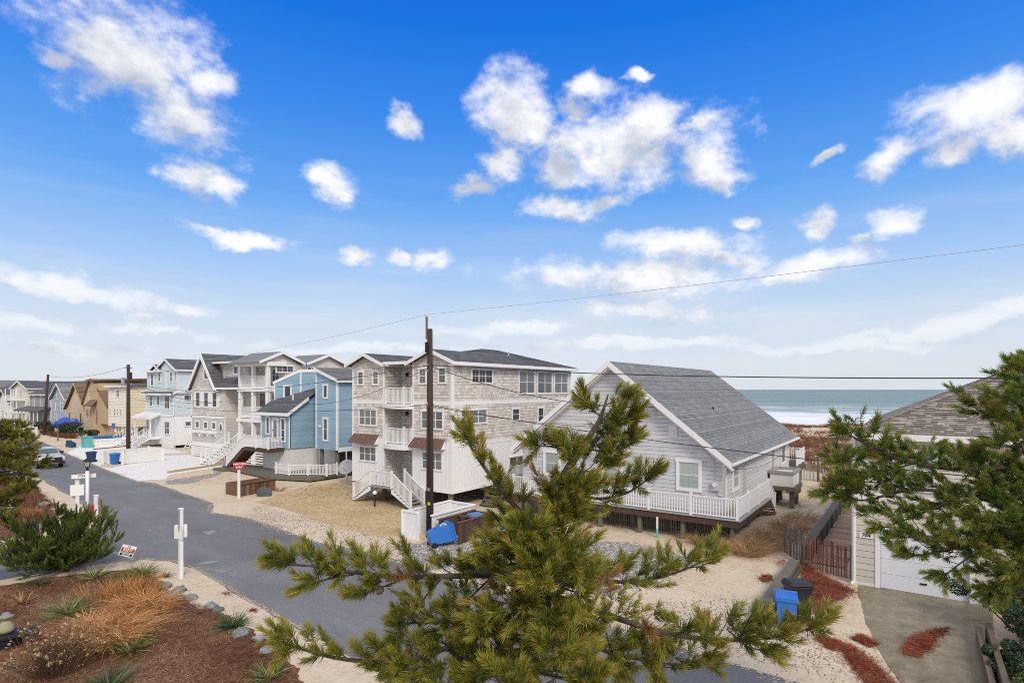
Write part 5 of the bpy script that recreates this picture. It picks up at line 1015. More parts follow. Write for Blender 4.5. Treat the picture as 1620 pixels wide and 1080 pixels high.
wheelie('wheeled_bin', 'bright blue wheeled bin tipped on its side beside the brown wooden bin box', 'bin_blue', 'bin_blue', (19.25, 18.25, .38), math.radians(-118), (math.radians(-76), 0), 1.18, arrows=True)
wheelie('wheeled_bin', 'bright blue upright bin with open lid by the dark timber beam', 'bin_blue', 'bin_blue', (19.0, 3.22, .0), math.radians(-78), (0, 0), 1.0, True)
wheelie('wheeled_bin', 'large black bin standing close behind the blue bin by the timber beam', 'black_plastic', 'black_plastic', (19.95, 3.02, 0), math.radians(-60), (math.radians(-6), 0), 1.1)
e = thing('bin_enclosure', 'open white board bin enclosure at the foot of the tall pole', 'bin enclosure', (21.5, 20.3, 0))
m = MB(); m.box(19.9, 19.55, 0, 19.98, 20.5, 1.25); m.box(20.0, 20.46, 0, 23.5, 20.54, 1.2); m.box(23.45, 19.2, 0, 23.53, 20.46, 1.1); m.build('side_panel', M['white_board'], e)
for i in range(9): MB().box(20.35 + i * .33, 19.0, 0, 20.65 + i * .33, 19.05, 1.12, random.uniform(.95, 1.03)).build('board', M['white_board'], e)
m = MB(); m.box(19.84, 20.5, 0, 19.95, 20.6, 1.35); m.box(19.86, 19.5, 1.25, 20.0, 20.6, 1.33); m.box(19.84, 19.45, 0, 19.95, 19.55, 1.3); m.box(20.3, 18.93, 1.12, 23.6, 19.1, 1.19); m.box(23.42, 19.1, 1.12, 23.6, 20.6, 1.19); m.box(20.0, 20.42, 1.2, 23.42, 20.58, 1.27); m.build('cap_rail', M['white'], e)
for i in range(4): MB().box(20.05, 19.6 + i * .22, .02, 20.09, 19.8 + i * .22, 1.2, random.uniform(.7, 1.3)).build('inner_board', M['old_wood'], e)
e = thing('bin_enclosure', 'dark brown open-topped wooden bin box on the grey gravel', 'bin enclosure', (21.6, 17.9, 0))
for i in range(10): a = 20.35 + i * .27; MB().box(a, 17.35, 0, a + .26, 17.40, 1.0, random.uniform(.75, 1.3)).build('board', M['brown_wood'], e)
for i in range(10): a = 20.35 + i * .27; MB().box(a, 18.55, 0, a + .26, 18.60, 1.0, random.uniform(.75, 1.3)).build('board', M['brown_wood'], e)
for i in range(4): a = 17.41 + i * .285; MB().box(23.0, a, 0, 23.05, a + .275, 1.0, random.uniform(.75, 1.3)).build('board', M['brown_wood'], e)
m = MB(); m.box(20.3, 17.3, 1.0, 23.1, 17.43, 1.05, 1.6); m.box(20.3, 18.52, 1.0, 23.1, 18.65, 1.05, 1.6); m.box(21.6, 17.43, .98, 21.7, 18.52, 1.03, 1.6); m.build('cap_rail', M['brown_wood'], e)
wheelie('wheeled_bin', 'blue-lidded bin standing inside the brown wooden bin box', 'bin_navy', 'bin_blue_lid', (22.35, 17.95, 0), 1.2, (0, 0), .98)
e = thing('bin_enclosure', 'grey slatted bin enclosure with white corner posts around the second utility pole', 'bin enclosure', (25.5, 64.2, 0))
for i in range(6): MB().box(23.7, 62.4, .05 + i * .19, 27.2, 62.44, .225 + i * .19).build('slat', M['white_old'], e)
for i in range(6): MB().box(23.1, 64.4, .05 + i * .19, 23.14, 65.6, .225 + i * .19).build('slat', M['white_old'], e)
m = MB(); [m.box(x - .09, y - .09, 0, x + .09, y + .09, 1.3) for x, y in ((23.6, 62.4), (27.2, 62.4), (23.1, 64.3), (23.1, 65.6), (27.2, 65.6))]; m.build('post', M['white'], e); MB().box(23.2, 65.52, 0, 27.1, 65.56, 1.2).build('back_panel', M['white_old'], e); MB().box(24.3, 62.5, 0, 24.35, 64.2, 1.1, .6).build('inner_panel', M['rust_wood'], e)
wheelie('wheeled_bin', 'royal blue bin in the opening of the grey slatted enclosure', 'bin_blue', 'bin_blue_lid', (23.3, 63.35, 0), math.radians(-80), (0, 0), 1.0)
wheelie('wheeled_bin', 'dark blue bin standing left of the grey slatted enclosure', 'bin_navy', 'bin_navy', (22.6, 67.0, 0), math.radians(-60), (0, 0), 1.0)
t = thing('storage_box', 'turquoise wooden bin box by the far sand drive', 'storage box', (27.8, 84.3, 0))
for i in range(5): MB().box(27.6, 83.7 + i * .26, 0, 27.66, 83.95 + i * .26, 1.3, random.uniform(.9, 1.08)).build('board', M['turquoise'], t)
m = MB(); m.box(27.66, 83.7, 0, 28.4, 83.76, 1.3); m.box(27.66, 84.94, 0, 28.4, 85.0, 1.3); m.box(27.5, 83.62, 1.3, 28.5, 85.08, 1.37); m.build('frame', M['turquoise'], t)
wheelie('wheeled_bin', 'navy bin lying on the sand beside the turquoise box', 'bin_navy', 'bin_navy', (27.2, 85.9, .28), 0.4, (math.radians(-78), 0), 1.0)
tag(MB().box(28.4, 82.9, 0, 28.55, 83.0, 1.0).box(28.4, 83.0, 0, 32.3, 83.08, 1.0).box(28.4, 82.95, .8, 32.3, 82.999, 1.06).build('low_wall', M['white']), 'low white board wall beside the turquoise box', 'wall')
m = MB(); m.prism([(29, 84, 1.0), (33, 85.2, 1.0), (33.5, 86.4, 1.0), (29, 86.2, 1.0)], (0, 0, .28)); m.box(29.5, 84.4, 0, 32.5, 85.9, 1.0, .5); tag(m.build('covered_boat', M['boat_blue']), 'small blue covered boat behind the low white wall', 'boat')
e = thing('wood_crate', 'yellowish wooden slatted box between the cream house and the second pole', 'crate', (33.3, 88.2, 0))
for i in range(4): MB().box(32.6, 86.6, .05 + i * .33, 32.65, 89.6, .35 + i * .33, random.uniform(.8, 1.15)).build('board', M['fresh_wood'], e)
m = MB(); m.box(32.65, 86.6, 0, 34, 86.66, 1.35); m.box(32.65, 89.54, 0, 34, 89.6, 1.35); m.build('frame', M['fresh_wood'], e)

# ================================================================ signs and posts
ROT = (math.pi / 2, 0, -math.pi / 2)
def face_cam(x, y): return math.atan2(-y, -x)
def sign_post(name, label, cat, x, y, hgt, w=.13): 
    s = thing(name, label, cat, (x, y, 0)); MB().box(x - w / 2, y - w / 2, -.1, x + w / 2, y + w / 2, hgt).prism([(x - w * .6, y - w * .6, hgt), (x + w * .6, y - w * .6, hgt), (x + w * .6, y + w * .6, hgt), (x - w * .6, y + w * .6, hgt)], (0, 0, .05)).build('post', M['white'], s); return s
def rot_panel(parent, name, c, w, hh, ang, mat, th=.02, roll=0.0, off=0.0):
    """flat board facing direction ang, rolled in its own plane"""
    c = Vector(c); n = Vector((math.cos(ang), math.sin(ang), 0)); u = Vector((-n.y, n.x, 0)); v = Vector((0, 0, 1)); u, v = u * math.cos(roll) + v * math.sin(roll), v * math.cos(roll) - u * math.sin(roll); c = c + n * off
    return MB().prism([c - u * w / 2 - v * hh / 2, c + u * w / 2 - v * hh / 2, c + u * w / 2 + v * hh / 2, c - u * w / 2 + v * hh / 2], n * th).build(name, M[mat], parent)
s = sign_post('sign_post', 'white square signpost at the near sandy corner of the crossing', 'signpost', 10.67, 23.0, 2.62)
a = math.atan2(1, -.25); rot_panel(s, 'sign_panel', (10.67, 23.02, 1.75), .42, .48, a + math.pi / 2 + .0, 'sign_white', .015, off=.08); rot_panel(s, 'sign_panel', (10.67, 23.0, 2.25), .34, .8, a + .9, 'gray_metal', .012, off=.07); rot_panel(s, 'sign_panel', (10.67, 23.0, 1.78), .42, .5, a - .75, 'sign_white', .012, off=.08)
s = sign_post('street_sign', 'white street-name signpost left of the lamp post', 'street sign', 12.15, 38.0, 2.45, .16)
ang = face_cam(12.15, 38) ; rot_panel(s, 'sign_panel', (12.15, 38.0, 1.65), .62, .6, ang, 'sign_white', .015, off=.09); b = rot_panel(s, 'name_board', (12.4, 37.8, 2.42), 1.1, .22, ang, 'sign_white', .02, off=.10); 
text(b, '7TH ST', Vector((12.4, 37.8, 2.42)) + Vector((math.cos(ang), math.sin(ang), 0)) * .125, .17, 'sign_black', (math.pi / 2, 0, ang + math.pi / 2), .002)
l = thing('lamp_post', 'white lamp post with a black lantern at the far corner of the crossing', 'lamp post', (12.4, 37.3, 0)); x, y = 12.4, 37.3
MB().tube([(x, y, -.1), (x, y, 2.75)], .085, 12).build('pole', M['white'], l, smooth=True); MB().lathe((x, y, 2.75), [(.1, 0), (.05, .06), (.06, .16), (.13, .2)], 10).build('fitter', M['black_metal'], l)
MB().lathe((x, y, 2.96), [(.09, 0), (.16, .3)], 6).build('lamp_glass', M['lamp_glass'], l); MB().lathe((x, y, 3.26), [(.22, 0), (.21, .04), (.14, .09), (.12, .1), (.07, .15), (.02, .18)], 12).build('cap', M['black_metal'], l)
m = MB(); [m.bar((x + .09 * math.cos(k * 1.047), y + .09 * math.sin(k * 1.047), 2.96), (x + .165 * math.cos(k * 1.047), y + .165 * math.sin(k * 1.047), 3.26), .02, .02) for k in range(6)]; m.build('cage', M['black_metal'], l)
SP = gp(152, 828); s = sign_post('stop_sign', 'stop sign seen nearly edge-on on a short white post beside the shrub pine', 'stop sign', SP.x, SP.y, 1.5, .16)
o8 = []; n_ = Vector((-.42, .9, 0)).normalized(); n_ = Vector((-.98, -.18, 0)).normalized(); u_ = Vector((-n_.y, n_.x, 0)); n2 = Vector((-.55, .84, 0)).normalized(); c_ = Vector((SP.x, SP.y, .62)) + n2 * .02; u2 = Vector((-n2.y, n2.x, 0))
MB().prism([c_ + n2 * .1 + (u2 * math.cos(k * math.pi / 4 + .39) + Vector((0, 0, math.sin(k * math.pi / 4 + .39)))) * .44 for k in range(8)], n2 * .015).build('octagon', M['stop_red'], s)
text(s, 'STOP', c_ + n2 * .12, .26, 'sign_white', (math.pi / 2, 0, math.atan2(n2.y, n2.x) + math.pi / 2), .003)
rot_panel(s, 'sign_panel', (SP.x + .12, SP.y - .1, 1.2), .34, .42, face_cam(12.6, 36.5) + .7, 'gray_metal', .012, off=.1)
s = sign_post('wrong_way_sign', 'red WRONG WAY sign on a white post in the sand before the blue house', 'road sign', 20.7, 36.7, 2.35); ang = face_cam(20.7, 36.7) + .18
b = rot_panel(s, 'sign_panel', (20.7, 36.7, 2.18), .72, .5, ang, 'sign_red', .015, off=.09); f_ = Vector((math.cos(ang), math.sin(ang), 0)) * .108
for w_, z in (('WRONG', 2.28), ('WAY', 2.07)): text(b, w_, Vector((20.7, 36.7, z)) + f_, .185, 'sign_white', (math.pi / 2, 0, ang + math.pi / 2), .004)
s = thing('yard_sign', 'small tilted rental yard sign standing among yucca leaves', 'sign', (10.1, 26.3, 0)); ang = face_cam(10.1, 26.3) + .25; c = Vector((10.15, 26.35, .62)); rl = -.42
m = MB(); n = Vector((math.cos(ang), math.sin(ang), 0)); u = Vector((-n.y, n.x, 0)); [m.tube([c + u * q * .8 + Vector((0, 0, -.7)), c + u * q + Vector((0, 0, -.2))], .008, 5) for q in (-.15, .15)]; m.build('stake', M['gray_metal'], s)
b = rot_panel(s, 'sign_panel', c, .54, .44, ang, 'sign_white', .012, rl)
def on(u_, v_, o_): uu = u * math.cos(rl) + Vector((0, 0, 1)) * math.sin(rl); vv = Vector((0, 0, 1)) * math.cos(rl) - u * math.sin(rl); return c + uu * u_ + vv * v_ + n * o_
rot_panel(s, 'red_band', on(0, .03, .012), .5, .15, ang, 'sign_red', .002, rl); rot_panel(s, 'olive_band', on(0, -.075, .012), .5, .05, ang, 'sign_green', .002, rl); rot_panel(s, 'black_corner', on(.19, -.16, .012), .09, .09, ang, 'sign_black', .002, rl); rot_panel(s, 'black_corner', on(-.19, -.16, .012), .09, .09, ang, 'sign_black', .002, rl)
def text_r(par, t_, p, sz, mat, bold): 
    o = text(par, t_, p, sz, mat, (0, 0, 0), bold); o.rotation_euler = (Matrix.Rotation(ang + math.pi / 2, 3, 'Z') @ Matrix.Rotation(math.pi / 2, 3, 'X') @ Matrix.Rotation(rl, 3, 'Z')).to_euler()
text_r(s, 'RENT', on(0, .03, .016), .15, 'sign_white', .004); text_r(s, 'FOR', on(0, .155, .016), .07, 'sign_black', .001); rot_panel(s, 'grey_band', on(0, -.15, .012), .26, .07, ang, 'gray_metal', .002, rl)
s = thing('small_sign', 'small blue sign on a thin post before the cream house', 'sign', (33.2, 90.6, 0)); MB().box(33.17, 90.57, 0, 33.23, 90.63, 2.4).build('post', M['dark_timber'], s); rot_panel(s, 'sign_panel', (33.2, 90.6, 2.2), .55, .75, math.pi * 1.15, 'sign_blue', .02, off=.04)
m = MB(); m.tube([(29.2, 98.4, 0), (29.2, 98.4, 1.9)], .09, 7); tag(m.build('marker_post', M['dark_timber']), 'thin dark post on the sand verge before the tan houses', 'post')
# planter box, stones, landscape timber, dish, path light, tarp
p = thing('planter_box', 'rusty brown wooden planter bed sunk in the sand behind the red sign', 'planter', (22.4, 37.5, 0))
for i in range(12): MB().prism([(21.1 + i * .23, 37.2 + i * .03, 0), (21.31 + i * .23, 37.227 + i * .03, 0), (21.31 + i * .23, 37.227 + i * .03, .78), (21.1 + i * .23, 37.2 + i * .03, .78)], (0, .06, 0), random.uniform(.5, 1.5)).build('board', M['rust_wood'], p)
m = MB(); m.box(21.05, 37.25, 0, 21.1, 39, .8); m.box(23.85, 37.55, 0, 23.9, 39, .8); m.box(21.1, 38.95, 0, 23.9, 39, .8); m.bar((21.05, 37.18, .8), (23.9, 37.52, .8), .1, .05, .7); m.build('frame', M['rust_wood'], p); MB().prism([(21.1, 37.27, .6), (23.85, 37.6, .6), (23.85, 38.94, .6), (21.1, 38.94, .6)], (0, 0, .05)).build('soil', M['mulch'], p)
def rock(name, label, c, r, mat='stone', seed=0, group=None, sq=(1, 1, .6)):
    rr = np.random.default_rng(seed); bm = bmesh.new(); bmesh.ops.create_icosphere(bm, subdivisions=4 if r < .5 else 3, radius=1)
    for k in range(12):
        n = Vector(rr.normal(size=3)).normalized(); d = rr.uniform(.5, .85)
        for v in bm.verts:
            e_ = v.co.dot(n) - d
            if e_ > 0: v.co -= n * e_ * .92
    for v in bm.verts: v.co += Vector(rr.normal(size=3)) * .035; v.co = Vector((v.co.x * r * sq[0], v.co.y * r * sq[1], v.co.z * r * sq[2]))
    me = bpy.data.meshes.new(name); bm.to_mesh(me); bm.free(); a_ = me.attributes.new('tint', 'FLOAT', 'FACE'); a_.data.foreach_set('value', np.full(len(me.polygons), rr.uniform(.7, 1.25), dtype=np.float32)); me.materials.append(M[mat])
    o = bpy.data.objects.new(name, me); o.location = (c[0], c[1], r * sq[2] * .28); o.rotation_euler = (0, 0, rr.uniform(0, 6)); put(o); return tag(o, label, 'stone', group)
rock('boulder', 'dark grey boulder in front of the rusty planter bed', (22.3, 36.2), .62, 'stone_dark', 3, sq=(1, .8, .85))
k = 0
for px, py, r, lb in ((262, 928, .30, 'mossy grey stone nearest the signpost in the bed edging'), (278, 938, .34, 'largest pale grey stone of the pile by the copper grass'), (289, 933, .24, 'small blue-grey stone on top of the pile by the signpost'), (283, 946, .26, 'rounded grey stone at the front of the edging pile'), (265, 944, .30, 'pale stone lodged beside the copper grass'), (304, 947, .26, 'half-buried stone right of the edging pile'), (334, 960, .30, 'dark grey edging stone halfway down the sand strip'), (345, 966, .24, 'small edging stone next to the green yucca'), (384, 1004, .36, 'flat pale edging stone below the green yucca'), (408, 1012, .26, 'flat edging stone near the lower sand strip'), (425, 1030, .26, 'last small stone of the bed edging'), (45, 844, .55, 'flat grey slab stone on the far bed corner'), (62, 836, .42, 'grey rock behind the slab on the far bed corner'), (70, 800, .4, 'pale flat rock on the far bed edge'), (88, 806, .38, 'dark rock by the street-name post'), (100, 812, .35, 'rock at the road end of the far bed'), (170, 833, .35, 'pale rock beside the shrub pine'), (108, 818, .3, 'small rock between lamp post and far bed')):
    k += 1; c = gp(px, py); rock('edging_stone', lb, c, r * .88, 'stone' if k % 4 else 'stone_dark', 20 + k, 'stones edging the mulch beds', (1.2, .85, .6))
tag(MB().bar((23.4, 52.7, .09), (32.8, 55.3, .09), .22, .18).build('landscape_timber', M['plank']), 'long landscape timber edging the white gravel drive', 'timber'); tag(MB().bar((24.5, 66.5, .07), (31, 72, .07), .2, .14).build('landscape_timber', M['old_wood']), 'weathered timber edging the dry strip before the aqua house', 'timber'); tag(MB().bar((27.4, 80.6, .06), (33.5, 82.4, .06), .2, .12).build('landscape_timber', M['old_wood']), 'dark timber along the low white wall', 'timber')
d = thing('satellite_dish', 'grey satellite dish on a short mast beside the beige house corner', 'satellite dish', (28.75, 35.7, 0)); MB().tube([(28.75, 35.7, 0), (28.75, 35.7, 1.15)], .04).build('mast', M['gray_metal'], d)
q = MB(); q.lathe((0, 0, 0), [(.02, 0), (.25, .03), (.46, .1), (.62, .19), (.63, .17), (.46, .07), (.02, -.04)], 20); b = q.build('dish', M['dish_gray'], d, smooth=True); b.rotation_euler = (0, math.radians(-58), math.radians(28)); b.location = (28.7, 35.65, 1.2); MB().bar((28.65, 35.6, 1.0), (28.1, 35.35, 1.3), .03, .03).build('feed_arm', M['gray_metal'], d)
l = thing('path_light', 'small white globe light on a stick under the beige house stairs', 'lamp', (24.0, 27.0, 0)); MB().tube([(24.0, 27.2, 0), (24.0, 27.2, .75)], .05).build('stick', M['black_metal'], l); MB().lathe((24.0, 27.2, .75), [(.04, 0), (.12, .06), (.13, .16), (.05, .26)], 10).build('globe', M['sign_white'], l)
bm = bmesh.new(); bmesh.ops.create_uvsphere(bm, u_segments=28, v_segments=16, radius=1); rr = np.random.default_rng(5)
for v in bm.verts:
    w = 1 + .13 * math.sin(5 * v.co.x + 3 * v.co.y) + .10 * math.sin(9 * v.co.y + 4 * v.co.z + 1); v.co = Vector((v.co.x * 1.5 * w, v.co.y * 2.5 * w, (v.co.z * .5 + .5) * 1.5 * w + .15 * v.co.y))
me = bpy.data.meshes.new('tarp'); bm.to_mesh(me); bm.free(); a_ = me.attributes.new('tint', 'FLOAT', 'FACE'); a_.data.foreach_set('value', np.ones(len(me.polygons), dtype=np.float32)); me.materials.append(M['tarp']); o = bpy.data.objects.new('tarp', me); o.location = (34.6, 112.5, .9); o.rotation_euler = (0, 0, .1); put(o); tag(o, 'crumpled bright blue tarp over a mound before the tan cottage', 'tarp')
tag(MB().box(33.5, 111, 0, 35.7, 114.3, .95).build('board_stack', M['white_old']), 'pale stack of boards under the blue tarp', 'boards')
for lb, x0, y0, x1, y1 in (('white picket fence panel behind the bare pole', 31.2, 114.5, 31.6, 121), ('second white fence panel near the slate blue house', 32, 124, 32.6, 131)):
    f = thing('picket_fence', lb, 'fence', ((x0 + x1) / 2, (y0 + y1) / 2, 0)); railing(f, (x0, y0, 0), (x1, y1, 0), 1.2, .2, npost=2, ps=.2, bs=.12, singles=False)
# garden figure on its pot, and the little white statue
g = thing('garden_lantern', 'mossy stone garden figure with a broad hat', 'garden ornament', (5.05, 20.8, .4)); x, y = 5.0, 20.85
MB().lathe((x, y, .42), [(.17, 0), (.2, .08), (.17, .2), (.11, .28), (.1, .32)], 14).build('body', M['stone_moss'], g, smooth=True); MB().lathe((x, y, .74), [(.09, 0), (.11, .06), (.08, .12)], 12).build('head', M['stone_moss'], g, smooth=True); MB().lathe((x, y, .84), [(.19, 0), (.185, .03), (.1, .06), (.09, .11), (.03, .13)], 14).build('hat', M['stone'], g, smooth=True)
tag(MB().lathe((5.05, 20.8, 0), [(.26, 0), (.32, .3), (.38, .32), (.38, .38), (.3, .4)], 16).box(5.25, 20.2, .3, 5.6, 20.7, .42).build('planter_pot', M['black_plastic'], smooth=False), 'low black tub under the stone garden figure', 'pot')
g = gp(17, 808); tag(MB().lathe((g.x, g.y, 0), [(.16, 0), (.14, .3), (.2, .5), (.1, .75), (.13, .9), (.05, 1.05)], 10).build('statue', M['white_old'], smooth=True), 'small white statue in the far mulch bed', 'statue')

# ================================================================ vehicles
def pickup(name, label, loc, rotz, body, cat='pickup truck', bed=True, grille='black_plastic'):
    r = thing(name, label, cat); b = MB(); W = .95      # front faces -Y
    side = [(-2.7, .45), (-2.75, .8), (-2.65, 1.08), (-1.3, 1.18), (-.65, 1.72), (.95, 1.76), (1.15, 1.18), (2.8, 1.14), (2.85, .5)] if bed else [(-2.2, .4), (-2.25, .7), (-2.1, .88), (-1.0, 1.0), (-.3, 1.42), (1.1, 1.42), (1.9, 1.0), (2.25, .95), (2.3, .4)]
    low = [p for p in side if p[1] < 1.3]; n = len(side); ins = lambda z: W * (1.0 if z < 1.2 * (1 if bed else .85) else .80)
    vs = [(-ins(z), y, z) for y, z in side] + [(ins(z), y, z) for y, z in side]
    b.add(vs, [tuple(range(n)), tuple(range(2 * n - 1, n - 1, -1))] + [(i, n + i, n + (i + 1) % n, (i + 1) % n) for i in range(n)]); bo = b.build('body', M[body], r)
    bv = bo.modifiers.new('bevel', 'BEVEL'); bv.width = .06; bv.segments = 2
    y0, z0, y1, z1 = side[3][0], side[3][1], side[4][0], side[4][1]
    MB().prism([(-W * .86, y0 + .09, z0 + .08), (W * .86, y0 + .09, z0 + .08), (W * .74, y1 - .06, z1 - .07), (-W * .74, y1 - .06, z1 - .07)], (0, -.03, .03)).build('windshield', M['car_glass'], r)
    for s in (-1, 1):
        MB().prism([(s * W * .965, y0 + .25, z0 + .06), (s * W * .965, side[6][0] - .2, z0 + .06), (s * W * .845, side[5][0] - .15, z1 - .08), (s * W * .845, y1 + .05, z1 - .08)], (s * .02, 0, .0)).build('side_window', M['car_glass'], r)
        MB().box(s * (W + .02), y0 + .15, z0 + .02, s * (W + .26), y0 + .3, z0 + .24).build('mirror', M['black_plastic'], r)
        yf = side[1][0]; MB().box(s * W * .80, yf - .02, side[1][1] + .02, s * W * .97, yf + .2, side[2][1] - .06).build('headlight', M['headlight'], r)
        for yw in (side[0][0] + .95, side[-1][0] - 1.0):
            w = MB(); w.tube([(s * (W - .22), yw, .38), (s * (W + .01), yw, .38)], .38, 20); wh = w.build('wheel', M['rubber'], r); MB().tube([(s * (W + .01), yw, .38), (s * (W + .03), yw, .38)], .22, 14).build('rim', M['gray_metal'], wh)
    yf = side[1][0]; MB().box(-W * .79, yf - .05, side[0][1] + .2, W * .79, yf + .1, side[2][1] - .08).build('grille', M[grille], r); MB().box(-W * .98, yf - .12, side[0][1] - .05, W * .98, yf + .1, side[0][1] + .2).build('bumper', M['black_plastic'], r); MB().box(-W * .5, yf - .13, side[0][1] + .02, W * .5, yf - .12, side[0][1] + .06).build('bumper_strip', M['gray_metal'], r)
    e_ = MB(); e_.box(-.15, yf - .08, side[1][1] + .03, .15, yf - .05, side[1][1] + .09); e_.box(-.06, yf - .08, side[1][1] + .01, .06, yf - .05, side[1][1] + .11); e_.build('emblem', M['headlight'], r)
    r.location = loc; r.rotation_euler = (0, 0, rotz); return r
pickup('pickup_truck', 'silver pickup truck with a black grille parked beside the road', (18.9, 67.2, 0), math.radians(-4), 'car_silver')
pickup('parked_car', 'darker grey car parked behind the silver pickup', (18.7, 76.5, 0), math.radians(-6), 'car_dark', 'car', False)
pickup('parked_car', 'grey car mostly hidden behind the left pine', (14.4, 60.0, 0), math.radians(-8), 'car_silver', 'car', False)

# ================================================================ vegetation
mk('needle_olive', (0, 0, 0), .55, .10, 1.5, 3, spec=.25, trans=.18, ramp=[(0, (.035, .05, .012)), (.30, (.085, .11, .018)), (.6, (.225, .225, .03)), (.85, (.41, .37, .06)), (1, (.33, .19, .07))])
mk('needle_green', (0, 0, 0), .55, .10, 1.5, 3, spec=.25, trans=.18, ramp=[(0, (.022, .045, .014)), (.30, (.068, .118, .022)), (.6, (.165, .225, .04)), (.85, (.31, .335, .06)), (1, (.30, .22, .06))])
mk('needle_dark', (0, 0, 0), .55, .10, 1.5, 3, spec=.25, trans=.12, ramp=[(0, (.022, .045, .012)), (.4, (.07, .11, .024)), (.7, (.15, .195, .038)), (1, (.25, .26, .06))])
mk('needle_gold', (0, 0, 0), .6, .10, 1.5, 3, spec=.2, trans=.18, ramp=[(0, (.040, .050, .012)), (.35, (.11, .12, .02)), (.65, (.24, .225, .035)), (1, (.38, .31, .07))])
mk('grass_copper', (0, 0, 0), .7, .12, 2, 6, spec=.2, trans=.2, ramp=[(0, (.14, .05, .018)), (.35, (.38, .16, .045)), (.65, (.62, .31, .10)), (1, (.78, .52, .27))])
mk('grass_tan', (0, 0, 0), .8, .12, 2, 6, spec=.2, trans=.2, ramp=[(0, (.13, .065, .03)), (.4, (.30, .16, .075)), (.7, (.46, .28, .14)), (1, (.64, .46, .27))])
mk('grass_dune', (0, 0, 0), .8, .12, 1, 6, spec=.2, trans=.15, ramp=[(0, (.11, .045, .022)), (.35, (.23, .095, .045)), (.65, (.36, .195, .105)), (1, (.52, .38, .23))])
mk('yucca_leaf', (0, 0, 0), .45, .10, 3, 8, spec=.35, trans=.12, ramp=[(0, (.045, .085, .025)), (.4, (.12, .17, .05)), (.7, (.27, .29, .10)), (1, (.52, .47, .24))])
mk('yucca_dark', (0, 0, 0), .45, .10, 3, 8, spec=.35, trans=.12, ramp=[(0, (.025, .055, .02)), (.5, (.06, .11, .04)), (.85, (.13, .17, .07)), (1, (.36, .36, .20))])
mk('twig', (.15, .085, .05), .9, .2, 5, 30); mk('seed_head', (.36, .255, .13), .9, .25, 8, 40)
mk('straw_fiber', (0, 0, 0), .85, .1, 2, 6, spec=.15, ramp=[(0, (.055, .02, .010)), (.4, (.17, .068, .035)), (.75, (.31, .165, .09)), (1, (.52, .37, .23))])
mk('lawn_fiber', (0, 0, 0), .85, .1, 2, 6, spec=.15, ramp=[(0, (.20, .12, .055)), (.4, (.40, .27, .13)), (.75, (.56, .42, .24)), (1, (.68, .56, .38))])
mk('ivy_leaf', (0, 0, 0), .4, .10, 3, 8, spec=.35, trans=.1, ramp=[(0, (.012, .025, .012)), (.5, (.03, .055, .022)), (.9, (.07, .105, .045)), (1, (.16, .17, .11))])
mk('shrub_leaf', (0, 0, 0), .5, .10, 3, 8, spec=.3, trans=.15, ramp=[(0, (.03, .055, .015)), (.5, (.075, .125, .03)), (1, (.16, .22, .06))])
mk('pebble', (0, 0, 0), .8, .1, 3, 9, ramp=[(0, (.10, .095, .09)), (.4, (.28, .26, .24)), (.7, (.48, .45, .41)), (1, (.68, .65, .60))])

def unit(a): return a / np.maximum(np.linalg.norm(a, axis=-1, keepdims=True), 1e-9)
def needles(shoots, r, width=.005, droop=.0, base_t=.35, spread=(64, 20), tipboost=.8):
    """shoots: (p, d, length, needle length, count, tone) -> triangles"""
    V, T = [], []
    for p, d, Ls, nl, n, tone in shoots:
        p = np.asarray(p, float); d = unit(np.asarray(d, float)); n = int(n)
        t = r.uniform(0, 1, n) ** .75; a = r.uniform(0, 2 * np.pi, n)
        ref = np.array([.3, .2, .93]) if abs(d[2]) < .9 else np.array([1., 0, 0]); e1 = unit(np.cross(d, ref)); e2 = np.cross(d, e1)
        ang = np.radians(spread[0] + (spread[1] - spread[0]) * t + r.normal(0, 8, n))
        rad = e1[None] * np.cos(a)[:, None] + e2[None] * np.sin(a)[:, None]
        nd = d[None] * np.cos(ang)[:, None] + rad * np.sin(ang)[:, None]; nd[:, 2] -= droop; nd = unit(nd)
        b = p[None] + d[None] * (t * Ls)[:, None] + rad * .004; ln = nl * r.uniform(.75, 1.12, n)
        w = unit(np.cross(nd, r.normal(size=(n, 3)))) * (width * r.uniform(.7, 1.2, n))[:, None]
        tip = b + nd * ln[:, None]; mid = b + nd * (ln * .5)[:, None]; mid[:, 2] += ln * .03
        V.append(np.stack([b - w * .5, b + w * .5, mid + w * .5, tip, mid - w * .5], 1).reshape(-1, 3)); T.append(np.clip(tone + tipboost * (t - .5) * .5 + r.normal(0, .11, n), 0, 1))
    V = np.concatenate(V); n = len(V) // 5; b = np.arange(n)[:, None] * 5
    Fc = np.concatenate([b + np.array([[0, 1, 2]]), b + np.array([[0, 2, 4]]), b + np.array([[4, 2, 3]])]); T = np.concatenate(T); return V, Fc, np.concatenate([T, T, T])
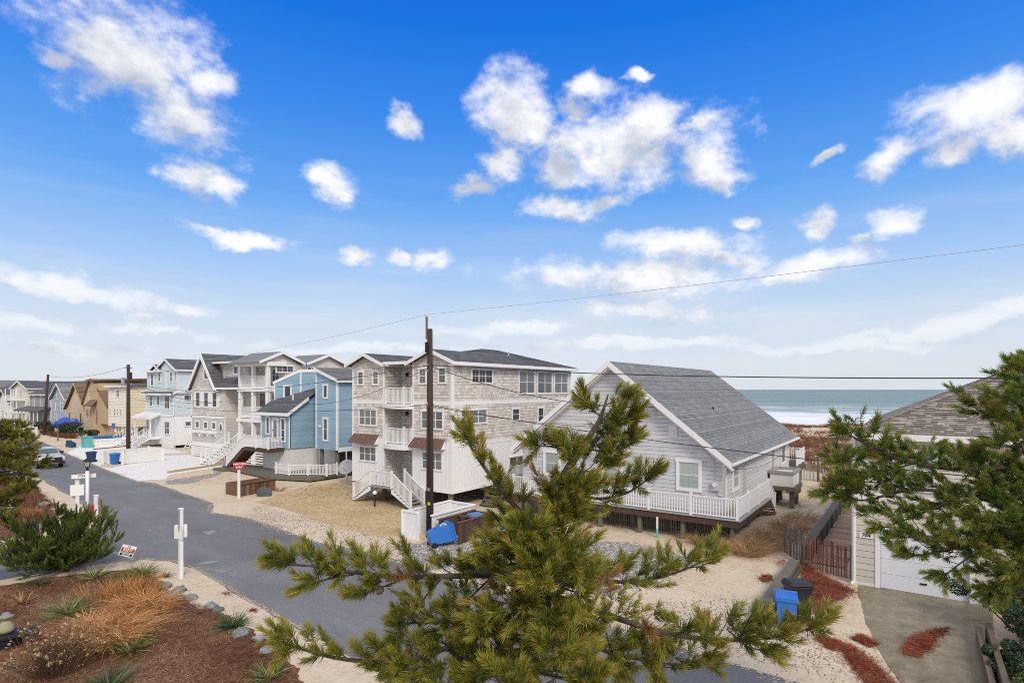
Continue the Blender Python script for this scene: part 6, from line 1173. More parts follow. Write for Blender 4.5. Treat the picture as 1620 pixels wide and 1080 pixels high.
def pine(label, trunk, limbs, mat, r, nl=.14, shoot=.2, cnt=85, twig_gap=.17, twig_len=.45, tone=.5, width=.0055, cones=0, start=.22, name='pine_tree', up=.55, depth=0.0, cat='pine tree', fan=3, bark='bark', limb_start=None, extra=None, spread=(54, 14)):
    base = trunk[0][0]; tr = thing(name, label, cat, (base[0], base[1], 0))
    MB().tube([p for p, _ in trunk], [q for _, q in trunk], 10).build('trunk', M[bark], tr, smooth=True)
    shoots = []; twigs = MB(); tips = []
    for li, (pts, r0, r1) in enumerate(limbs):
        pts = [Vector(p) for p in pts]
        # smooth the limb
        P = []
        for i in range(len(pts) - 1):
            a, b = pts[i], pts[i + 1]; pa = pts[i - 1] if i else a * 2 - b; pb = pts[i + 2] if i + 2 < len(pts) else b * 2 - a
            for k in range(5):
                t = k / 5; P.append(.5 * ((2 * a) + (b - pa) * t + (2 * pa - 5 * a + 4 * b - pb) * t * t + (3 * a - pa - 3 * b + pb) * t ** 3))
        P.append(pts[-1]); n = len(P)
        MB().tube(P, [r0 + (r1 - r0) * i / (n - 1) for i in range(n)], 7).build('branch', M[bark], tr, smooth=True)
        cum = [0]
        for a, b in zip(P, P[1:]): cum.append(cum[-1] + (b - a).length)
        Lt = cum[-1]; s = Lt * (start if limb_start is None else limb_start[li]); side = 1; j = 0
        while s < Lt:
            while j < n - 2 and cum[j + 1] < s: j += 1
            t = (s - cum[j]) / max(1e-6, cum[j + 1] - cum[j]); p = P[j].lerp(P[j + 1], t); d = (P[j + 1] - P[j]).normalized(); u = s / Lt
            sd_ = d.cross(Vector((0, 0, 1))); sd_ = sd_.normalized() if sd_.length > .1 else Vector((r.normal(), r.normal(), 0)).normalized()
            side = -side; dirn_ = (d * r.uniform(.3, .9) + sd_ * side * r.uniform(.35, 1.0) + Vector((0, 0, 1)) * r.uniform(up - .5, up + .35)).normalized()
            ln = twig_len * min(1, .22 + Lt * .5) * (1 - .55 * u) * r.uniform(.4, 1.25); q = p + dirn_ * ln + Vector((0, 0, r.uniform(0, .06)))
            twigs.tube([p, p.lerp(q, .55) - Vector((0, 0, .015)), q], [max(.004, r1 * .8), .006, .004], 5)
            tn = tone + r.normal(0, .11) if r.uniform() > .035 else 1.15
            for f in range(fan):
                bs = p.lerp(q, r.uniform(.35, 1.0) if f else 1.0); fd = (dirn_ * .8 + Vector(r.normal(size=3)) * .45 + Vector((0, 0, up * .9))).normalized() if f else (dirn_ + Vector((0, 0, up))).normalized()
                shoots.append((bs, fd, shoot * r.uniform(.4, 1.35), nl * r.uniform(.65, 1.15), cnt * r.uniform(.45, 1.25), tn + (.04 if f == 0 else -.05)))
            tips.append((bs, dirn_)); s += twig_gap * r.uniform(.7, 1.35)
        d = (P[-1] - P[-2]).normalized()
        for f in range(fan + 1):
            fd = (d + Vector(r.normal(size=3)) * (.42 if f else .05) + Vector((0, 0, up * .5))).normalized(); shoots.append((P[-1] - d * .05, fd, shoot * r.uniform(.8, 1.35), nl * r.uniform(.85, 1.05), cnt * 1.1, tone + .08 + r.normal(0, .06)))
    if extra: shoots += extra
    twigs.build('twigs', M[bark], tr, kind='stuff')
    V, Fc, T = needles(shoots, r, width, spread=spread); raw_mesh('crown', V, Fc, T, M[mat], tr)
    if cones:
        c = MB(); c.lathe((0, 0, 0), [(.006, 0), (.022, .012), (.028, .03), (.024, .05), (.012, .066), (.002, .072)], 9); pc = None
        for i in r.choice(len(tips), min(cones, len(tips)), replace=False):
            p, d = tips[i]; loc = p + Vector((r.normal() * .03, r.normal() * .03, -.03))
            if pc is None: pc = c.build('pine_cone', M['cone'], tr); pc.location = loc; WL[pc.name] = loc
            else: pc2 = share(pc, 'pine_cone', loc, tr); pc2.rotation_euler = (r.uniform(1, 2.6), r.uniform(-.5, .5), r.uniform(0, 6)); pc2.scale = [r.uniform(.8, 1.5)] * 3
    return tr
rp = np.random.default_rng(21)
A = at
T0 = A(838, 1080, 6.0)
trunk = [((T0.x, T0.y, -.1), .15), ((T0.x, T0.y, 2), .125)] + [(A(x, y, d), q) for x, y, d, q in ((838, 1080, 6, .09), (842, 950, 6, .078), (850, 840, 6.05, .068), (878, 778, 6.1, .056), (908, 726, 6.15, .044), (932, 692, 6.2, .034), (951, 660, 6.2, .022), (962, 624, 6.2, .009))]
LB = [([(846, 905, 6), (740, 910, 5.8), (640, 912, 5.6), (560, 905, 5.5), (495, 895, 5.4), (452, 893, 5.35)], .035, .008), ([(840, 985, 6), (740, 1012, 5.7), (640, 1045, 5.5), (545, 1042, 5.4), (475, 1025, 5.3), (447, 1018, 5.2)], .035, .008),
      ([(850, 840, 6.05), (815, 800, 5.9), (782, 760, 5.8), (752, 718, 5.75), (737, 690, 5.7)], .034, .008),
      ([(850, 870, 6), (920, 910, 6.2), (1000, 920, 6.5), (1070, 905, 6.6), (1128, 880, 6.7)], .034, .007), ([(842, 930, 6), (950, 968, 5.7), (1050, 1000, 5.5), (1150, 1012, 5.4), (1240, 1004, 5.3), (1290, 990, 5.2)], .036, .008),
      ([(885, 770, 6.1), (940, 788, 6), (990, 780, 5.9), (1026, 757, 5.8)], .022, .007), ([(938, 682, 6.2), (972, 674, 6.1), (996, 664, 6.0)], .014, .006), ([(952, 660, 6.2), (937, 648, 6.2), (930, 640, 6.2)], .010, .006), ([(958, 640, 6.2), (978, 634, 6.2), (990, 630, 6.2)], .008, .005),
      ([(908, 726, 6.15), (880, 708, 6), (848, 704, 5.9)], .012, .006), ([(920, 705, 6.15), (960, 715, 6.2), (1000, 702, 6.2)], .013, .006), ([(900, 740, 6.1), (935, 745, 6.2), (965, 735, 6.2)], .011, .006), ([(940, 676, 6.2), (955, 684, 6.4), (970, 688, 6.6)], .009, .005), ([(915, 716, 6.15), (905, 726, 5.8), (900, 728, 5.6)], .010, .005), ([(890, 760, 6.1), (905, 776, 5.7), (912, 780, 5.5)], .010, .005),
      ([(846, 900, 6), (852, 915, 5.3), (858, 930, 4.7)], .022, .008), ([(842, 985, 6), (868, 1020, 5.2), (885, 1040, 4.5)], .022, .008), ([(850, 850, 6), (838, 850, 5.5), (830, 852, 5.1)], .018, .008), ([(842, 1000, 6), (820, 1060, 5.2), (800, 1090, 4.6)], .020, .008), ([(848, 880, 6), (885, 890, 5.4), (905, 890, 5.0)], .018, .008), ([(840, 1060, 6), (900, 1075, 5.2), (935, 1085, 4.7)], .020, .008), ([(840, 1010, 6), (790, 1010, 5.5), (770, 1000, 5.2)], .016, .008),
      ([(842, 990, 6), (960, 1030, 5.9), (1060, 1050, 5.8), (1120, 1045, 5.8)], .022, .007), ([(700, 912, 5.7), (660, 960, 5.6), (625, 1010, 5.6)], .012, .006), ([(780, 910, 5.9), (730, 960, 5.8), (690, 1015, 5.8)], .012, .006), ([(842, 1040, 6), (740, 1075, 5.8), (640, 1095, 5.7)], .02, .007), ([(842, 955, 6), (770, 985, 6.0), (700, 985, 6.0), (640, 985, 6.0)], .018, .006), ([(842, 1020, 6), (760, 1042, 5.6), (690, 1050, 5.5), (630, 1062, 5.5)], .018, .006), ([(842, 1070, 6), (770, 1090, 5.4), (700, 1100, 5.2)], .018, .006), ([(905, 975, 5.8), (910, 1020, 5.8), (918, 1060, 5.8)], .010, .005), ([(640, 915, 5.6), (600, 930, 5.5), (575, 940, 5.5)], .010, .005), ([(560, 908, 5.5), (520, 915, 5.4), (495, 925, 5.4)], .010, .005), ([(1000, 980, 5.6), (1020, 1030, 5.5), (1035, 1070, 5.5)], .010, .005), ([(950, 968, 5.7), (965, 1020, 5.7), (975, 1055, 5.7)], .010, .005), ([(1150, 994, 5.4), (1180, 1020, 5.4), (1210, 1030, 5.4)], .010, .005),
      ([(848, 870, 6), (850, 860, 6.6), (852, 850, 7.3)], .022, .007), ([(845, 930, 6), (800, 920, 6.6), (770, 910, 7.1)], .022, .007), ([(845, 930, 6), (900, 925, 6.6), (940, 915, 7.2)], .022, .007), ([(870, 790, 6.1), (880, 790, 6.6), (900, 780, 7.0)], .018, .007), ([(862, 806, 6.1), (890, 802, 5.7), (893, 812, 5.5)], .014, .006), ([(852, 840, 6), (820, 862, 5.7), (786, 872, 5.5)], .014, .006), ([(850, 850, 6), (875, 856, 5.6), (896, 862, 5.4)], .014, .006), ([(846, 890, 6), (805, 892, 5.6), (768, 892, 5.4)], .014, .006), ([(845, 910, 6), (880, 925, 5.4), (915, 938, 5.1)], .014, .006), ([(842, 960, 6), (800, 975, 5.4), (762, 990, 5.1)], .014, .006), ([(842, 1000, 6), (862, 996, 5.2), (884, 992, 4.8)], .014, .006), ([(842, 960, 6), (880, 975, 5.6), (925, 990, 5.4)], .014, .006), ([(840, 1050, 6), (800, 1060, 5.6), (755, 1070, 5.4)], .014, .006), ([(846, 880, 6), (850, 890, 5.5), (845, 905, 5.0)], .014, .006), ([(842, 940, 6), (835, 955, 5.4), (830, 965, 5.0)], .014, .006), ([(858, 820, 6.05), (820, 825, 6.3), (790, 830, 6.5)], .018, .007), ([(860, 815, 6.05), (885, 822, 5.8), (902, 820, 5.6)], .018, .007)]
limbs = [([A(*p) for p in pts], a, b) for pts, a, b in LB]
lst = [.10 if i in (0, 1, 5, 6) else .22 for i in range(len(limbs))]
pine('olive-green pine in the foreground spreading its branches over the road', trunk, limbs, 'needle_olive', rp, nl=.112, shoot=.21, cnt=112, twig_gap=.082, twig_len=.30, tone=.52, width=.0056, cones=38, limb_start=lst, fan=3, up=.36)

rp = np.random.default_rng(33)
T0 = A(1700, 900, 9.0)
trunk = [((T0.x, T0.y, -.1), .17), (A(1700, 900, 9), .13), (A(1692, 780, 9), .11), (A(1690, 680, 9), .08), (A(1680, 600, 9), .05), (A(1675, 560, 9), .02)]
RB = [([(1692, 780, 9), (1600, 742, 8.7), (1510, 742, 8.4), (1430, 728, 8.2), (1375, 704, 8.1), (1338, 684, 8.0)], .045, .008), ([(1695, 830, 9), (1600, 800, 8.7), (1510, 780, 8.5), (1440, 775, 8.4), (1375, 790, 8.4), (1345, 790, 8.4)], .045, .008), ([(1690, 700, 9), (1620, 668, 8.9), (1570, 660, 8.8), (1535, 640, 8.7)], .032, .007), ([(1685, 640, 9), (1640, 610, 9), (1600, 598, 9)], .025, .007), ([(1690, 660, 9), (1640, 640, 8.7), (1590, 640, 8.5)], .025, .007),
      ([(1698, 880, 9), (1620, 870, 8.6), (1550, 862, 8.3), (1480, 850, 8.1), (1430, 850, 8.0)], .04, .008), ([(1600, 800, 8.7), (1560, 760, 8.6), (1538, 728, 8.6)], .018, .007), ([(1480, 722, 8.3), (1420, 740, 8.2), (1370, 750, 8.2)], .014, .006), ([(1520, 785, 8.5), (1450, 815, 8.3), (1395, 835, 8.2)], .016, .007), ([(1560, 865, 8.3), (1520, 890, 8.2), (1495, 910, 8.2)], .014, .007), ([(1610, 872, 8.6), (1585, 910, 8.5), (1565, 940, 8.5)], .016, .007), ([(1698, 900, 9), (1640, 930, 8.6), (1600, 950, 8.4)], .03, .007), ([(1690, 720, 9), (1630, 710, 8.6), (1580, 705, 8.3)], .025, .007), ([(1692, 800, 9), (1650, 800, 8.4), (1610, 825, 8.1)], .025, .007), ([(1698, 860, 9), (1650, 850, 8.4), (1600, 835, 8.0), (1540, 820, 7.9)], .028, .007),
      ([(1400, 705, 8.2), (1362, 725, 8.1), (1332, 730, 8.1)], .010, .006), ([(1690, 620, 9), (1650, 590, 8.9), (1625, 582, 8.9)], .02, .006), ([(1640, 742, 8.8), (1570, 780, 8.6), (1500, 815, 8.5)], .016, .007), ([(1440, 775, 8.4), (1400, 765, 8.4), (1350, 760, 8.3)], .012, .006), ([(1698, 880, 9), (1650, 900, 8.3), (1610, 900, 7.9)], .025, .007), ([(1698, 895, 9), (1640, 912, 8.6), (1575, 930, 8.4)], .025, .007), ([(1695, 840, 9), (1640, 830, 8.9), (1570, 840, 8.8)], .025, .007), ([(1692, 790, 9), (1640, 770, 8.7), (1610, 740, 8.6)], .02, .007), ([(1690, 690, 9), (1650, 690, 8.6), (1610, 680, 8.4)], .02, .007), ([(1690, 650, 9), (1650, 630, 8.6), (1615, 622, 8.4)], .02, .007), ([(1698, 860, 9), (1600, 850, 8.7), (1500, 870, 8.5), (1440, 880, 8.4)], .03, .007), ([(1692, 760, 9), (1640, 770, 9.4), (1570, 770, 9.7)], .03, .008), ([(1390, 790, 8.4), (1340, 775, 8.4), (1308, 780, 8.4)], .010, .006)]
limbs = [([A(*p) for p in pts], a, b) for pts, a, b in RB]
pine('deep green pine at the right edge in front of the garage house', trunk, limbs, 'needle_green', rp, nl=.125, shoot=.20, cnt=105, twig_gap=.092, twig_len=.48, tone=.58, width=.0072, cones=10, start=.12, fan=3, up=.3)

rp = np.random.default_rng(44)
T0 = A(-40, 800, 21)
trunk = [((T0.x, T0.y, -.1), .18), (A(-38, 850, 21), .15), (A(-35, 760, 21), .11), (A(-30, 680, 21), .04)]
LL = [([(-38, 780, 21), (0, 765, 20.6), (28, 774, 20.3), (48, 770, 20.1)], .05, .012), ([(-36, 740, 21), (10, 725, 20.6), (38, 728, 20.3), (64, 738, 20.1)], .05, .012), ([(-34, 710, 21), (5, 695, 20.7), (30, 699, 20.4), (50, 706, 20.3)], .04, .012), ([(-32, 690, 21), (5, 680, 21), (40, 680, 21)], .03, .012), ([(-38, 760, 21), (10, 745, 21.3), (45, 752, 21.5)], .04, .012), ([(-38, 790, 21), (0, 790, 20), (40, 778, 19.4)], .04, .012), ([(-36, 720, 21), (0, 715, 20), (22, 714, 19.4), (42, 720, 19.2)], .04, .012), ([(-34, 700, 21), (-10, 690, 20.3), (15, 684, 20)], .03, .012), ([(-38, 800, 21), (-10, 800, 20.4), (20, 800, 20)], .03, .012), ([(-38, 745, 21), (0, 740, 19.8), (35, 745, 19.2)], .04, .012)]
pine('olive pine at the left edge half hiding the parked truck', trunk, [([A(*p) for p in pts], a, b) for pts, a, b in LL], 'needle_gold', rp, nl=.16, shoot=.24, cnt=70, twig_gap=.11, twig_len=.42, tone=.5, width=.012, start=.15, fan=3, up=.5)
# the low shrub pine with upright candles
rp = np.random.default_rng(55)
base = gp(105, 903); limbs = []; ex = []
for i in range(84):
    a = rp.uniform(0, 2 * np.pi); rr_ = rp.uniform(.4, 2.55); hh = (rp.uniform(.8, 2.35) if i % 3 else rp.uniform(.3, .9)) * (1 - .10 * rr_)
    if math.cos(a) > 0: rr_ *= .78
    side = Vector((ST, -CT, 0)); fw = Vector((CT, ST, 0)); tip = base + side * math.cos(a) * rr_ * .98 + fw * math.sin(a) * rr_ * .75; tip.z = hh
    limbs.append(([base + Vector((0, 0, .15)), base.lerp(tip, .5) + Vector((0, 0, .08)) - Vector((0, 0, hh * .12)), tip], .03, .010))
for px, py in ((164, 790), (178, 808), (150, 812), (120, 806), (107, 815), (60, 830), (22, 855), (88, 822), (135, 818)):
    p = A(px, py + 32, 22.6 + rp.uniform(-.5, .5)); ex.append((p, (rp.normal() * .12, rp.normal() * .12, 1), .75, .10, 170, .55)); ex.append((p + Vector((.1, 0, -.1)), (rp.normal() * .5, rp.normal() * .5, 1), .5, .10, 120, .5))
pine('dark green shrub pine with upright candles at the corner of the crossing', [((base.x, base.y, -.05), .12), ((base.x, base.y, .4), .09)], limbs, 'needle_dark', rp, nl=.12, shoot=.42, cnt=85, twig_gap=.20, twig_len=.5, tone=.52, width=.012, start=.2, name='shrub_pine', up=1.1, cat='shrub', fan=3, extra=ex)

# ---------------------------------------------------------------- grasses and yuccas
def blades(centers, r, n, h, spread, w, tone, curve=.5, rad=.1, seg=3, hv=.3, tv=.18, lean=(0, 0), wob=.5):
    V, Fc, T = [], [], []; off = 0
    for c in centers:
        c = np.asarray(c, float); m = n if np.isscalar(n) else int(r.integers(*n))
        a = r.uniform(0, 2 * np.pi, m); q = np.sqrt(r.uniform(0, 1, m)); b = c[None] + np.stack([np.cos(a) * q * rad, np.sin(a) * q * rad, np.zeros(m)], -1)
        az_ = a + r.normal(0, wob, m); el_ = r.uniform(.15, 1, m) ** .8 * spread; hh = h * r.uniform(1 - hv, 1 + hv * .6, m)
        d0 = np.stack([np.cos(az_) * np.sin(el_) + lean[0], np.sin(az_) * np.sin(el_) + lean[1], np.cos(el_)], -1); sd_ = unit(np.cross(d0, r.normal(size=(m, 3))) + 1e-6) * (w * r.uniform(.7, 1.2, m))[:, None]
        rows = []
        for k in range(seg + 1):
            t = k / seg; p = b + d0 * (hh * t)[:, None]; p = p + np.stack([np.cos(az_) * curve * hh * t * t * .5, np.sin(az_) * curve * hh * t * t * .5, -curve * hh * t * t * .45], -1); ww = sd_ * (1 - t ** 2.2) * .5
            if k < seg: rows += [p - ww, p + ww]
            else: rows += [p]
        k_ = 2 * seg + 1; V.append(np.stack(rows, 1).reshape(-1, 3)); bi = off + np.arange(m)[:, None] * k_; f = []
        for k in range(seg - 1): f += [bi + [[2 * k, 2 * k + 1, 2 * k + 3]], bi + [[2 * k, 2 * k + 3, 2 * k + 2]]]
        f += [bi + [[2 * seg - 2, 2 * seg - 1, 2 * seg]]]; tt = np.clip(tone + r.normal(0, tv, m), 0, 1); Fc += f; T += [tt] * len(f); off += m * k_
    return np.concatenate(V), np.concatenate(Fc), np.concatenate(T)
def plant(name, label, cat, centers, mat, r, group=None, kind=None, **k):
    V, Fc, T = blades(centers, r, **k); o = raw_mesh(name, V, Fc, T, M[mat], kind=kind); return tag(o, label, cat, group) if kind is None else o
rg = np.random.default_rng(66)
for px, py, R, hh, lb, mt, n in ((106, 972, .30, .85, 'yellow-edged yucca in the mulch left of the copper grass', 'yucca_leaf', 110), (222, 912, .34, .8, 'large pale yucca behind the rental sign at the corner', 'yucca_leaf', 150), (368, 992, .26, .62, 'dark green yucca at the sandy edge of the bed', 'yucca_dark', 120), (424, 1072, .26, .6, 'variegated yucca nearest the foreground pine', 'yucca_leaf', 80), (172, 1088, .3, .75, 'green yucca at the bottom edge of the bed', 'yucca_dark', 100), (207, 1030, .3, .75, 'straggly yellowish yucca in front of the copper grass', 'yucca_leaf', 90), (37, 955, .2, .55, 'small dry yucca tuft at the left of the mulch bed', 'grass_tan', 70), (150, 915, .25, .7, 'dull yucca in the shade of the shrub pine', 'yucca_leaf', 70), (262, 912, .12, .35, 'tiny dry tuft near the signpost', 'grass_tan', 40), (1130, 868, .25, .9, 'green yucca against the cottage skirt', 'yucca_dark', 90), (60, 925, .2, .5, 'sparse dark yucca under the shrub pine', 'yucca_dark', 50), (300, 706, .4, .7, 'dry grassy clump before the aqua house', 'grass_tan', 90)):
    plant('yucca' if 'yucca' in lb else 'grass_clump', lb, 'yucca' if 'yucca' in lb else 'grass', [gp(px, py)], mt, rg, n=int(n * 1.8), h=hh * .92, spread=1.4, w=.024, tone=.5, tv=.24, curve=.35, rad=R * .45, seg=3, wob=.7)
for px, py, R, hh, lb, n in ((190, 1002, .85, .8, 'biggest copper ornamental grass clump sweeping over the mulch', 1900), (228, 965, .6, .75, 'copper ornamental grass clump beside the edging stones', 1100), (145, 1018, .5, .65, 'lower copper ornamental grass clump by the dried shrub', 800)):
    c0 = gp(px, py); cs = [(c0.x + R * rg.normal() * .5, c0.y + R * rg.normal() * .5, 0) for _ in range(14)]
    plant('ornamental_grass', lb, 'grass', cs, 'grass_copper', rg, n=n // 14, h=hh * 1.35, spread=.85, w=.018, tone=.62, tv=.3, curve=1.1, rad=.2, seg=4, wob=1.1, group='copper ornamental grasses')
for px, py, lb, n in ((150, 950, 'upright golden grass stems left of the copper clump', 120), (195, 942, 'upright golden grass stems behind the copper clump', 180), (225, 938, 'upright golden grass stems by the edging stones', 140), (48, 815, 'small orange grass tuft on the far mulch bed', 160), (2, 822, 'orange grass tuft at the picture edge on the far bed', 120)):
    plant('ornamental_grass', lb, 'grass', [gp(px, py)], 'grass_copper', rg, n=n, h=.8 if py > 900 else .5, spread=.45, w=.016, tone=.6, curve=.3, rad=.5, seg=3)
# dried flower shrub: stems with pale seed heads
s = thing('dried_shrub', 'dried brown flower shrub with pale seed heads at the bottom left', 'shrub', gp(88, 1065)); c = gp(88, 1065); st = MB(); hd = MB()
for i in range(620):
    a = rg.uniform(0, 6.28); q = rg.uniform(0, .9); el_ = rg.uniform(.05, .95); L_ = rg.uniform(.5, 1.3); b = c + Vector((math.cos(a) * q * .5, math.sin(a) * q * .5, 0)); d = Vector((math.cos(a) * math.sin(el_), math.sin(a) * math.sin(el_), math.cos(el_))); m_ = b + d * L_ * .55 + Vector((0, 0, .04)); e = b + d * L_
    st.tube([b, m_, e], [.006, .005, .003], 3, rg.uniform(.5, 1.6), cap=False)
    if rg.uniform() < .35: 
        for k in range(4): p = e + Vector(rg.normal(size=3)) * .035; hd.add([p + Vector(rg.normal(size=3)) * .022 for _ in range(4)], [(0, 1, 2), (0, 2, 3), (1, 3, 2)], rg.uniform(.5, 1.5))
st.build('stems', M['twig'], s, kind='stuff'); hd.build('seed_heads', M['seed_head'], s, kind='stuff')
def in_poly(pts, x, y):
    ins = np.zeros(len(x), bool); n = len(pts)
    for i in range(n):
        (x0, y0), (x1, y1) = pts[i][:2], pts[(i + 1) % n][:2]; k = ((y0 > y) != (y1 > y)) & (x < (x1 - x0) * (y - y0) / (y1 - y0 + 1e-12) + x0); ins ^= k
    return ins
def scatter(pts, n, r):
    a = np.array([p[:2] for p in pts]); lo, hi = a.min(0), a.max(0); out = np.zeros((0, 2))
    while len(out) < n: q = r.uniform(lo, hi, (n * 2, 2)); out = np.concatenate([out, q[in_poly(pts, q[:, 0], q[:, 1])]])
    return out[:n]
def fibers(name, pts, n, mat, r, ln=.14, w=.007, z=.02, tone=.5, rise=.05, blur=0.0):
    q = scatter(pts, n, r) + r.normal(0, 1, (n, 2)) * blur * np.abs(r.normal(0, 1, (n, 1))); a = r.uniform(0, np.pi, n); L_ = ln * r.uniform(.5, 1.3, n); d = np.stack([np.cos(a) * L_ / 2, np.sin(a) * L_ / 2, r.normal(0, rise, n) * .5], -1); c = np.concatenate([q, (z + np.abs(r.normal(0, rise * .5, n)))[:, None]], 1); s_ = np.stack([-np.sin(a), np.cos(a), np.zeros(n)], -1) * w / 2
    V = np.stack([c - d - s_, c - d + s_, c + d], 1); V[:, :, 2] = np.maximum(V[:, :, 2], z - .004); V = V.reshape(-1, 3); F_ = np.arange(3 * n).reshape(n, 3); return raw_mesh(name, V, F_, np.clip(tone + r.normal(0, .25, n) + .22 * fbm2(q[:, 0] * 1.3, q[:, 1] * 1.3, 31), 0, 1), M[mat], kind='stuff')
fibers('pine_straw', poly([(0, 928), (60, 918), (215, 900), (260, 932), (345, 970), (430, 1020), (480, 1090), (0, 1110)]), 40000, 'straw_fiber', rg, .17, .010, tone=.55)
fibers('pine_straw', poly([(0, 765), (45, 765), (70, 785), (92, 812), (60, 840), (0, 853)]), 5000, 'straw_fiber', rg, .3, .02, tone=.45, rise=.12)
fibers('dry_lawn', poly([(408, 794), (440, 802), (500, 823), (560, 838), (634, 850), (642, 815), (642, 777), (590, 767), (530, 764), (455, 778)]), 16000, 'lawn_fiber', rg, .16, .014, tone=.5, rise=.05)
for pts, n, bl in (([(1262, 882), (1290, 903), (1330, 924), (1352, 936), (1312, 958), (1290, 978), (1272, 930)], 10500, .15), ([(1290, 1003), (1326, 1013), (1334, 1030), (1310, 1026), (1296, 1015)], 1500, .11), ([(1326, 1014), (1350, 1022), (1380, 1045), (1424, 1090), (1376, 1090), (1340, 1048)], 3400, .11), ([(1345, 1010), (1362, 1003), (1388, 1018), (1376, 1024)], 1300, .07), ([(1470, 998), (1502, 991), (1494, 1002), (1480, 1010), (1474, 1026), (1450, 1040), (1427, 1034), (1430, 1022), (1442, 1006)], 3000, .07), ([(1201, 916), (1212, 908), (1222, 911), (1217, 918), (1207, 922)], 700, .12), ([(1225, 890), (1240, 884), (1246, 890), (1232, 897)], 250, .14), ([(395, 965), (402, 962), (406, 968)], 120, .1), ([(350, 938), (362, 936), (366, 944)], 90, .12)):
    fibers('red_straw', poly(pts), n, 'red_mulch', rg, .13, .016, .018, rise=.03, blur=bl)
# sand and grit drifted over the road edges
def drift(line, inward, n, r, size=.035, reach=.55):
    P = np.array([p[:2] for p in line]); d = np.diff(P, axis=0); L_ = np.linalg.norm(d, axis=1); k = r.choice(len(L_), n, p=L_ / L_.sum()); u = r.uniform(0, 1, n)[:, None]
    nn = np.stack([-d[k][:, 1], d[k][:, 0]], 1) / L_[k][:, None] * inward; c = P[k] + d[k] * u + nn * (np.abs(r.normal(0, 1, n)) * reach * (.35 + .65 * np.abs(np.sin(P[k][:, 1] * .5 + u[:, 0] * 5))))[:, None]
    s = size * r.uniform(.4, 1.6, n); a = r.uniform(0, 6.28, (n, 1)) + np.array([[0, 2.1, 4.2]]) + r.normal(0, .4, (n, 3)); V = np.stack([c[:, :1] + np.cos(a) * s[:, None], c[:, 1:] + np.sin(a) * s[:, None] * 1.6, np.repeat(r.uniform(.0125, .020, (n, 1)), 3, 1)], -1).reshape(-1, 3); raw_mesh('sand_drift', V, np.arange(3 * n).reshape(n, 3), np.ones(n), M['sand'], kind='stuff')
drift(near_edge[2:8], -1, 1800, rg, .02, .12); drift(far_edge[5:], -1, 5500, rg, .035, .24); drift(far_left[3:9], -1, 1200, rg, .035, .2)
# upright dry stalks on the far bed, along fences and under the cottage edge
fb_ = poly([(0, 764), (45, 766), (70, 785), (90, 806), (60, 825), (0, 830)]); q = scatter(fb_, 260, rg)
plant('dry_stalks', '', '', np.c_[q, np.zeros(260)], 'straw_fiber', rg, kind='stuff', n=(8, 16), h=.5, spread=.5, w=.016, tone=.45, curve=.2, rad=.12, seg=2)
for x, y, n, R, hh, lb in ((27.1, 8.3, 260, .4, .95, 'round tuft of tan grass against the cottage skirt'), (26.6, 6.1, 520, .7, 1.1, 'tall tan grass clump at the cottage deck corner'), (28.1, 5.7, 420, .8, 1.0, 'tan grass sweeping under the cottage deck side'), (30.2, 5.5, 420, .9, .95, 'tan grass clump behind the grey slat fence'), (32.6, 5.3, 320, .9, .9, 'tan grass clump farther along the cottage side'), (35.2, 5.2, 260, .9, .8, 'thin tan grass near the utility platform'), (23.9, 37.0, 60, .25, .8, 'dry stems beside the rusty planter')):
    plant('dry_grass', lb, 'grass', [(x, y, 0)], 'grass_tan', rg, n=int(n * 1.5), h=hh, spread=.95, w=.013, tone=.62, tv=.22, curve=.9, rad=R, seg=3, wob=.9)
q = np.c_[rg.uniform(27.0, 28.2, 40), rg.uniform(9, 17, 40)]; plant('dry_stalks', '', '', np.c_[q, np.zeros(40)], 'grass_tan', rg, kind='stuff', n=(4, 9), h=.5, spread=.7, w=.012, tone=.4, curve=.5, rad=.2, seg=2)
q = np.c_[rg.uniform(23, 31, 46), rg.uniform(31.5, 38, 46)]; plant('dry_stalks', '', '', np.c_[q, np.zeros(46)], 'grass_tan', rg, kind='stuff', n=(4, 9), h=.35, spread=.8, w=.014, tone=.3, curve=.5, rad=.2, seg=2)
q = scatter(poly([(262, 757), (335, 741), (400, 730), (430, 765), (400, 792), (345, 795)]), 30, rg); plant('dry_stalks', '', '', np.c_[q, np.zeros(30)], 'grass_tan', rg, kind='stuff', n=(3, 7), h=.25, spread=.9, w=.014, tone=.35, curve=.5, rad=.2, seg=2)
# dune grass
nd = 8200; X = rg.uniform(48, 104, nd * 2); Y = rg.uniform(-14, 34, nd * 2); keep = (fbm2(X * .28, Y * .16, 9) + fbm2(X * .9, Y * .5, 12) * .5 + .30) > rg.uniform(-.5, .9, nd * 2); X, Y = X[keep], Y[keep]; Z = dune_h(X, Y)
ok = ~((X < 50) & (Y > 6)); plant('dune_grass', '', '', np.stack([X, Y, Z - .02], -1)[ok], 'grass_dune', rg, kind='stuff', n=(9, 18), h=.55, spread=.8, w=.035, tone=.4, curve=.5, rad=.22, seg=2, tv=.2)
X = rg.uniform(31, 50, 240); Y = rg.uniform(-1, 6.2, 240); ok = (Y > 4.3) | (X > 37.5); plant('dune_grass', '', '', np.stack([X, Y, np.zeros(240)], -1)[ok], 'grass_tan', rg, kind='stuff', n=(5, 12), h=.45, spread=.9, w=.018, tone=.55, curve=.6, rad=.2, seg=2)
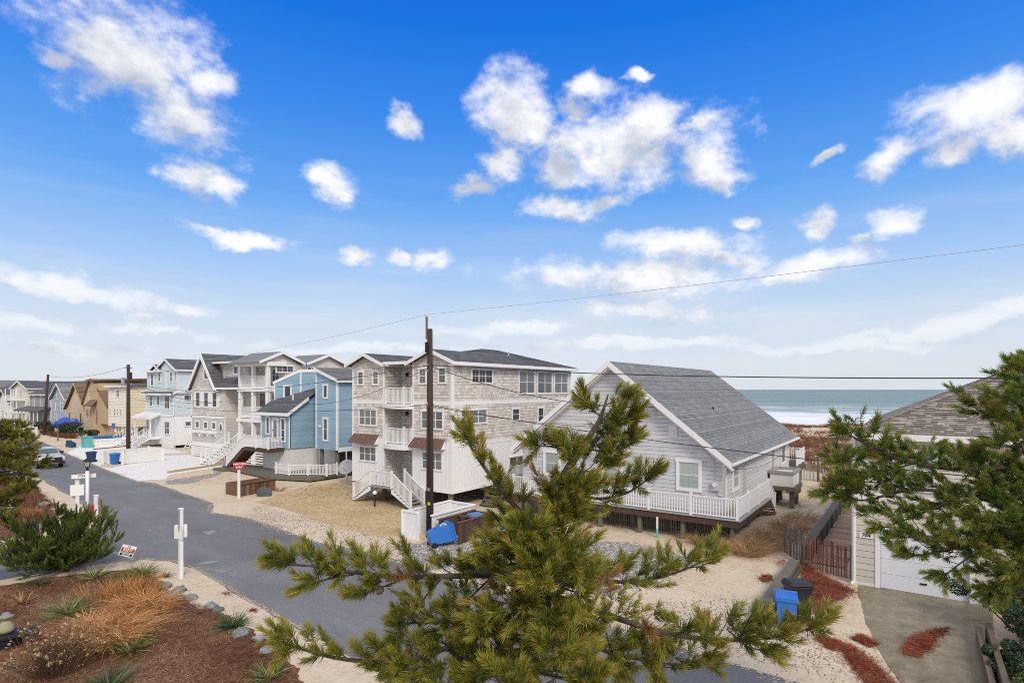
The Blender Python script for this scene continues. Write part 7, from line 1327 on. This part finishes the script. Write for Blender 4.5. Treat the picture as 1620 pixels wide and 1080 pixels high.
# pebbles on the gravel and the sandy verge
def pebbles(pts, n, r, size, tone):
    q = scatter(pts, n, r) + r.normal(0, .30, (n, 2)) * np.abs(r.normal(0, 1, (n, 1))); s = size * r.uniform(.5, 1.5, n); oct_ = np.array([(1, 0, 0), (0, 1, 0), (-1, 0, 0), (0, -1, 0), (0, 0, .7)]); ang = r.uniform(0, 6.28, n); ca, sa = np.cos(ang), np.sin(ang)
    V = oct_[None] * s[:, None, None] * r.uniform(.7, 1.2, (n, 5, 1)); Vx = V[..., 0] * ca[:, None] - V[..., 1] * sa[:, None]; Vy = V[..., 0] * sa[:, None] + V[..., 1] * ca[:, None]
    V = np.stack([Vx + q[:, :1], Vy + q[:, 1:], V[..., 2] + .012], -1).reshape(-1, 3); b = np.arange(n)[:, None] * 5; F_ = np.concatenate([b + [[0, 1, 4]], b + [[1, 2, 4]], b + [[2, 3, 4]], b + [[3, 0, 4]]]); t = np.clip(tone + r.normal(0, .25, n), 0, 1); raw_mesh('gravel', V, F_, np.tile(t, 4), M['pebble'], kind='stuff')
pebbles(poly([(640, 890), (628, 862), (700, 856), (800, 828), (855, 845), (885, 880), (860, 935), (730, 912)]), 5000, rg, .04, .5); pebbles(poly([(855, 930), (865, 866), (1000, 858), (1100, 884), (1060, 915), (930, 945)]), 4500, rg, .04, .45)
pebbles(poly([(1000, 965), (1180, 1040), (1330, 1080), (1300, 990), (1150, 940)]), 2500, rg, .022, .45); pebbles(poly([(240, 890), (300, 905), (400, 955), (520, 1022), (470, 1020), (380, 985), (280, 935)]), 600, rg, .014, .6)
pebbles(poly([(400, 825), (640, 885), (700, 905), (640, 860), (500, 820), (400, 800)]), 2500, rg, .025, .45)
# ---------------------------------------------------------------- shrubs: leafy masses made of many small leaves
def bush(name, label, c, rx, ry, h, mat, n, leaf, r, tone=.45, cat='shrub', lumps=16, trunk=True):
    t = thing(name, label, cat, (c[0], c[1], 0)); cs = np.stack([r.normal(0, .42, lumps) * rx, r.normal(0, .42, lumps) * ry, r.uniform(.25, .85, lumps) * h], -1); rad = r.uniform(.22, .42, lumps) * min(rx, ry, h * 1.2)
    k = r.integers(0, lumps, n); d = unit(r.normal(size=(n, 3))); p = cs[k] + d * (rad[k] * r.uniform(.6, 1.05, n) ** .5)[:, None] * np.array([1.15, 1.15, 1]); p[:, 2] = np.maximum(p[:, 2], .03); p += np.array([c[0], c[1], 0])
    nrm = unit(d + r.normal(0, .5, (n, 3))); e1 = unit(np.cross(nrm, r.normal(size=(n, 3)))); e2 = np.cross(nrm, e1); s = leaf * r.uniform(.6, 1.3, n)[:, None]
    V = np.stack([p - e1 * s, p + e2 * s * .5, p + e1 * s, p - e2 * s * .5], 1).reshape(-1, 3); b = np.arange(n)[:, None] * 4; F_ = np.concatenate([b + [[0, 1, 2]], b + [[0, 2, 3]]]); tt = np.clip(tone + r.normal(0, .18, n) + r.normal(0, .12, lumps)[k], 0, 1); raw_mesh('crown', V, F_, np.tile(tt, 2), M[mat], t)
    m = MB()
    for i in range(lumps): m.tube([(c[0], c[1], 0), (c[0] + cs[i][0] * .5, c[1] + cs[i][1] * .5, cs[i][2] * .6), (c[0] + cs[i][0], c[1] + cs[i][1], cs[i][2])], [.03, .02, .01], 5, cap=False)
    m.build('stems', M['bark'], t); return t
rb_ = np.random.default_rng(77)
bush('ivy_shrub', 'dark ivy-covered mound beside the driveway under the right pine', (22.0, -2.55, 0), 1.7, .95, 2.0, 'ivy_leaf', 26000, .036, rb_, .4, lumps=34); bush('ivy_shrub', 'lower dark ivy spilling along the driveway timber', (18.9, -2.15, 0), 1.3, .6, .9, 'ivy_leaf', 11000, .034, rb_, .45, lumps=20); bush('green_shrub', 'small fresh green shrub at the lower right corner', (17.0, -2.6, 0), .9, .6, .95, 'shrub_leaf', 7000, .035, rb_, .6, lumps=16)
tag(MB().box(16.2, -1.52, 0, 21.4, -1.40, .34).box(16.2, -1.75, 0, 21.4, -1.62, .5, .8).build('timber_edging', M['old_wood']), 'old timber edging between the driveway and the ivy', 'edging')
for x, y, rx, h_, n, lb in ((33.2, 108.6, 1.6, 2.6, 2600, 'dark evergreen bush between the tan houses'), (34.6, 117.2, 2.2, 1.4, 1500, 'low dark shrub behind the blue tarp'), (35.3, 128.2, 2, 1.5, 1200, 'low shrub before the slate house'), (33.6, 99.6, 1.2, 1.2, 900, 'small dark shrub at the tan tower foot'), (33.5, 138.5, 2.2, 1.6, 1200, 'green shrub by the long porch'), (30.2, 146, 2.4, 1.5, 1200, 'shrub on the far verge past the porch'), (24.8, 150, 2.8, 1.8, 1200, 'shrub left of the far street')):
    bush('shrub', lb, (x, y, 0), rx, rx * .9, h_, 'ivy_leaf', n, .14, rb_, .55, lumps=14)
bush('shrub', 'yellowish shrub by the white statue on the far bed', (gp(4, 822).x, gp(4, 822).y, 0), .7, .7, 1.0, 'needle_gold', 1800, .05, rb_, .5, lumps=10)
# low dry hedges on the far verge
for lb, (x0, y0), (x1, y1) in (('low dry brown hedge strip across the far sand drive', (32, 101.5), (31.8, 108.5)), ('dry brush strip before the tan cottage', (32.2, 110.5), (33.2, 118.0))):
    pts = np.c_[np.linspace(x0, x1, 26) + rb_.normal(0, .25, 26), np.linspace(y0, y1, 26), np.zeros(26)]; plant('dry_hedge', lb, 'hedge', pts, 'straw_fiber', rb_, n=40, h=.9, spread=.9, w=.03, tone=.35, curve=.3, rad=.5, seg=2)
tag(bpy.data.objects['ground'], kind='structure')
